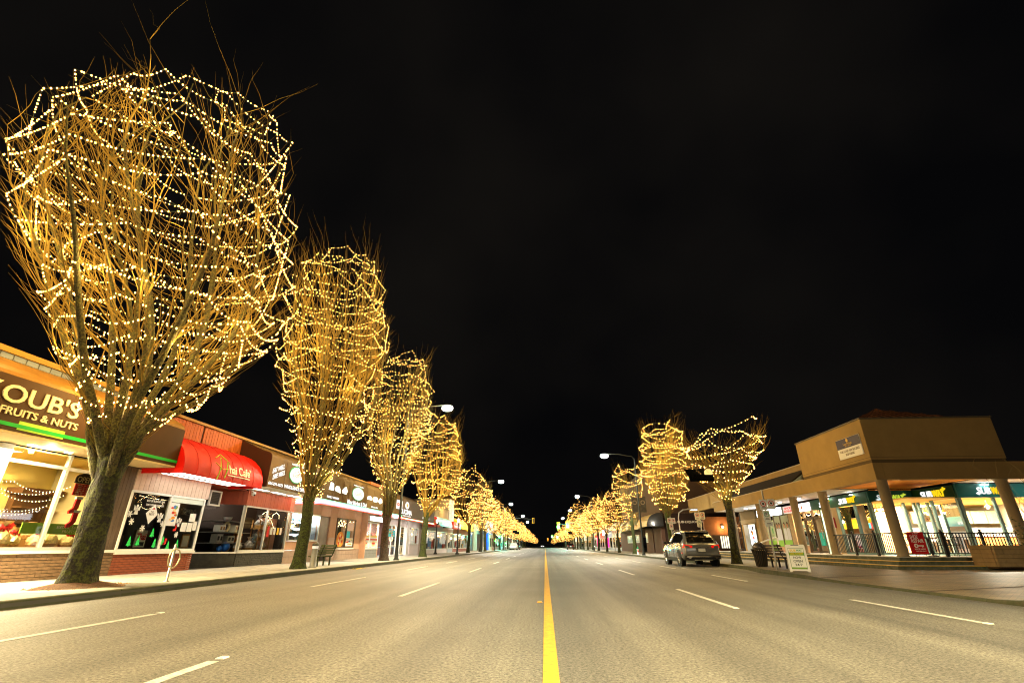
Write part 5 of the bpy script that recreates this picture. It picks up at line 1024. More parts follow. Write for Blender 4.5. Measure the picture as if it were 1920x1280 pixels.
# planter of stone blocks with a shrub
pl = thing('stone_planter', 'planter of tan stone blocks with low plants on the rising driveway', 'planter', (19, 21, .3))
m_blk = M('tan_block', (.30, .20, .095), .85, var=.25, vs=4, bump=.4)
MB().box(17.12, 22.9, 20.98, 22.0, .2, .93).build('core', m_soil, pl)
for r in range(5):
    z = .26 + r * .152; a = 17.05 - (.3 if r % 2 else 0)
    while a < 22.9:
        x0, x1 = max(a, 17.05), min(a + .60, 22.95)
        if x1 - x0 > .05: MB().box(x0 + .006, x1 - .006, 20.86 + rnd.uniform(-.006, .006), 20.975, z + .005, z + .147).build('block', m_blk, pl)
        a += .60
    for (y0, y1) in ((20.98, 21.5), (21.5, 22.0)): MB().box(17.04, 17.115, y0 + .006, y1 - .006, z + .005, z + .147).build('block', m_blk, pl)
fl = MB()
for i in range(900):
    x, y = rnd.uniform(17.25, 22.7), rnd.uniform(21.0, 21.9); z = .92 + rnd.random() * .16; a, t_ = rnd.uniform(0, 6.3), rnd.uniform(-.6, .9); s = rnd.uniform(.04, .09)
    u = Vector((math.cos(a) * math.cos(t_), math.sin(a) * math.cos(t_), math.sin(t_))) * s; w_ = Vector((-math.sin(a), math.cos(a), 0)) * s * .4; p = Vector((x, y, z))
    fl.add([p, p + u * .5 + w_, p + u, p + u * .5 - w_], [(0, 1, 2, 3)])
fl.build('low_plants', M('ground_cover', (.05, .10, .02), .7, var=.5, vs=6), pl, kind='stuff')
def shrub(x, y, z, n, h, label, leaf=.0, seed=1, spread=.6):
    rg = random.Random(seed); t = thing('bare_shrub', label, 'shrub', (x, y, z)); st = MB(); lf = MB()
    for i in range(n):
        a = rg.uniform(0, 6.28); L = h * rg.uniform(.6, 1); pts = []; sx, sy = math.cos(a) * spread * rg.uniform(.3, 1), math.sin(a) * spread * rg.uniform(.3, 1)
        for k in range(7):
            u = k / 6; pts.append((x + sx * u ** 1.4 + rg.gauss(0, .02), y + sy * u ** 1.4 + rg.gauss(0, .02), z + L * u))
        st.tube(pts, [.014 * (1 - .8 * k / 6) for k in range(7)], 4)
        for k in range(2, 7):
            b = rg.uniform(0, 6.28); q = pts[k]; l_ = rg.uniform(.2, .5) * h * .5; e = (q[0] + math.cos(b) * l_ * .6, q[1] + math.sin(b) * l_ * .6, q[2] + l_ * .8)
            st.tube([q, ((q[0] + e[0]) / 2, (q[1] + e[1]) / 2, (q[2] + e[2]) / 2 + .03), e], [.006, .005, .003], 3, False)
            if leaf:
                for m in range(3):
                    c = rg.uniform(0, 6.28); s = leaf * rg.uniform(.6, 1.2); u_ = Vector((math.cos(c), math.sin(c), rg.uniform(-.5, .5))) * s; w_ = Vector((-math.sin(c), math.cos(c), rg.uniform(-.4, .4))) * s * .4; p = Vector(e) + Vector((rg.gauss(0, .08), rg.gauss(0, .08), rg.gauss(0, .08)))
                    lf.add([p, p + u_ * .5 + w_, p + u_, p + u_ * .5 - w_], [(0, 1, 2, 3)])
    st.build('stem', M('shrub_stem', (.28, .20, .08), .8), t)
    if leaf: lf.build('foliage', M('shrub_leaf', (.07, .12, .02), .6, var=.4, vs=6), t, kind='stuff')
shrub(18.85, 21.4, .9, 12, .9, 'leafy shrub in the stone planter against the lit windows', .11, 4, .55)
shrub(19.75, 21.5, .9, 20, 3.7, 'tall bare branched shrub rising from the stone planter', 0, 9, 1.7)
bs = thing('blue_sign', 'small blue and white board behind the stone planter', 'sign', (20.7, 22.3, .9)); MB().box(20.62, 21.1, 22.25, 22.3, .75, 1.28).build('board', M('bright_blue'), bs); MB().box(20.62, 21.1, 22.24, 22.249, 1.18, 1.28).build('white_strip', m_wl, bs)

# ---------------------------------------------------------------- hotel pub
S11 = thing('pub_building', 'dark brown hotel pub with tan barrel awning and pale lettering', 'pub', (14.2, 70, .13))
m_pub = M('pub_brown', (.115, .062, .042), .75, var=.15, vs=2); m_pubd = M('pub_dark', (.030, .016, .011), .8)
box('wall', m_pub, S11, 13.9, 14.3, 62.0, 66.5, .13, 3.05); box('wall', m_pubd, S11, 14.31, 26, 62.0, 62.4, .13, 4.6); box('wall', M('pub_upper', (.10, .06, .035), .8), S11, 14.6, 26, 64.5, 96, 4.6, 11.0)
box('wall', m_pub, S11, 14.0, 14.3, 67.6, 72.2, .13, 3.05); box('wall', m_pubd, S11, 15.2, 15.3, 72.2, 76, .13, 3.05); box('wall', m_pub, S11, 14.0, 14.3, 76, 96, .13, 3.05)
box('wall', m_pubd, S11, 15.0, 15.1, 66.5, 67.6, .13, 3.05)
for (y0, y1, z0, z1) in ((70.7, 72.0, 1.4, 2.6), (77, 88, 1.4, 2.5)):
    w_ = box('window', m_whitef, S11, 13.96, 13.995, y0, y1, z0, z1); n_ = 2 if y1 - y0 < 2 else 8
    for k in range(n_): MB().box(13.94, 13.955, y0 + .08 + (y1 - y0) * k / n_, y0 + (y1 - y0) * (k + 1) / n_ - .04, z0 + .1, z1 - .1).build('pane', M('pub_pane', (.25, .35, .33), .2, em=.25), w_)
ap_ = [(2.0, 3.12), (2.02, 3.35), (1.9, 3.75), (1.65, 4.15), (1.3, 4.45), (.8, 4.62), (.02, 4.7)]
def awning_r(parent, y0, y1, x, ap, mat, capm):
    n = max(2, round((y1 - y0) / 2)); k = len(ap)
    o = MB().add([(x - a, y0 + (y1 - y0) * i / n, b) for i in range(n + 1) for a, b in ap], [(i * k + j, i * k + j + 1, (i + 1) * k + j + 1, (i + 1) * k + j) for i in range(n) for j in range(k - 1)]).build('awning', mat, parent, True)
    for y, s in ((y0, 1), (y1, -1)): MB().prism(ap + [(.02, ap[0][1])], lambda a, b: (x - a, y - .004 + s * .006, b), lambda a, b: (x - a, y + .004 + s * .006, b)).build('awning_end', capm, o)
    return o
m_taw = M('tan_awning', (.50, .38, .17), .5, var=.1, vs=1)
awning_r(S11, 61.6, 68.5, 14.2, ap_, m_taw, m_black); awning_r(S11, 68.6, 92, 14.2, [(1.4, 3.1), (1.4, 3.5), (1.1, 3.75), (.02, 3.8)], m_taw, m_black)
for y in (78, 84, 90): awning_r(S11, y, y + 1.6, 14.1, [(1.6, 3.15), (1.6, 3.7), (1.3, 4.3), (.8, 4.6), (.02, 4.7)], M('pale_awning', (.5, .58, .5), .5), M('pale_awning'))
text('HOTEL\u00b7PUB\u00b7LIQUOR STORE', 'F', 61.99, 14.5, 19.75, 3.46, 3.76, M('pale_letter', (.62, .52, .38), .5, em=.12), S11, bold=.012, depth=.03)
lamp('awning_light', (13.0, 61.2, 3.5), 60, (1, .9, .7), S11, .1); MB().ball((13.0, 61.5, 3.3), .06, 8, 5).build('spot', E('downlight_cool'), S11)
fairy('fairy_lights', 'slack white cable slung from the dense lit tree to the mall eaves', [sagline((11.3, 41.5, 4.4), (12.5, 46, 3.7), .4, 16), sagline((12.5, 46, 3.7), (14.8, 46.5, 3.75), .15)], 9, .02, M('cable_white', (.55, .5, .35), .5))
yy = 96.5; n_ = 0
while yy < 290:
    w = rnd.uniform(11, 18); h = rnd.uniform(4.2, 7)
    s = shop('shop_building', '%s distant lit shop in the row beyond the dark hotel pub' % ORD[n_], yy, yy + w, h, M('far_wall_%d' % ((n_ + 2) % 6), cols_[(n_ + 2) % 6], .8), None, glo_[(n_ + 1) % 6], 2.0, x=14.2, sgn=-1, nwin=3); s['group'] = 'distant shops beyond the pub'
    if n_ == 2: 
        box('sign', E('magenta_glow', (1, .03, .25), 2.2), s, 12.9, 13.2, yy + 2, yy + 4, .5, 3.2); box('sign', E('red_glow', (1, .05, .02), 2.4), s, 12.9, 13.2, yy + 5, yy + 9, 2.9, 3.9); s['label'] = 'distant shop with glowing magenta and red panels beyond the pub'; del s['group']
    if n_ == 1: box('sign', E('white_box_glow'), s, 13.0, 13.2, yy + 3, yy + 7, 3.2, 4.2); box('sign', E('red_glow', (1, .05, .02), 2.4), s, 13.0, 13.2, yy + 8, yy + 12, 3.0, 3.8); s['label'] = 'distant shop with a glowing white box sign beyond the pub'; del s['group']
    yy += w + .3; n_ += 1
# ================================================================== STREET TREES WITH STRING LIGHTS
m_bark1 = bark('mossy_bark', (.014, .010, .005), (.055, .062, .005), .26)
m_bark2 = bark('green_bark', (.030, .027, .011), (.055, .075, .010), .5)
m_bark3 = bark('brown_bark', (.095, .055, .030), (.07, .05, .03), .3)
m_limb = bark('limb_bark', (.085, .062, .024), (.12, .11, .022), .35)
m_twig = M('twig_bark', (.25, .165, .032), .85, var=.3, vs=3)
BULB = E('warm_bulb', (1, .48, .10), 10.5); BULB.cycles.emission_sampling = 'NONE'
m_wire = M('green_wire')
def fast(mb, name, mat, parent, smooth=False, kind=None): return mb.build(name, mat, parent, smooth, kind)
def tree(loc, prof, seed, name='street_tree', label='', group=None, trunk_r=.33, fork=3.2, n_limb=14, n_sub=5, n_twig=700, turns=24, gap=.22, br=.026, bk=None, wire=True, whisk=1.6, light_label='', lean=0, zig=.32, light_group=None, limb_parts=True, bot=None, cover=1.0, trunk_k=18, nl=20, watts=110, spread=1.0, cl=.93):
    """prof: rows of (height, offset to one side, to the other) along the direction seen from the street"""
    rg = np.random.default_rng(seed); X0, Y0 = loc
    nrm = np.array([X0, Y0]) / math.hypot(X0, Y0); lat = np.array([nrm[1], -nrm[0]])
    pz = [p[0] for p in prof]; pl_, pr__ = [p[1] for p in prof], [p[2] for p in prof]
    def CR(z):
        a, b = np.interp(z, pz, pl_), np.interp(z, pz, pr__); return (a + b) / 2, (b - a) / 2
    def P(z, f, th):
        c, r = CR(z); a = c + r * f * np.cos(th); d = r * f * np.sin(th) * .95
        return np.array([X0 + lat[0] * a + nrm[0] * d, Y0 + lat[1] * a + nrm[1] * d, z])
    z0 = .12; H = max(pz); zb = bot or min(pz)
    t = thing(name, label, 'tree', (X0, Y0, z0), group)
    # trunk: flared, knobbly
    K = trunk_k; rows = 22; vs = []
    ph = rg.uniform(0, 6.28, 6)
    for i in range(rows + 1):
        u = i / rows; z = z0 - .05 + (fork + .35 - z0) * u; r = trunk_r * (1 + .55 * math.exp(-u * 11) - .10 * u + .22 * max(0, min(.1, u - .8)) / .1) * (1 if u < .92 else 1 - (u - .92) * 7)
        for j in range(K):
            a = 2 * math.pi * j / K; q = r * (1 + .05 * math.sin(3 * a + ph[0] + 3 * u) + .04 * math.sin(5 * a + ph[1] + 9 * u) + .035 * math.sin(8 * a + ph[2] - 14 * u) + rg.normal(0, .012) + .12 * math.exp(-u * 12) * math.sin(5 * a + ph[3]))
            s = lean * (z - z0) / fork
            vs.append((X0 + q * math.cos(a) + s * lat[0] + .04 * math.sin(u * 5 + ph[4]), Y0 + q * math.sin(a) + s * lat[1], z))
    fs = [(i * K + j, i * K + (j + 1) % K, (i + 1) * K + (j + 1) % K, (i + 1) * K + j) for i in range(rows) for j in range(K)] + [tuple(rows * K + j for j in range(K))]
    MB().add(vs, fs).build('trunk', bk or m_bark1, t, True)
    base = np.array([X0 + lean * lat[0], Y0 + lean * lat[1]])
    # limbs
    limbs = []; tw = MB()
    for i in range(n_limb):
        th = 2 * math.pi * (i * .618) + rg.uniform(-.3, .3); f = math.sqrt((i + .6) / n_limb) * 1.0; zt = H * (1 - .25 * f * f) - rg.uniform(0, 1.5); zs = fork - .15 - rg.uniform(0.1, .9) * (.35 + f)
        zt = max(zt, fork + 1.5); lsp = rg.uniform(.6, 1.35); m = 15; pts = []; w1, w2 = rg.uniform(0, 6.28, 2)
        for k in range(m):
            u = k / (m - 1); z = zs + (zt - zs) * u; s = min(1, (z - zs) / ((1.5 + 1.1 * f) * spread * lsp)); s = s * s * (3 - 2 * s) * .9 + .1 * u
            q = P(min(max(z, min(pz)), H * .86), f, th + .25 * math.sin(3 * u + w1)); b = base
            pts.append(np.array([b[0] + (q[0] - b[0]) * s + .10 * math.sin(7 * u + w1) * u, b[1] + (q[1] - b[1]) * s + .10 * math.sin(6 * u + w2) * u, z]))
        pts = np.array(pts); r0 = trunk_r * rg.uniform(.3, .58) * (1.0 if n_limb < 14 else .8)
        rad = [r0 * (1 - .93 * (k / (m - 1)) ** .75) + .008 for k in range(m)]
        if limb_parts and r0 * 2 > .13: MB().tube(pts, rad, 7).build('limb', m_limb, t, True)
        else: tw.tube(pts, rad, 6, False)
        limbs.append(pts)
    # upright sub-branches and twigs
    def grow(p, th, f1, L, r0, k, m=7):
        z1 = max(min(p[2] + L, H + rg.uniform(.1, 1.0)), p[2] + .3); pts = [p]; w = rg.uniform(0, 6.28)
        e = P(min(z1, H * .86), f1, th); e[2] = z1
        if z1 > H: e[:2] += (e[:2] - np.array([X0, Y0])) * .10
        for a in range(1, m):
            u = a / (m - 1); q = p + (e - p) * u; q[:2] = p[:2] + (e[:2] - p[:2]) * (u ** .8); q = q + np.array([math.sin(6 * u + w), math.cos(5 * u + w), 0]) * .06 * L * .5 * math.sin(math.pi * u) + rg.normal(0, .02, 3)
            pts.append(q)
        tw.tube(np.array(pts), [r0 * (1 - .82 * a / (m - 1)) for a in range(m)], k, False)
        return pts
    subs = []
    for pts in limbs:
        for k in range(n_sub):
            p = pts[int(rg.integers(3, 12))]; d = p[:2] - np.array([X0, Y0]); th = math.atan2(d @ nrm, d @ lat) + rg.normal(0, .3)
            subs.append(grow(p.copy(), th, rg.uniform(.5, 1.1), rg.uniform(2, 4.5) * H / 17, .022 * H / 14, 4, 8))
    for k in range(n_twig):
        src = subs[int(rg.integers(len(subs)))] if rg.random() < .75 else limbs[int(rg.integers(len(limbs)))]
        p = np.array(src[int(rg.integers(1, len(src)))]); d = p[:2] - np.array([X0, Y0]); th = math.atan2(d @ nrm, d @ lat) + rg.normal(0, .28)
        grow(p.copy(), th, rg.uniform(.7, 1.16), rg.uniform(.6, 2.6) * H / 17 * (whisk if p[2] > H * .7 else 1), .0085 * (H / 14), 3, 5)
    tw.build('crown', m_twig, t, False, kind='stuff')
    # strings of lights wound round the crown
    pts = []; per = 10; tot = int(turns * per * cover); anch = []
    for i in range(tot + 1):
        u = i / tot; z = H - .1 - (H - zb) * (u ** cl); th = 2 * math.pi * i / per * 1.03 + rg.normal(0, .16); top = max(0, 1 - (H - z) / (H * .22))
        anch.append((z + rg.normal(0, zig * (.6 + 1.0 * top)) * min(1, (z - zb) / 1.0 + .25), th, min(1.1, rg.normal(.94, .09))))
    L = []
    for (a, b) in zip(anch, anch[1:]):
        sg = abs(rg.normal(.14, .09)) * H / 15; n = 8
        pa, pb = (P(min(max(v[0], zb - .2), H + .3), v[2], v[1]) for v in (a, b))
        for k in range(n):
            u = k / n; z = a[0] + (b[0] - a[0]) * u - sg * 4 * u * (1 - u); L.append(pa * (1 - u) + pb * u); L[-1][2] = z
    L = np.array(L)
    d = np.r_[0, np.cumsum(np.linalg.norm(np.diff(L, axis=0), axis=1))]; q = np.arange(0, d[-1], gap); q = q + rg.uniform(-.04, .04, len(q))
    q = q[rg.random(len(q)) > .035]      # a few dead bulbs
    B = np.stack([np.interp(q, d, L[:, k]) for k in range(3)], 1)
    s = thing('light_string', light_label, 'string lights', (X0, Y0, z0), light_group)
    mb = MB(); bulbset(mb, B, br); mb.build('bulb', BULB, s, False, kind='stuff')
    for q in B[len(B) // (2 * nl)::max(1, len(B) // nl)]: lamp('string_light', tuple(q), watts, (1, .66, .21), s, .22)
    if wire: MB().tube(L, .007, 3, False).build('wire', m_wire, s)
    return t, s

T1 = [(4.0, -.9, .9), (4.6, -1.3, 1.5), (5.3, -1.75, 2.1), (6.5, -2.45, 2.75), (8, -3.2, 3.05), (9.5, -4.0, 3.0), (10.8, -4.4, 2.75), (12.2, -4.3, 2.4), (13.3, -3.6, 2.3), (14.3, -2.1, 2.1), (15.2, -.6, 1.7), (15.8, .2, 1.3)]
tree((-10.8, 11.55), T1, 3, label='big mossy bare tree wrapped in lights in front of the fruit shop', light_label='warm bulb string wound round the big mossy tree before the fruit shop', trunk_r=.30, fork=3.0, n_limb=15, n_sub=8, n_twig=1000, turns=23, gap=.115, br=.0235, whisk=1.05, zig=.18, nl=40, watts=72, cl=.74, spread=.7, trunk_k=28)
so = MB(); rs = random.Random(3)
for i in range(260):
    a, r = rs.uniform(0, 6.28), rs.uniform(.2, 1.0); x, y = -10.75 + r * math.cos(a) * .85, 11.6 + r * math.sin(a) * 1.15; s = rs.uniform(.02, .06)
    if x > KL - .22: continue
    so.add([(x, y, .13 + rs.random() * .03), (x + s, y + s * .3, .135), (x + s * .2, y + s, .14 + rs.random() * .03)], [(0, 1, 2)])
MB().lathe([(.95, -.05), (.9, .0), (.6, .06), (.35, .12), (.05, .14)], (-10.75, 11.6, .125), 22, .85, 1.15, .05, rs).build('tree_pit', m_soil, pv)
so.build('leaf_litter', M('litter_brown', (.16, .09, .04), .9), pv, kind='stuff')
T2 = [(3.0, -.5, .45), (3.6, -.7, .8), (4.6, -.9, 1.35), (6.2, -1.5, 2.0), (7.8, -2.1, 2.45), (9.2, -2.5, 2.6), (10.7, -2.8, 2.65), (12.0, -2.85, 2.35), (13.1, -2.5, 2.1), (14.2, -2.0, 1.85), (15.4, -.9, 1.3)]
tree((-10.1, 20.9), T2, 8, label='tall slim green barked tree wrapped in lights beside the grey bollard', light_label='warm bulb string wound round the tall slim tree beside the grey bollard', trunk_r=.235, fork=2.9, n_limb=14, n_sub=8, n_twig=800, turns=24, gap=.17, br=.022, nl=30, watts=85, spread=.85, bk=m_bark2, zig=.24)
T3 = [(4.2, -.5, .6), (5.2, -1.0, 1.1), (6.5, -1.9, 1.6), (8.0, -2.3, 2.3), (9.6, -2.3, 2.5), (11.2, -2.1, 2.4), (12.6, -1.7, 2.1), (13.8, -.9, 1.5), (14.3, -.4, 1.0)]
tree((-10.2, 32.3), T3, 12, label='brown forked tree wrapped in lights where the deli meets the restaurant', light_label='warm bulb string on the brown forked tree between deli and restaurant', trunk_r=.24, fork=2.6, n_limb=8, n_sub=8, n_twig=450, turns=21, gap=.26, br=.023, nl=20, watts=80, bk=m_bark3, zig=.22)
T4 = [(4.0, -.6, 1.9), (5.0, -1.0, 2.7), (6.2, -1.4, 3.0), (7.6, -1.8, 3.1), (9, -1.8, 3.0), (10.4, -1.5, 2.7), (11.6, -.9, 2.2), (12.2, -.2, 1.7)]
tree((-10.2, 42.9), T4, 15, label='green trunked tree wrapped in lights by the red edge of the restaurant', light_label='warm bulb string on the green trunked tree by the red restaurant edge', trunk_r=.25, fork=3.6, n_limb=10, n_sub=6, n_twig=500, turns=17, gap=.27, br=.025, nl=16, watts=60, bk=m_bark2, wire=False, limb_parts=False)
RT1 = [(3.3, -.3, .3), (3.9, -.5, .8), (4.5, -1.6, 1.4), (5.3, -2.1, 2.1), (6.2, -2.1, 2.4), (6.9, -1.9, 2.5), (7.35, -1.6, 2.4)]
tree((9.9, 27.65), RT1, 21, label='slanted mossy trunked tree sparsely strung with lights beside the parked car', light_label='sparse warm bulb string on the slanted tree beside the parked car', trunk_r=.2, fork=3.3, n_limb=8, n_sub=6, n_twig=420, turns=9, gap=.20, br=.026, nl=10, watts=45, bk=m_bark1, lean=-.05, zig=.3, whisk=1.5)
RT2 = [(3.9, -.8, .8), (4.4, -1.2, 1.4), (5.2, -1.5, 1.9), (6.6, -1.7, 2.2), (8.2, -1.75, 2.25), (9.6, -1.6, 2.0), (10.4, -1.3, 1.7), (10.9, -.9, 1.3)]
tree((10, 41.6), RT2, 25, label='dense upright tree thickly wound with lights behind the parked car', light_label='thick warm bulb string wound round the dense upright tree behind the car', trunk_r=.22, fork=3.3, n_limb=12, n_sub=7, n_twig=900, turns=15, gap=.22, br=.028, nl=14, watts=65, bk=m_bark2, zig=.2)
RT3 = [(4.3, -.4, .4), (5.0, -1.2, 1.2), (6.0, -1.9, 1.6), (7.5, -2.1, 1.9), (8.8, -1.8, 1.8), (9.9, -.9, 1.2)]
tree((10, 58.7), RT3, 28, label='green trunked tree strung with lights behind the bannered lamp post', light_label='warm bulb string on the green trunked tree behind the bannered lamp post', trunk_r=.2, fork=3.6, n_limb=9, n_sub=6, n_twig=500, turns=8.5, gap=.24, br=.029, nl=8, watts=65, bk=m_bark2, zig=.35, wire=False)
# the farther trees: three kinds, then copies
fp = [[(3.4, -.7, .7), (4.2, -2.2, 2.2), (5.4, -3.0, 3.0), (7, -3.1, 3.1), (8.6, -2.5, 2.5), (10, -1.3, 1.3), (10.6, -.6, .6)], [(3.6, -.8, .8), (4.4, -2.0, 2.0), (6, -2.8, 2.8), (7.8, -2.4, 2.4), (9.4, -1.5, 1.5), (10.8, -.5, .5)], [(3.2, -.6, .6), (3.9, -2.4, 2.4), (5.2, -3.4, 3.4), (6.6, -3.2, 3.2), (8, -2.3, 2.3), (9.2, -1.0, 1.0)]]
FT = []
spots = [(-10.2, 68.5, 0, 1.05, 'leafless tree netted with lights where the tall pale block meets the yellow awning'), (-10.2, 81.5, 1, 1.0, 'leafless tree netted with lights before the far end of the yellow awning'), (-10.2, 87.5, 2, 1.0, 'leafless tree netted with lights just short of the mint wall'), (-10.2, 103, 0, .95, 'leafless tree netted with lights before the mint walled building'), (-10.2, 116.5, 2, 1.0, 'leafless tree netted with lights before the bright blue pillar'),
         (10, 71.2, 2, .88, 'leafless tree netted with lights before the long barred pub window'), (10, 84.3, 0, .82, 'leafless tree netted with lights at the far end of the pub windows'), (10, 97.5, 1, .92, 'leafless tree netted with lights just past the end of the pub'), (10, 109.3, 2, .92, 'leafless tree netted with lights two places past the end of the pub')]
for k, y in enumerate((128, 141, 155, 168, 183, 198, 214, 232, 250, 270)): spots.append((-10.2, y, k % 3, rnd.uniform(.85, 1.05), None))
for k, y in enumerate((122, 135, 147, 160, 174, 190, 206, 224, 242, 262)): spots.append((10, y, (k + 1) % 3, rnd.uniform(.85, 1.05) * (1.25 if k == 2 else 1), None))
for k, y in enumerate((296, 325, 360, 400, 450, 520, 610)): spots.append((-10.2, y, k % 3, rnd.uniform(.9, 1.1), None)); spots.append((10, y - 8, (k + 2) % 3, rnd.uniform(.9, 1.1), None))
LG = {-1: ('distant leafless tree netted with lights beyond the blue pillar', 'distant trees beyond the blue pillar', 'string of warm bulbs on a distant tree beyond the blue pillar', 'light strings on distant trees beyond the blue pillar'), 1: ('distant leafless tree netted with lights down the row beyond the pub', 'distant trees beyond the pub', 'string of warm bulbs on a distant tree beyond the pub', 'light strings on distant trees beyond the pub')}
for (x, y, k, sc, lb) in spots:
    pair = next((p for p in FT if p[2] == k), None)
    if pair is None:
        t, s = tree((x, y), fp[k], 40 + k, trunk_r=.2, fork=3.3, n_limb=8, n_sub=4, n_twig=260, turns=9 + k, gap=.36, br=.036, nl=4, watts=150, wire=False, limb_parts=False, bk=m_bark1, zig=.4, trunk_k=10)
        FT.append((t, s, k))
    else:
        t, s = copy_tree(pair[0]), copy_tree(pair[1]); ang = rnd.uniform(0, 6.28)
        for o in (t, s): o.location = (x, y, .12); o.rotation_euler = (0, 0, ang)
    for o in (t, s): o.scale = (sc, sc, sc)
    g_ = LG[-1 if x < 0 else 1]
    cnt_ = globals().setdefault('CNT', {}); cnt_[x < 0] = cnt_.get(x < 0, -1) + (0 if lb else 1)
    if lb: t['label'] = lb; s['label'] = 'warm bulb string on the ' + lb.replace('leafless tree netted with lights', 'tree'); t['group'] = 'farther street trees with lights'; s['group'] = 'light strings on farther street trees'
    else:
        t['label'], t['group'], s['label'], s['group'] = g_; q_ = ORD[cnt_[x < 0]]; t['label'] = q_ + ' ' + t['label']; s['label'] = s['label'].replace('a distant tree', 'the %s distant tree' % q_)
    if y > 280:
        for o in list(s.children):
            if o.type == 'LIGHT': bpy.data.objects.remove(o)

# ================================================================== STREET LAMPS
m_pole = M('dark_green_pole', (.035, .040, .035), .45, .3); m_lens = E('lamp_lens', (1, .97, .86), 420)
def street_lamp(x, y, tip, hz, label, energy, col=(1, .86, .56), banner=False, group='tall street lamps'):
    t = thing('street_lamp', label, 'street lamp', (x, y, .13), group); s = 1 if tip > x else -1
    MB().lathe([(.19, 0), (.19, .06), (.13, .14), (.12, .5), (.095, .6), (.055, hz - .6), (.05, hz - .55)], (x, y, .13), 12).build('pole', m_pole, t, True)
    MB().tube([(x, y, hz - .55), (x + s * .25, y, hz - .22), (x + (tip - x) * .5, y, hz + .02), (tip - s * .3, y, hz + .1)], .035, 7).build('arm', m_pole, t)
    hd = MB().lathe([(.02, .16), (.12, .14), (.17, .06), (.16, .0)], (0, 0, 0), 14); hd.v = [(tip + v[0] * 2.0, y + v[1], hz + v[2]) for v in hd.v]
    hd = hd.build('lamp_head', m_pole, t, True)
    l_ = MB().lathe([(.17, 0), (.23, -.08), (.21, -.2), (.12, -.3), (.03, -.33)], (0, 0, 0), 14); l_.v = [(tip + v[0] * 1.7, y + v[1], hz + v[2]) for v in l_.v]; l_.build('lens', m_lens, hd)
    lamp('lamp_light', (tip, y, hz - .42), energy, col, t, .12, 'SPOT', spot_size=R(158), spot_blend=.6)
    if banner:
        for sg, nm in ((-1, 0), (1, 1)):
            x0, x1 = (x - .72, x - .10) if sg < 0 else (x + .10, x + .72)
            b_ = MB().box(x0, x1, y - .01, y + .01, 4.15, 5.6).build('banner', M('banner_cloth', (.14, .13, .11), .8, var=.5, vs=4), t)
            MB().box(x0, x1, y - .02, y + .02, 5.61, 5.64).build('banner_arm', m_pole, t); disc('F', y - .011, (x0 + x1) / 2, 5.1, .22, .004, 14, .15).build('banner_emblem', M('banner_print', (.5, .4, .3), .7), b_)
        MB().box(x + .05, x + .75, y - .02, y + .02, 3.4, 3.44).build('bracket', m_pole, t)
    return t
PW = 6500
street_lamp(-9.75, 33.6, -6.9, 10.4, 'tall dark lamp post glowing above the restaurant end of the deli awning', PW, (1, .86, .52))
street_lamp(-9.75, 79, -6.8, 10.6, 'tall dark lamp post glowing by the yellow awning', PW, (1, .95, .82))
street_lamp(-9.75, 120, -7.9, 10.3, 'tall dark lamp post glowing by the bright blue pillar', PW, (1, .95, .82))
street_lamp(9.75, 52.3, 6.6, 10.0, 'tall dark lamp post with two grey banners beside the white hydrant', PW, (1, .92, .70), True)
street_lamp(9.75, 104, 6.9, 10.5, 'tall dark lamp post glowing just past the pub row of trees', PW, (1, .95, .82)); street_lamp(9.75, 137, 7.0, 9.9, 'tall dark lamp post glowing over the far trees beyond the pub', PW, (1, .95, .82))
street_lamp(-9.75, -13, -6.8, 10.4, 'tall lamp post behind the viewer on the fruit shop pavement', PW * .7, (1, .80, .42)); street_lamp(9.3, -3.5, 6.6, 10.2, 'tall lamp post behind the viewer on the driveway side', PW * 3.8, (1, .80, .42))
for (x, y) in ((-10.0, 170), (9.3, 185), (-10.0, 215), (9.3, 235)):
    o = street_lamp(x, y, x * .72, 10.3, 'far lamp post glowing towards the end of the street', PW, (1, .95, .82), group='far lamp posts')
# short posts with lantern tops
for (x, y, lb) in ((-12.3, 57.6, 'short black pedestrian lantern post before the teal awning shop'), (-9.7, 56.8, 'short black kerbside lantern post near the restaurant end')):
    t = thing('lantern_post', lb, 'lamp post', (x, y, .13), 'short pedestrian lantern posts')
    MB().lathe([(.22, 0), (.20, .12), (.12, .2), (.10, .7), (.13, .74), (.07, .82), (.055, 3.2), (.09, 3.25)], (x, y, .13), 12).build('post', m_black, t, True); MB().lathe([(.09, 0), (.16, .28), (.05, .42), (.02, .5)], (x, y, 3.38), 10).build('lantern', M('lantern_glow', (.8, .75, .6), .5, em=2.0), t)

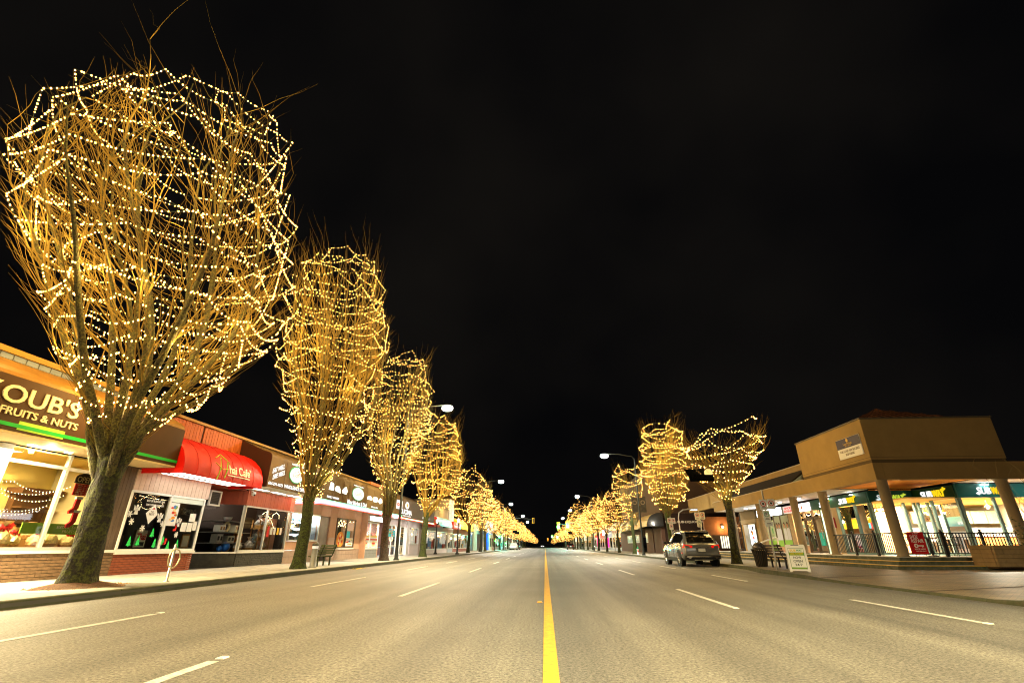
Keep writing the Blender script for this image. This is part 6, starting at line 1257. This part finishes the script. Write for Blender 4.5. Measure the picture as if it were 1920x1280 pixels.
# ================================================================== STREET FURNITURE
m_stl = M('galvanised_steel', (.42, .41, .38), .35, .75)
def bike_rack(x, y, label):
    t = thing('bike_rack', label, 'bike rack', (x, y, .13), 'post and ring bike racks')
    MB().lathe([(.09, 0), (.085, .015), (.035, .03), (.033, .88), (.02, .91)], (x, y, .13), 12).build('post', m_stl, t, True)
    MB().tube([(x + .05, y + .21 * math.cos(a), .13 + .56 + .23 * math.sin(a)) for a in np.linspace(0, 2 * math.pi, 25)], .019, 7).build('ring', M('brass_ring', (.48, .42, .25), .35, .7), t, True)
bike_rack(-9.96, 13.35, 'steel post and ring bike rack on the pavement before the cafe window'); bike_rack(-10.3, 36.4, 'steel post and ring bike rack behind the tall lamp post by the restaurant')
bo = thing('bollard_light', 'grey domed bollard with a lit white collar beside the slim tree', 'bollard', (-10.2, 22.4, .13))
MB().lathe([(.17, 0), (.17, .03), (.13, .05), (.125, .72), (.13, .75)], (-10.2, 22.4, .13), 16).build('post', M('grey_bollard', (.30, .31, .30), .5, .2), bo, True); MB().lathe([(.12, 0), (.13, .02), (.13, .09), (.12, .11)], (-10.2, 22.4, .88), 16).build('collar', M('pale_collar', (.8, .8, .75), .4, em=.35), bo); MB().lathe([(.145, 0), (.14, .06), (.10, .13), (.03, .165)], (-10.2, 22.4, .992), 16).build('dome', M('dark_dome', (.10, .10, .09), .4, .3), bo, True)
def bench(x, y, ln, face, label, wood, metal):
    """bench along the street; face = +1 sits towards +X"""
    t = thing('park_bench', label, 'bench', (x, y, .13)); s = face
    for k in range(4): MB().box(x + s * (.02 + k * .11), x + s * (.115 + k * .11), y - ln / 2, y + ln / 2, .54, .575).build('seat_slat', wood, t)
    for k in range(4):
        a = k * .105; MB().add([(x + s * (-.02 - .35 * a + e * .03), y + q * ln / 2, .64 + a + f * .085) for q in (-1, 1) for e, f in ((0, 0), (1, 0), (1, 1), (0, 1))], [(0, 1, 2, 3), (7, 6, 5, 4), (0, 4, 5, 1), (1, 5, 6, 2), (2, 6, 7, 3), (3, 7, 4, 0)]).build('back_slat', wood, t)
    for q in (-.38, .38):
        MB().box(x + s * .04, x + s * .10, y + q * ln - .03, y + q * ln + .03, .13, .535).build('leg', metal, t); MB().box(x + s * .34, x + s * .40, y + q * ln - .03, y + q * ln + .03, .13, .535).build('leg', metal, t)
        MB().tube([(x + s * .44, y + q * ln, .52), (x + s * .0, y + q * ln, .525), (x - s * .035, y + q * ln, .62), (x - s * .185, y + q * ln, 1.06)], .022, 6).build('bracket', metal, t)
bench(-10.35, 24.0, 1.75, -1, 'green slatted bench beside the grey domed bollard', M('green_wood', (.10, .115, .03), .6, var=.2, vs=5), M('green_metal', (.05, .06, .02), .5))
bench(9.95, 23.2, 1.75, 1, 'dark slatted bench between the ribbed bin and the sandwich board', M('dark_wood', (.055, .038, .022), .5, var=.2, vs=5), m_black)
bn = thing('litter_bin', 'ribbed black litter bin with domed lid beside the dark bench', 'litter bin', (9.78, 24.4, .13))
x, y = 9.78, 24.4; MB().lathe([(.20, .0), (.22, .03), (.27, .66), (.26, .67)], (x, y, .13), 20).build('liner', M('bin_inner', (.02, .018, .015), .6), bn, True)
for k in range(22): a = 2 * math.pi * k / 22; MB().tube([(x + .225 * math.cos(a), y + .225 * math.sin(a), .15), (x + .265 * math.cos(a), y + .265 * math.sin(a), .55), (x + .33 * math.cos(a), y + .33 * math.sin(a), .84)], .017, 4).build('bar', M('bin_bar', (.05, .038, .022), .4, .3), bn)
MB().lathe([(.33, 0), (.37, .01), (.37, .04), (.31, .05)], (x, y, .83), 20).build('rim', M('bin_bar'), bn, True); MB().lathe([(.27, 0), (.27, .05), (.23, .17), (.13, .25), (.03, .27)], (x, y, .885), 18).build('dome_lid', M('bin_dome', (.10, .09, .09), .25, .5), bn, True)
# sandwich board
sb = thing('sandwich_board', 'white folding sandwich board reading now open standing by the kerb', 'sign', (9.2, 19.8, .13))
Rt = Vector((.93, -.36, 0)); Nn = Vector((-.36, -.93, 0)); O = Vector((9.22, 19.78, .14))
def sbp(a, h, side, c=0): d = .30 * (1 - h / .98); return O + Rt * a + Nn * (side * (d + .02) + c * side) + Vector((0, 0, h))
for side in (1, -1):
    q = [(-.33, 0), (-.25, 0), (-.24, .035), (.24, .035), (.25, 0), (.33, 0), (.315, .86), (.29, .90), (-.29, .90), (-.315, .86)]
    MB().prism(q, lambda a, h: sbp(a, h, side), lambda a, h: sbp(a, h, side, .025)).build('panel', M('white_plastic', (.80, .79, .74), .4), sb)
def sb_rect(a0, a1, h0, h1, mat, c, nm='print'): return MB().prism([(a0, h0), (a1, h0), (a1, h1), (a0, h1)], lambda a, h: sbp(a, h, 1, c), lambda a, h: sbp(a, h, 1, c + .003)).build(nm, mat, sb)
sb_rect(-.25, .25, .09, .78, M('sign_rule_green', (.06, .16, .05), .5), .026, 'border'); sb_rect(-.24, .24, .10, .77, M('poster_white', (.82, .82, .78), .6), .030, 'sheet')
sb_rect(-.24, .24, .10, .15, M('band_green', (.16, .34, .03), .5), .034); sb_rect(-.24, .24, .535, .64, M('band_green'), .034); sb_rect(-.13, .13, .87, .895, m_black, .0255, 'handle_slot')
def sb_text(s, a0, a1, h0, h1, mat, bold=.015):
    o = text(s, 'F', 0, a0, a1, h0, h1, mat, None, 'lettering', .004, bold); mtx = o.data
    for v in mtx.vertices: v.co = sbp(v.co.x, v.co.z, 1, .036 - v.co.y) - org(sb)
    o.parent = sb; ORG[o.name] = org(sb)
sb_text('SUB', -.20, .0, .665, .745, M('letter_gold', (.75, .52, .03), .5), .03); sb_text('WAY', .005, .20, .665, .745, M('letter_green', (.05, .30, .06), .5), .03)
sb_text('OPEN 24 HOURS', -.21, .21, .595, .632, M('letter_gold')); sb_text('BREAKFAST', -.20, .20, .545, .58, M('letter_gold'))
sb_text('NOW', -.13, .13, .43, .51, M('print_dark', (.05, .06, .05), .5)); sb_text('OPEN', -.15, .15, .31, .39, M('print_dark')); sb_text('24/7', -.12, .12, .19, .27, M('print_dark'))
# parking signs
def plate(parent, x, y, x0, x1, z0, z1, kind):
    p = MB().prism([(x0 + .03, z0), (x1 - .03, z0), (x1, z0 + .03), (x1, z1 - .03), (x1 - .03, z1), (x0 + .03, z1), (x0, z1 - .03), (x0, z0 + .03)], lambda a, b: (a, y - .05, b), lambda a, b: (a, y - .04, b)).build('plate', M('sign_plate', (.66, .66, .60), .4), parent)
    c = (x0 + x1) / 2; r = min((x1 - x0) * .36, (z1 - z0) * .3); zc = z1 - r - .05
    if kind in 'sn':
        disc('F', y - .05, c, zc, r, .003, 18, r * .74).build('ring', M('ring_red', (.55, .03, .02), .5), p); disc('F', y - .05, c, zc, r * .42, .004, 12).build('symbol', M('symbol_dark', (.05, .03, .03), .5), p)
    elif kind == 'p':
        disc('F', y - .05, c, zc, r, .003, 18, r * .78).build('ring', M('ring_green', (.03, .25, .12), .5), p); text('P', 'F', y - .05, c - r * .4, c + r * .4, zc - r * .55, zc + r * .55, M('symbol_dark'), p, depth=.003, bold=.02)
    if kind != 'n': MB().box(x0 + .06, x1 - .06, y - .053, y - .05, z0 + .05, z0 + .07).box(x0 + .08, x1 - .08, y - .053, y - .05, z0 + .10, z0 + .12).build('print', M('symbol_dark'), p)
sp_ = thing('parking_sign', 'slim sign post with four white parking plates by the sandwich board', 'sign post', (8.99, 21.15, .13))
MB().lathe([(.035, 0), (.033, 3.0)], (9.02, 21.15, .13), 10).build('post', m_stl, sp_)
plate(sp_, 9, 21.15, 8.80, 9.11, 2.33, 2.74, 's'); plate(sp_, 9, 21.15, 9.125, 9.43, 2.36, 2.76, 'n'); plate(sp_, 9, 21.15, 8.87, 9.15, 1.92, 2.325, 'p'); plate(sp_, 9, 21.15, 8.88, 9.20, 1.72, 1.91, 'b')
sp2 = thing('parking_sign', 'post with three white parking plates seen above the parked car roof', 'sign post', (9.6, 32, .13)); MB().lathe([(.035, 0), (.033, 2.9)], (9.6, 32, .13), 10).build('post', m_stl, sp2)
plate(sp2, 9, 32, 9.30, 9.60, 2.47, 2.91, 's'); plate(sp2, 9, 32, 9.615, 9.92, 2.50, 2.92, 's'); plate(sp2, 9, 32, 9.38, 9.66, 2.05, 2.46, 'p')
sp3 = thing('parking_sign', 'post with three white parking plates at the front corner of the parked car', 'sign post', (9.7, 40, .13)); MB().lathe([(.035, 0), (.033, 2.95)], (9.75, 40, .13), 10).build('post', m_stl, sp3)
plate(sp3, 9, 40, 9.50, 9.80, 2.56, 2.98, 's'); plate(sp3, 9, 40, 9.81, 10.1, 2.56, 2.98, 's'); plate(sp3, 9, 40, 9.60, 9.90, 2.12, 2.55, 'n')
sp4 = thing('parking_sign', 'thin post with twin small plates far along the pub pavement', 'sign post', (9.4, 70, .13)); MB().lathe([(.035, 0), (.033, 2.9)], (9.4, 70, .13), 8).build('post', m_stl, sp4); plate(sp4, 9, 70, 9.05, 9.39, 2.5, 2.9, 's'); plate(sp4, 9, 70, 9.41, 9.75, 2.5, 2.9, 's')
ln_ = thing('gooseneck_lamp', 'small gooseneck street light arching over the dark pub wall', 'lamp', (11.3, 46.6, .13)); MB().tube([(12.1, 46.6, .13), (12.1, 46.6, 3.3), (12.2, 46.6, 3.75), (12.6, 46.6, 4.0), (13.1, 46.6, 4.05)], .05, 8).build('pole', m_stl, ln_); MB().box(13.0, 13.9, 46.5, 46.7, 4.0, 4.12).build('head', m_stl, ln_); MB().box(13.3, 13.85, 46.52, 46.68, 3.985, 3.999).build('lens', E('cool_lens', (.85, .9, 1), 8), ln_)
# handrail on the steps
hr = thing('step_handrail', 'white tubular handrail rising at the mall steps beside the bin', 'handrail', (13.9, 33.6, .13)); MB().tube([(13.4, 33.6, .13), (13.4, 33.6, 1.05), (13.5, 33.6, 1.13), (14.6, 33.6, 1.5), (14.7, 33.6, 1.45), (14.7, 33.6, .57)], .045, 8).build('tube', m_whitef, hr)
# hydrants
def hydrant(x, y, body, cap, label):
    t = thing('fire_hydrant', label, 'hydrant', (x, y, .13)); MB().lathe([(.16, 0), (.16, .05), (.12, .07), (.11, .5), (.15, .52), (.15, .56)], (x, y, .13), 14).build('body', body, t, True); MB().lathe([(.14, 0), (.12, .10), (.05, .17), (.04, .24), (.01, .25)], (x, y, .692), 12).build('bonnet', cap, t, True)
    for s in (-1, 1): MB().tube([(x, y, .52), (x + s * .2, y, .52)], .055, 8).build('nozzle', cap, t)
    MB().tube([(x, y, .48), (x, y - .2, .48)], .07, 8).build('nozzle', m_red, t)
hydrant(9.95, 56.5, M('hydrant_white', (.78, .76, .72), .5), M('hydrant_green', (.02, .25, .10), .5), 'white fire hydrant with green bonnet beside the bannered lamp post'); hydrant(-9.7, 95.8, M('hydrant_white'), M('hydrant_white'), 'small white fire hydrant at the kerb before the mint wall')
cn = thing('traffic_cone', 'orange and white traffic cone on the pavement behind the parked car', 'traffic cone', (9.35, 30.0, .13)); MB().box(9.14, 9.56, 29.79, 30.21, .135, .165).build('base', M('cone_orange', (.75, .14, .02), .5), cn); MB().lathe([(.15, 0), (.12, .22)], (9.35, 30, .166), 14).build('cone', M('cone_orange'), cn); MB().lathe([(.119, 0), (.05, .46), (.04, .47)], (9.35, 30, .387), 14).build('white_sleeve', m_wl, cn)

# ================================================================== THE PARKED CAR
def car(x, y, paint, label, group=None, detail=True, ang=0):
    t = thing('parked_car', label, 'car', (0, 0, 0), group)
    # stations: y, z bottom, z waist, z roof, half width low, waist, roof   (front is +y)
    ST = [(0.0, .42, .98, .99, .80, .84, .70), (.10, .36, 1.06, 1.10, .90, .92, .78), (.32, .30, 1.10, 1.38, .955, .96, .76), (.72, .28, 1.12, 1.66, .975, .98, .72), (1.3, .26, 1.11, 1.735, .98, .985, .72), (2.2, .26, 1.09, 1.745, .98, .985, .715), (2.9, .26, 1.07, 1.70, .98, .98, .70), (3.35, .26, 1.06, 1.48, .98, .975, .69), (3.75, .27, 1.05, 1.12, .975, .96, .74), (4.4, .30, .98, 1.03, .955, .93, .72), (4.85, .36, .86, .90, .90, .85, .66), (5.0, .44, .74, .76, .78, .74, .58)]
    vs = []; k = 12
    for (a, zb, zw, zr_, wl_, ww, wr_) in ST:
        ring = [(-wl_ * .9, zb), (-wl_, zb + .14), (-wl_ * 1.0, (zb + zw) * .5), (-ww, zw), (-(ww * .35 + wr_ * .65), zw + (zr_ - zw) * .62), (-wr_ * .92, zr_ - .012)]
        ring += [(wr_ * .92, zr_ - .012)] + [(-p[0], p[1]) for p in reversed(ring[:5])]
        ring.insert(6, (0, zr_ + .022)); vs += [(p[0], a, p[1]) for p in ring]
    k = 13; n = len(ST)
    fs = [(i * k + j, i * k + (j + 1) % k, (i + 1) * k + (j + 1) % k, (i + 1) * k + j) for i in range(n - 1) for j in range(k)] + [tuple(range(k - 1, -1, -1)), tuple((n - 1) * k + j for j in range(k))]
    b = MB().add(vs, fs).build('body', paint, t, True)
    gl = M('car_glass', (.006, .006, .006), .0, spec=.25); blk = M('car_black', (.02, .02, .02), .5); chrome = M('chrome', (.75, .74, .72), .12, 1.0); rub = M('tyre_rubber', (.018, .018, .018), .8)
    def SW(i, u, off=.012, s=1):  # point on the side glass between waist and roof
        a, zb, zw, zr_, wl_, ww, wr_ = ST[i]; m1 = (ww, zw); m2 = (ww * .35 + wr_ * .65, zw + (zr_ - zw) * .62); m3 = (wr_ * .92, zr_ - .012); q = (m1[0] + (m2[0] - m1[0]) * u / .62, m1[1] + (m2[1] - m1[1]) * u / .62) if u < .62 else (m2[0] + (m3[0] - m2[0]) * (u - .62) / .38, m2[1] + (m3[1] - m2[1]) * (u - .62) / .38)
        return (s * (q[0] + off), a, q[1])
    for s in (-1, 1):
        for (i0, i1, c0, c1) in ((2, 3, .25, .95), (3, 4, .02, .96), (4, 5, .03, .97), (5, 7, .03, .94)):
            L = [tuple(np.array(SW(i0, u, s=s)) * (1 - c) + np.array(SW(i1, u, s=s)) * c) for c in (c0, c1) for u in (.10, .60, .84)]
            MB().add(L, [(0, 1, 4, 3), (1, 2, 5, 4)]).build('side_window', gl, t)
        MB().add([SW(i, .05, .018, s) for i in range(2, 8)] + [SW(i, .10, .018, s) for i in range(2, 8)], [(j, j + 1, j + 7, j + 6) for j in range(5)]).build('chrome_strip', chrome, t)
        MB().tube([(s * .64, .8, 1.72), (s * .66, 1.2, 1.79), (s * .66, 2.5, 1.80), (s * .64, 2.95, 1.74)], .022, 6).build('roof_rail', chrome, t)
        MB().box(s * .97, s * .99, .85, 4.0, .26, .42).build('sill', blk, t)
        for yw in (.98, 3.92):
            MB().prism([(yw + .46 * math.cos(a), .36 + .46 * math.sin(a)) for a in np.linspace(0, 2 * math.pi, 18, endpoint=False)], lambda p, q: (s * .90, p, q), lambda p, q: (s * .987, p, q)).build('wheel_arch', blk, t)
            w = MB().tube([(s * .72, yw, .375), (s * .985, yw, .375)], .375, 22).build('tyre', rub, t)
            rm = MB().tube([(s * .986, yw, .375), (s * .992, yw, .375)], .27, 20)
            r_ = rm.build('rim', M('rim_dark', (.08, .08, .08), .4, .5), w)
            for q in range(5):
                a = q * 2 * math.pi / 5 + .3; MB().tube([(s * 1.0, yw + .03 * math.cos(a), .375 + .03 * math.sin(a)), (s * 1.0, yw + .26 * math.cos(a), .375 + .26 * math.sin(a))], .034, 5).build('spoke', M('alloy', (.62, .60, .56), .25, .9), w)
        mr = MB().ball((s * 1.10, 3.28, 1.17), .11, 8, 6, .75).build('mirror', blk, t, True)
        for (ya, yb) in ((2.02, 2.035), (3.05, 3.06), (1.02, 1.035)): MB().box(s * .982, s * .990, ya, yb, .45, 1.04).build('door_seam', blk, t)
        for ya in (1.25, 2.25): MB().box(s * .985, s * 1.01, ya, ya + .22, .96, .99).build('door_handle', chrome, t)
        # tail lamp wraps round the corner
        tl = MB().add([(s * .955, .36, .90), (s * .93, .06, .90), (s * .50, -.02, .90), (s * .48, -.025, 1.00), (s * .90, .05, 1.07), (s * .965, .40, 1.06), (s * .93, .40, .92), (s * .90, .12, .92), (s * .50, .06, .92), (s * .48, .06, 1.0), (s * .88, .10, 1.05), (s * .93, .40, 1.04)], [(0, 1, 4, 5), (1, 2, 3, 4), (6, 11, 10, 7), (7, 10, 9, 8), (0, 6, 7, 1), (1, 7, 8, 2), (5, 4, 10, 11), (4, 3, 9, 10)]).build('tail_light', M('tail_red', (.50, .008, .006), .2, em=.45, emc=(1, .008, .004)), t)
        MB().box(s * .955, s * .975, .30, .36, .62, .68).build('reflector', M('tail_red'), t)
    MB().add([(-.70, .10, 1.165), (.70, .10, 1.165), (-.67, .29, 1.42), (.67, .29, 1.42), (-.60, .60, 1.645), (.60, .60, 1.645)], [(0, 1, 3, 2), (2, 3, 5, 4)]).build('rear_window', gl, t)
    MB().add([(-.62, .52, 1.655), (.62, .52, 1.655), (.62, .80, 1.72), (-.62, .80, 1.72), (-.62, .52, 1.69), (.62, .52, 1.69), (.62, .80, 1.75), (-.62, .80, 1.75)], [(3, 2, 1, 0), (4, 5, 6, 7), (0, 1, 5, 4), (1, 2, 6, 5), (2, 3, 7, 6), (3, 0, 4, 7)]).build('roof_spoiler', paint, t)
    MB().add([(-.60, 3.0, 1.69), (.60, 3.0, 1.69), (.66, 3.36, 1.52), (-.66, 3.36, 1.52), (.74, 3.70, 1.21), (-.74, 3.70, 1.21)], [(0, 1, 2, 3), (3, 2, 4, 5)]).build('windscreen', gl, t)
    for v in t.children[-1].data.vertices: v.co.z += .03; v.co.y += .03
    MB().box(-.36, .36, -.035, .02, .90, .93).build('chrome_bar', chrome, t); MB().box(-.20, .16, -.03, .0, .72, .87).build('number_plate', M('plate_white', (.75, .75, .72), .4), t); MB().lathe([(.06, 0), (.05, .015)], (0, 0, 0), 12).build('badge', chrome, t)
    for v in t.children[-1].data.vertices: v.co = Vector((v.co.x, -.01 - v.co.z, v.co.y + 1.00))
    MB().box(-.30, .30, -.025, .04, .68, .90).build('plate_recess', M('recess_grey', (.10, .10, .10), .5), t)
    MB().add([(-.93, .03, .36), (.93, .03, .36), (.93, .03, .55), (-.93, .03, .55), (-.86, -.06, .40), (.86, -.06, .40), (.86, -.06, .54), (-.86, -.06, .54)], [(4, 5, 6, 7), (0, 1, 5, 4), (1, 2, 6, 5), (2, 3, 7, 6), (3, 0, 4, 7)]).build('lower_bumper', blk, t)
    MB().prism([(-.66, .38), (-.58, .46), (.58, .46), (.66, .38), (.86, .46), (.80, .52), (-.80, .52), (-.86, .46)], lambda a, b: (a, -.085, b), lambda a, b: (a, -.05, b)).build('skid_plate', chrome, t)
    MB().box(-.45, .45, -.075, -.04, .30, .345).build('exhaust_trim', chrome, t); MB().tube([(-.3, .38, 1.2), (.02, .31, 1.16)], .012, 4).build('wiper', blk, t)
    MB().box(-.86, .86, 4.6, 4.99, .45, .70).build('grille', blk, t)
    for s in (-1, 1): MB().box(s * .5, s * .86, 4.72, 4.90, .74, .84).build('headlight', M('lamp_clear', (.6, .6, .6), .1), t)
    t.location = (x, y, 0); t.rotation_euler = (0, 0, ang); return t
m_sil = M('silver_grey_paint', (.24, .245, .25), .24, .55, coat=.6)
C0 = car(8.15, 27.55, m_sil, 'silver grey sport utility car parked at the kerb with red tail lights')
lbs = {1: 'dark parked car far along the kerb before the trees beyond the pub', 2: 'pale parked car at the far kerb beyond the blue pillar', 3: 'dark parked car at the far kerb past the pale parked car'}
for i, (x, y, c, a) in enumerate(((7.4, 150, (.02, .02, .022), 0), (-7.9, 128, (.6, .6, .58), math.pi), (-7.9, 140, (.03, .03, .035), math.pi))):
    c_ = copy_tree(C0); c_.location = (x, y if not a else y + 5, 0); c_.rotation_euler = (0, 0, a); c_['label'] = lbs[i + 1]
    for ch in c_.children:
        if ch.name.startswith('body') or ch.name.startswith('roof_spoiler'): ch.material_slots[0].link = 'OBJECT'; ch.material_slots[0].material = M('paint_%d' % i, c, .25, .3, coat=.5)

c_ = copy_tree(C0); c_.location = (-1.7, 330, 0); c_.rotation_euler = (0, 0, math.pi); c_['label'] = 'oncoming car with lit headlights at the far road end'
for ch in c_.children:
    if ch.name.startswith('headlight'): ch.material_slots[0].link = 'OBJECT'; ch.material_slots[0].material = E('headlight_glow', (.85, .9, 1), 400)
# ================================================================== TRAFFIC SIGNALS, FAR CROSSING
GN = E('signal_green', (.02, 1, .72), 420); RD = E('signal_red', (1, .05, .02), 30); m_sy = M('signal_yellow', (.75, .42, .02), .5, em=.15)
def signal(x, y, z, lit, label, arm_from=None, back=False, sc=1.0, group='traffic signals at the far crossings'):
    t = thing('traffic_signal', label, 'traffic light', (x, y, .13), group); s = sc
    MB().box(x - .28 * s, x + .28 * s, y + .03, y + .08, z - .62 * s, z + .62 * s).build('backboard', m_sy, t); MB().box(x - .17 * s, x + .17 * s, y - .12, y + .029, z - .5 * s, z + .5 * s).build('housing', m_black if back else m_sy, t)
    for k, c in enumerate((RD, None, GN)):
        zc = z + (.32 - .32 * k) * s; d = disc('F', y - .121, x, zc, .12 * s, .03, 12).build('lamp', c if c and ((lit == 'g' and k == 2) or (lit == 'r' and k == 0)) else m_black, t)
    if arm_from is not None:
        MB().tube([(arm_from, y + .2, .13), (arm_from, y + .2, z + .55), (arm_from + (.6 if x > arm_from else -.6), y + .2, z + .75), (x, y + .2, z + .3)], .07, 8).build('mast_arm', m_pole, t)
    if lit == 'g': lamp('signal_light', (x, y - .5, z - .4), 900, (.02, 1, .75), t, .1)
signal(3.72, 138, 5.95, 'g', 'green traffic signal glowing over the road beside the conical lit tree', 9.6, sc=1.5); signal(6.2, 138.3, 6.2, 'g', 'green traffic signal glowing inside the conical lit tree', None, sc=1.5); signal(-2.75, 125, 6.7, '', 'yellow backed unlit signal hung over the road on the blue pillar side', -9.6, True)
for (x, y, z, l, lb) in ((3.2, 230, 4.9, 'g', 'far green signal low over the road end'), (5.6, 232, 4.9, 'g', 'far green signal close to the far kerb trees'), (1.3, 235, 3.6, 'r', 'far red signal low over the road end')): signal(x, y, z, l, lb, 9.6 if x > 6 else None)
for (x, y, z, c) in ((-12.5, 128, 2.4, 'g'), (-12.6, 165, 1.9, 'g'), (-9.9, 112, 3.0, 'g')): signal(x, y, z, c, 'teal walk signal shining among the shop fronts past the yellow awning', None, sc=.6, group='teal walk signals past the yellow awning')
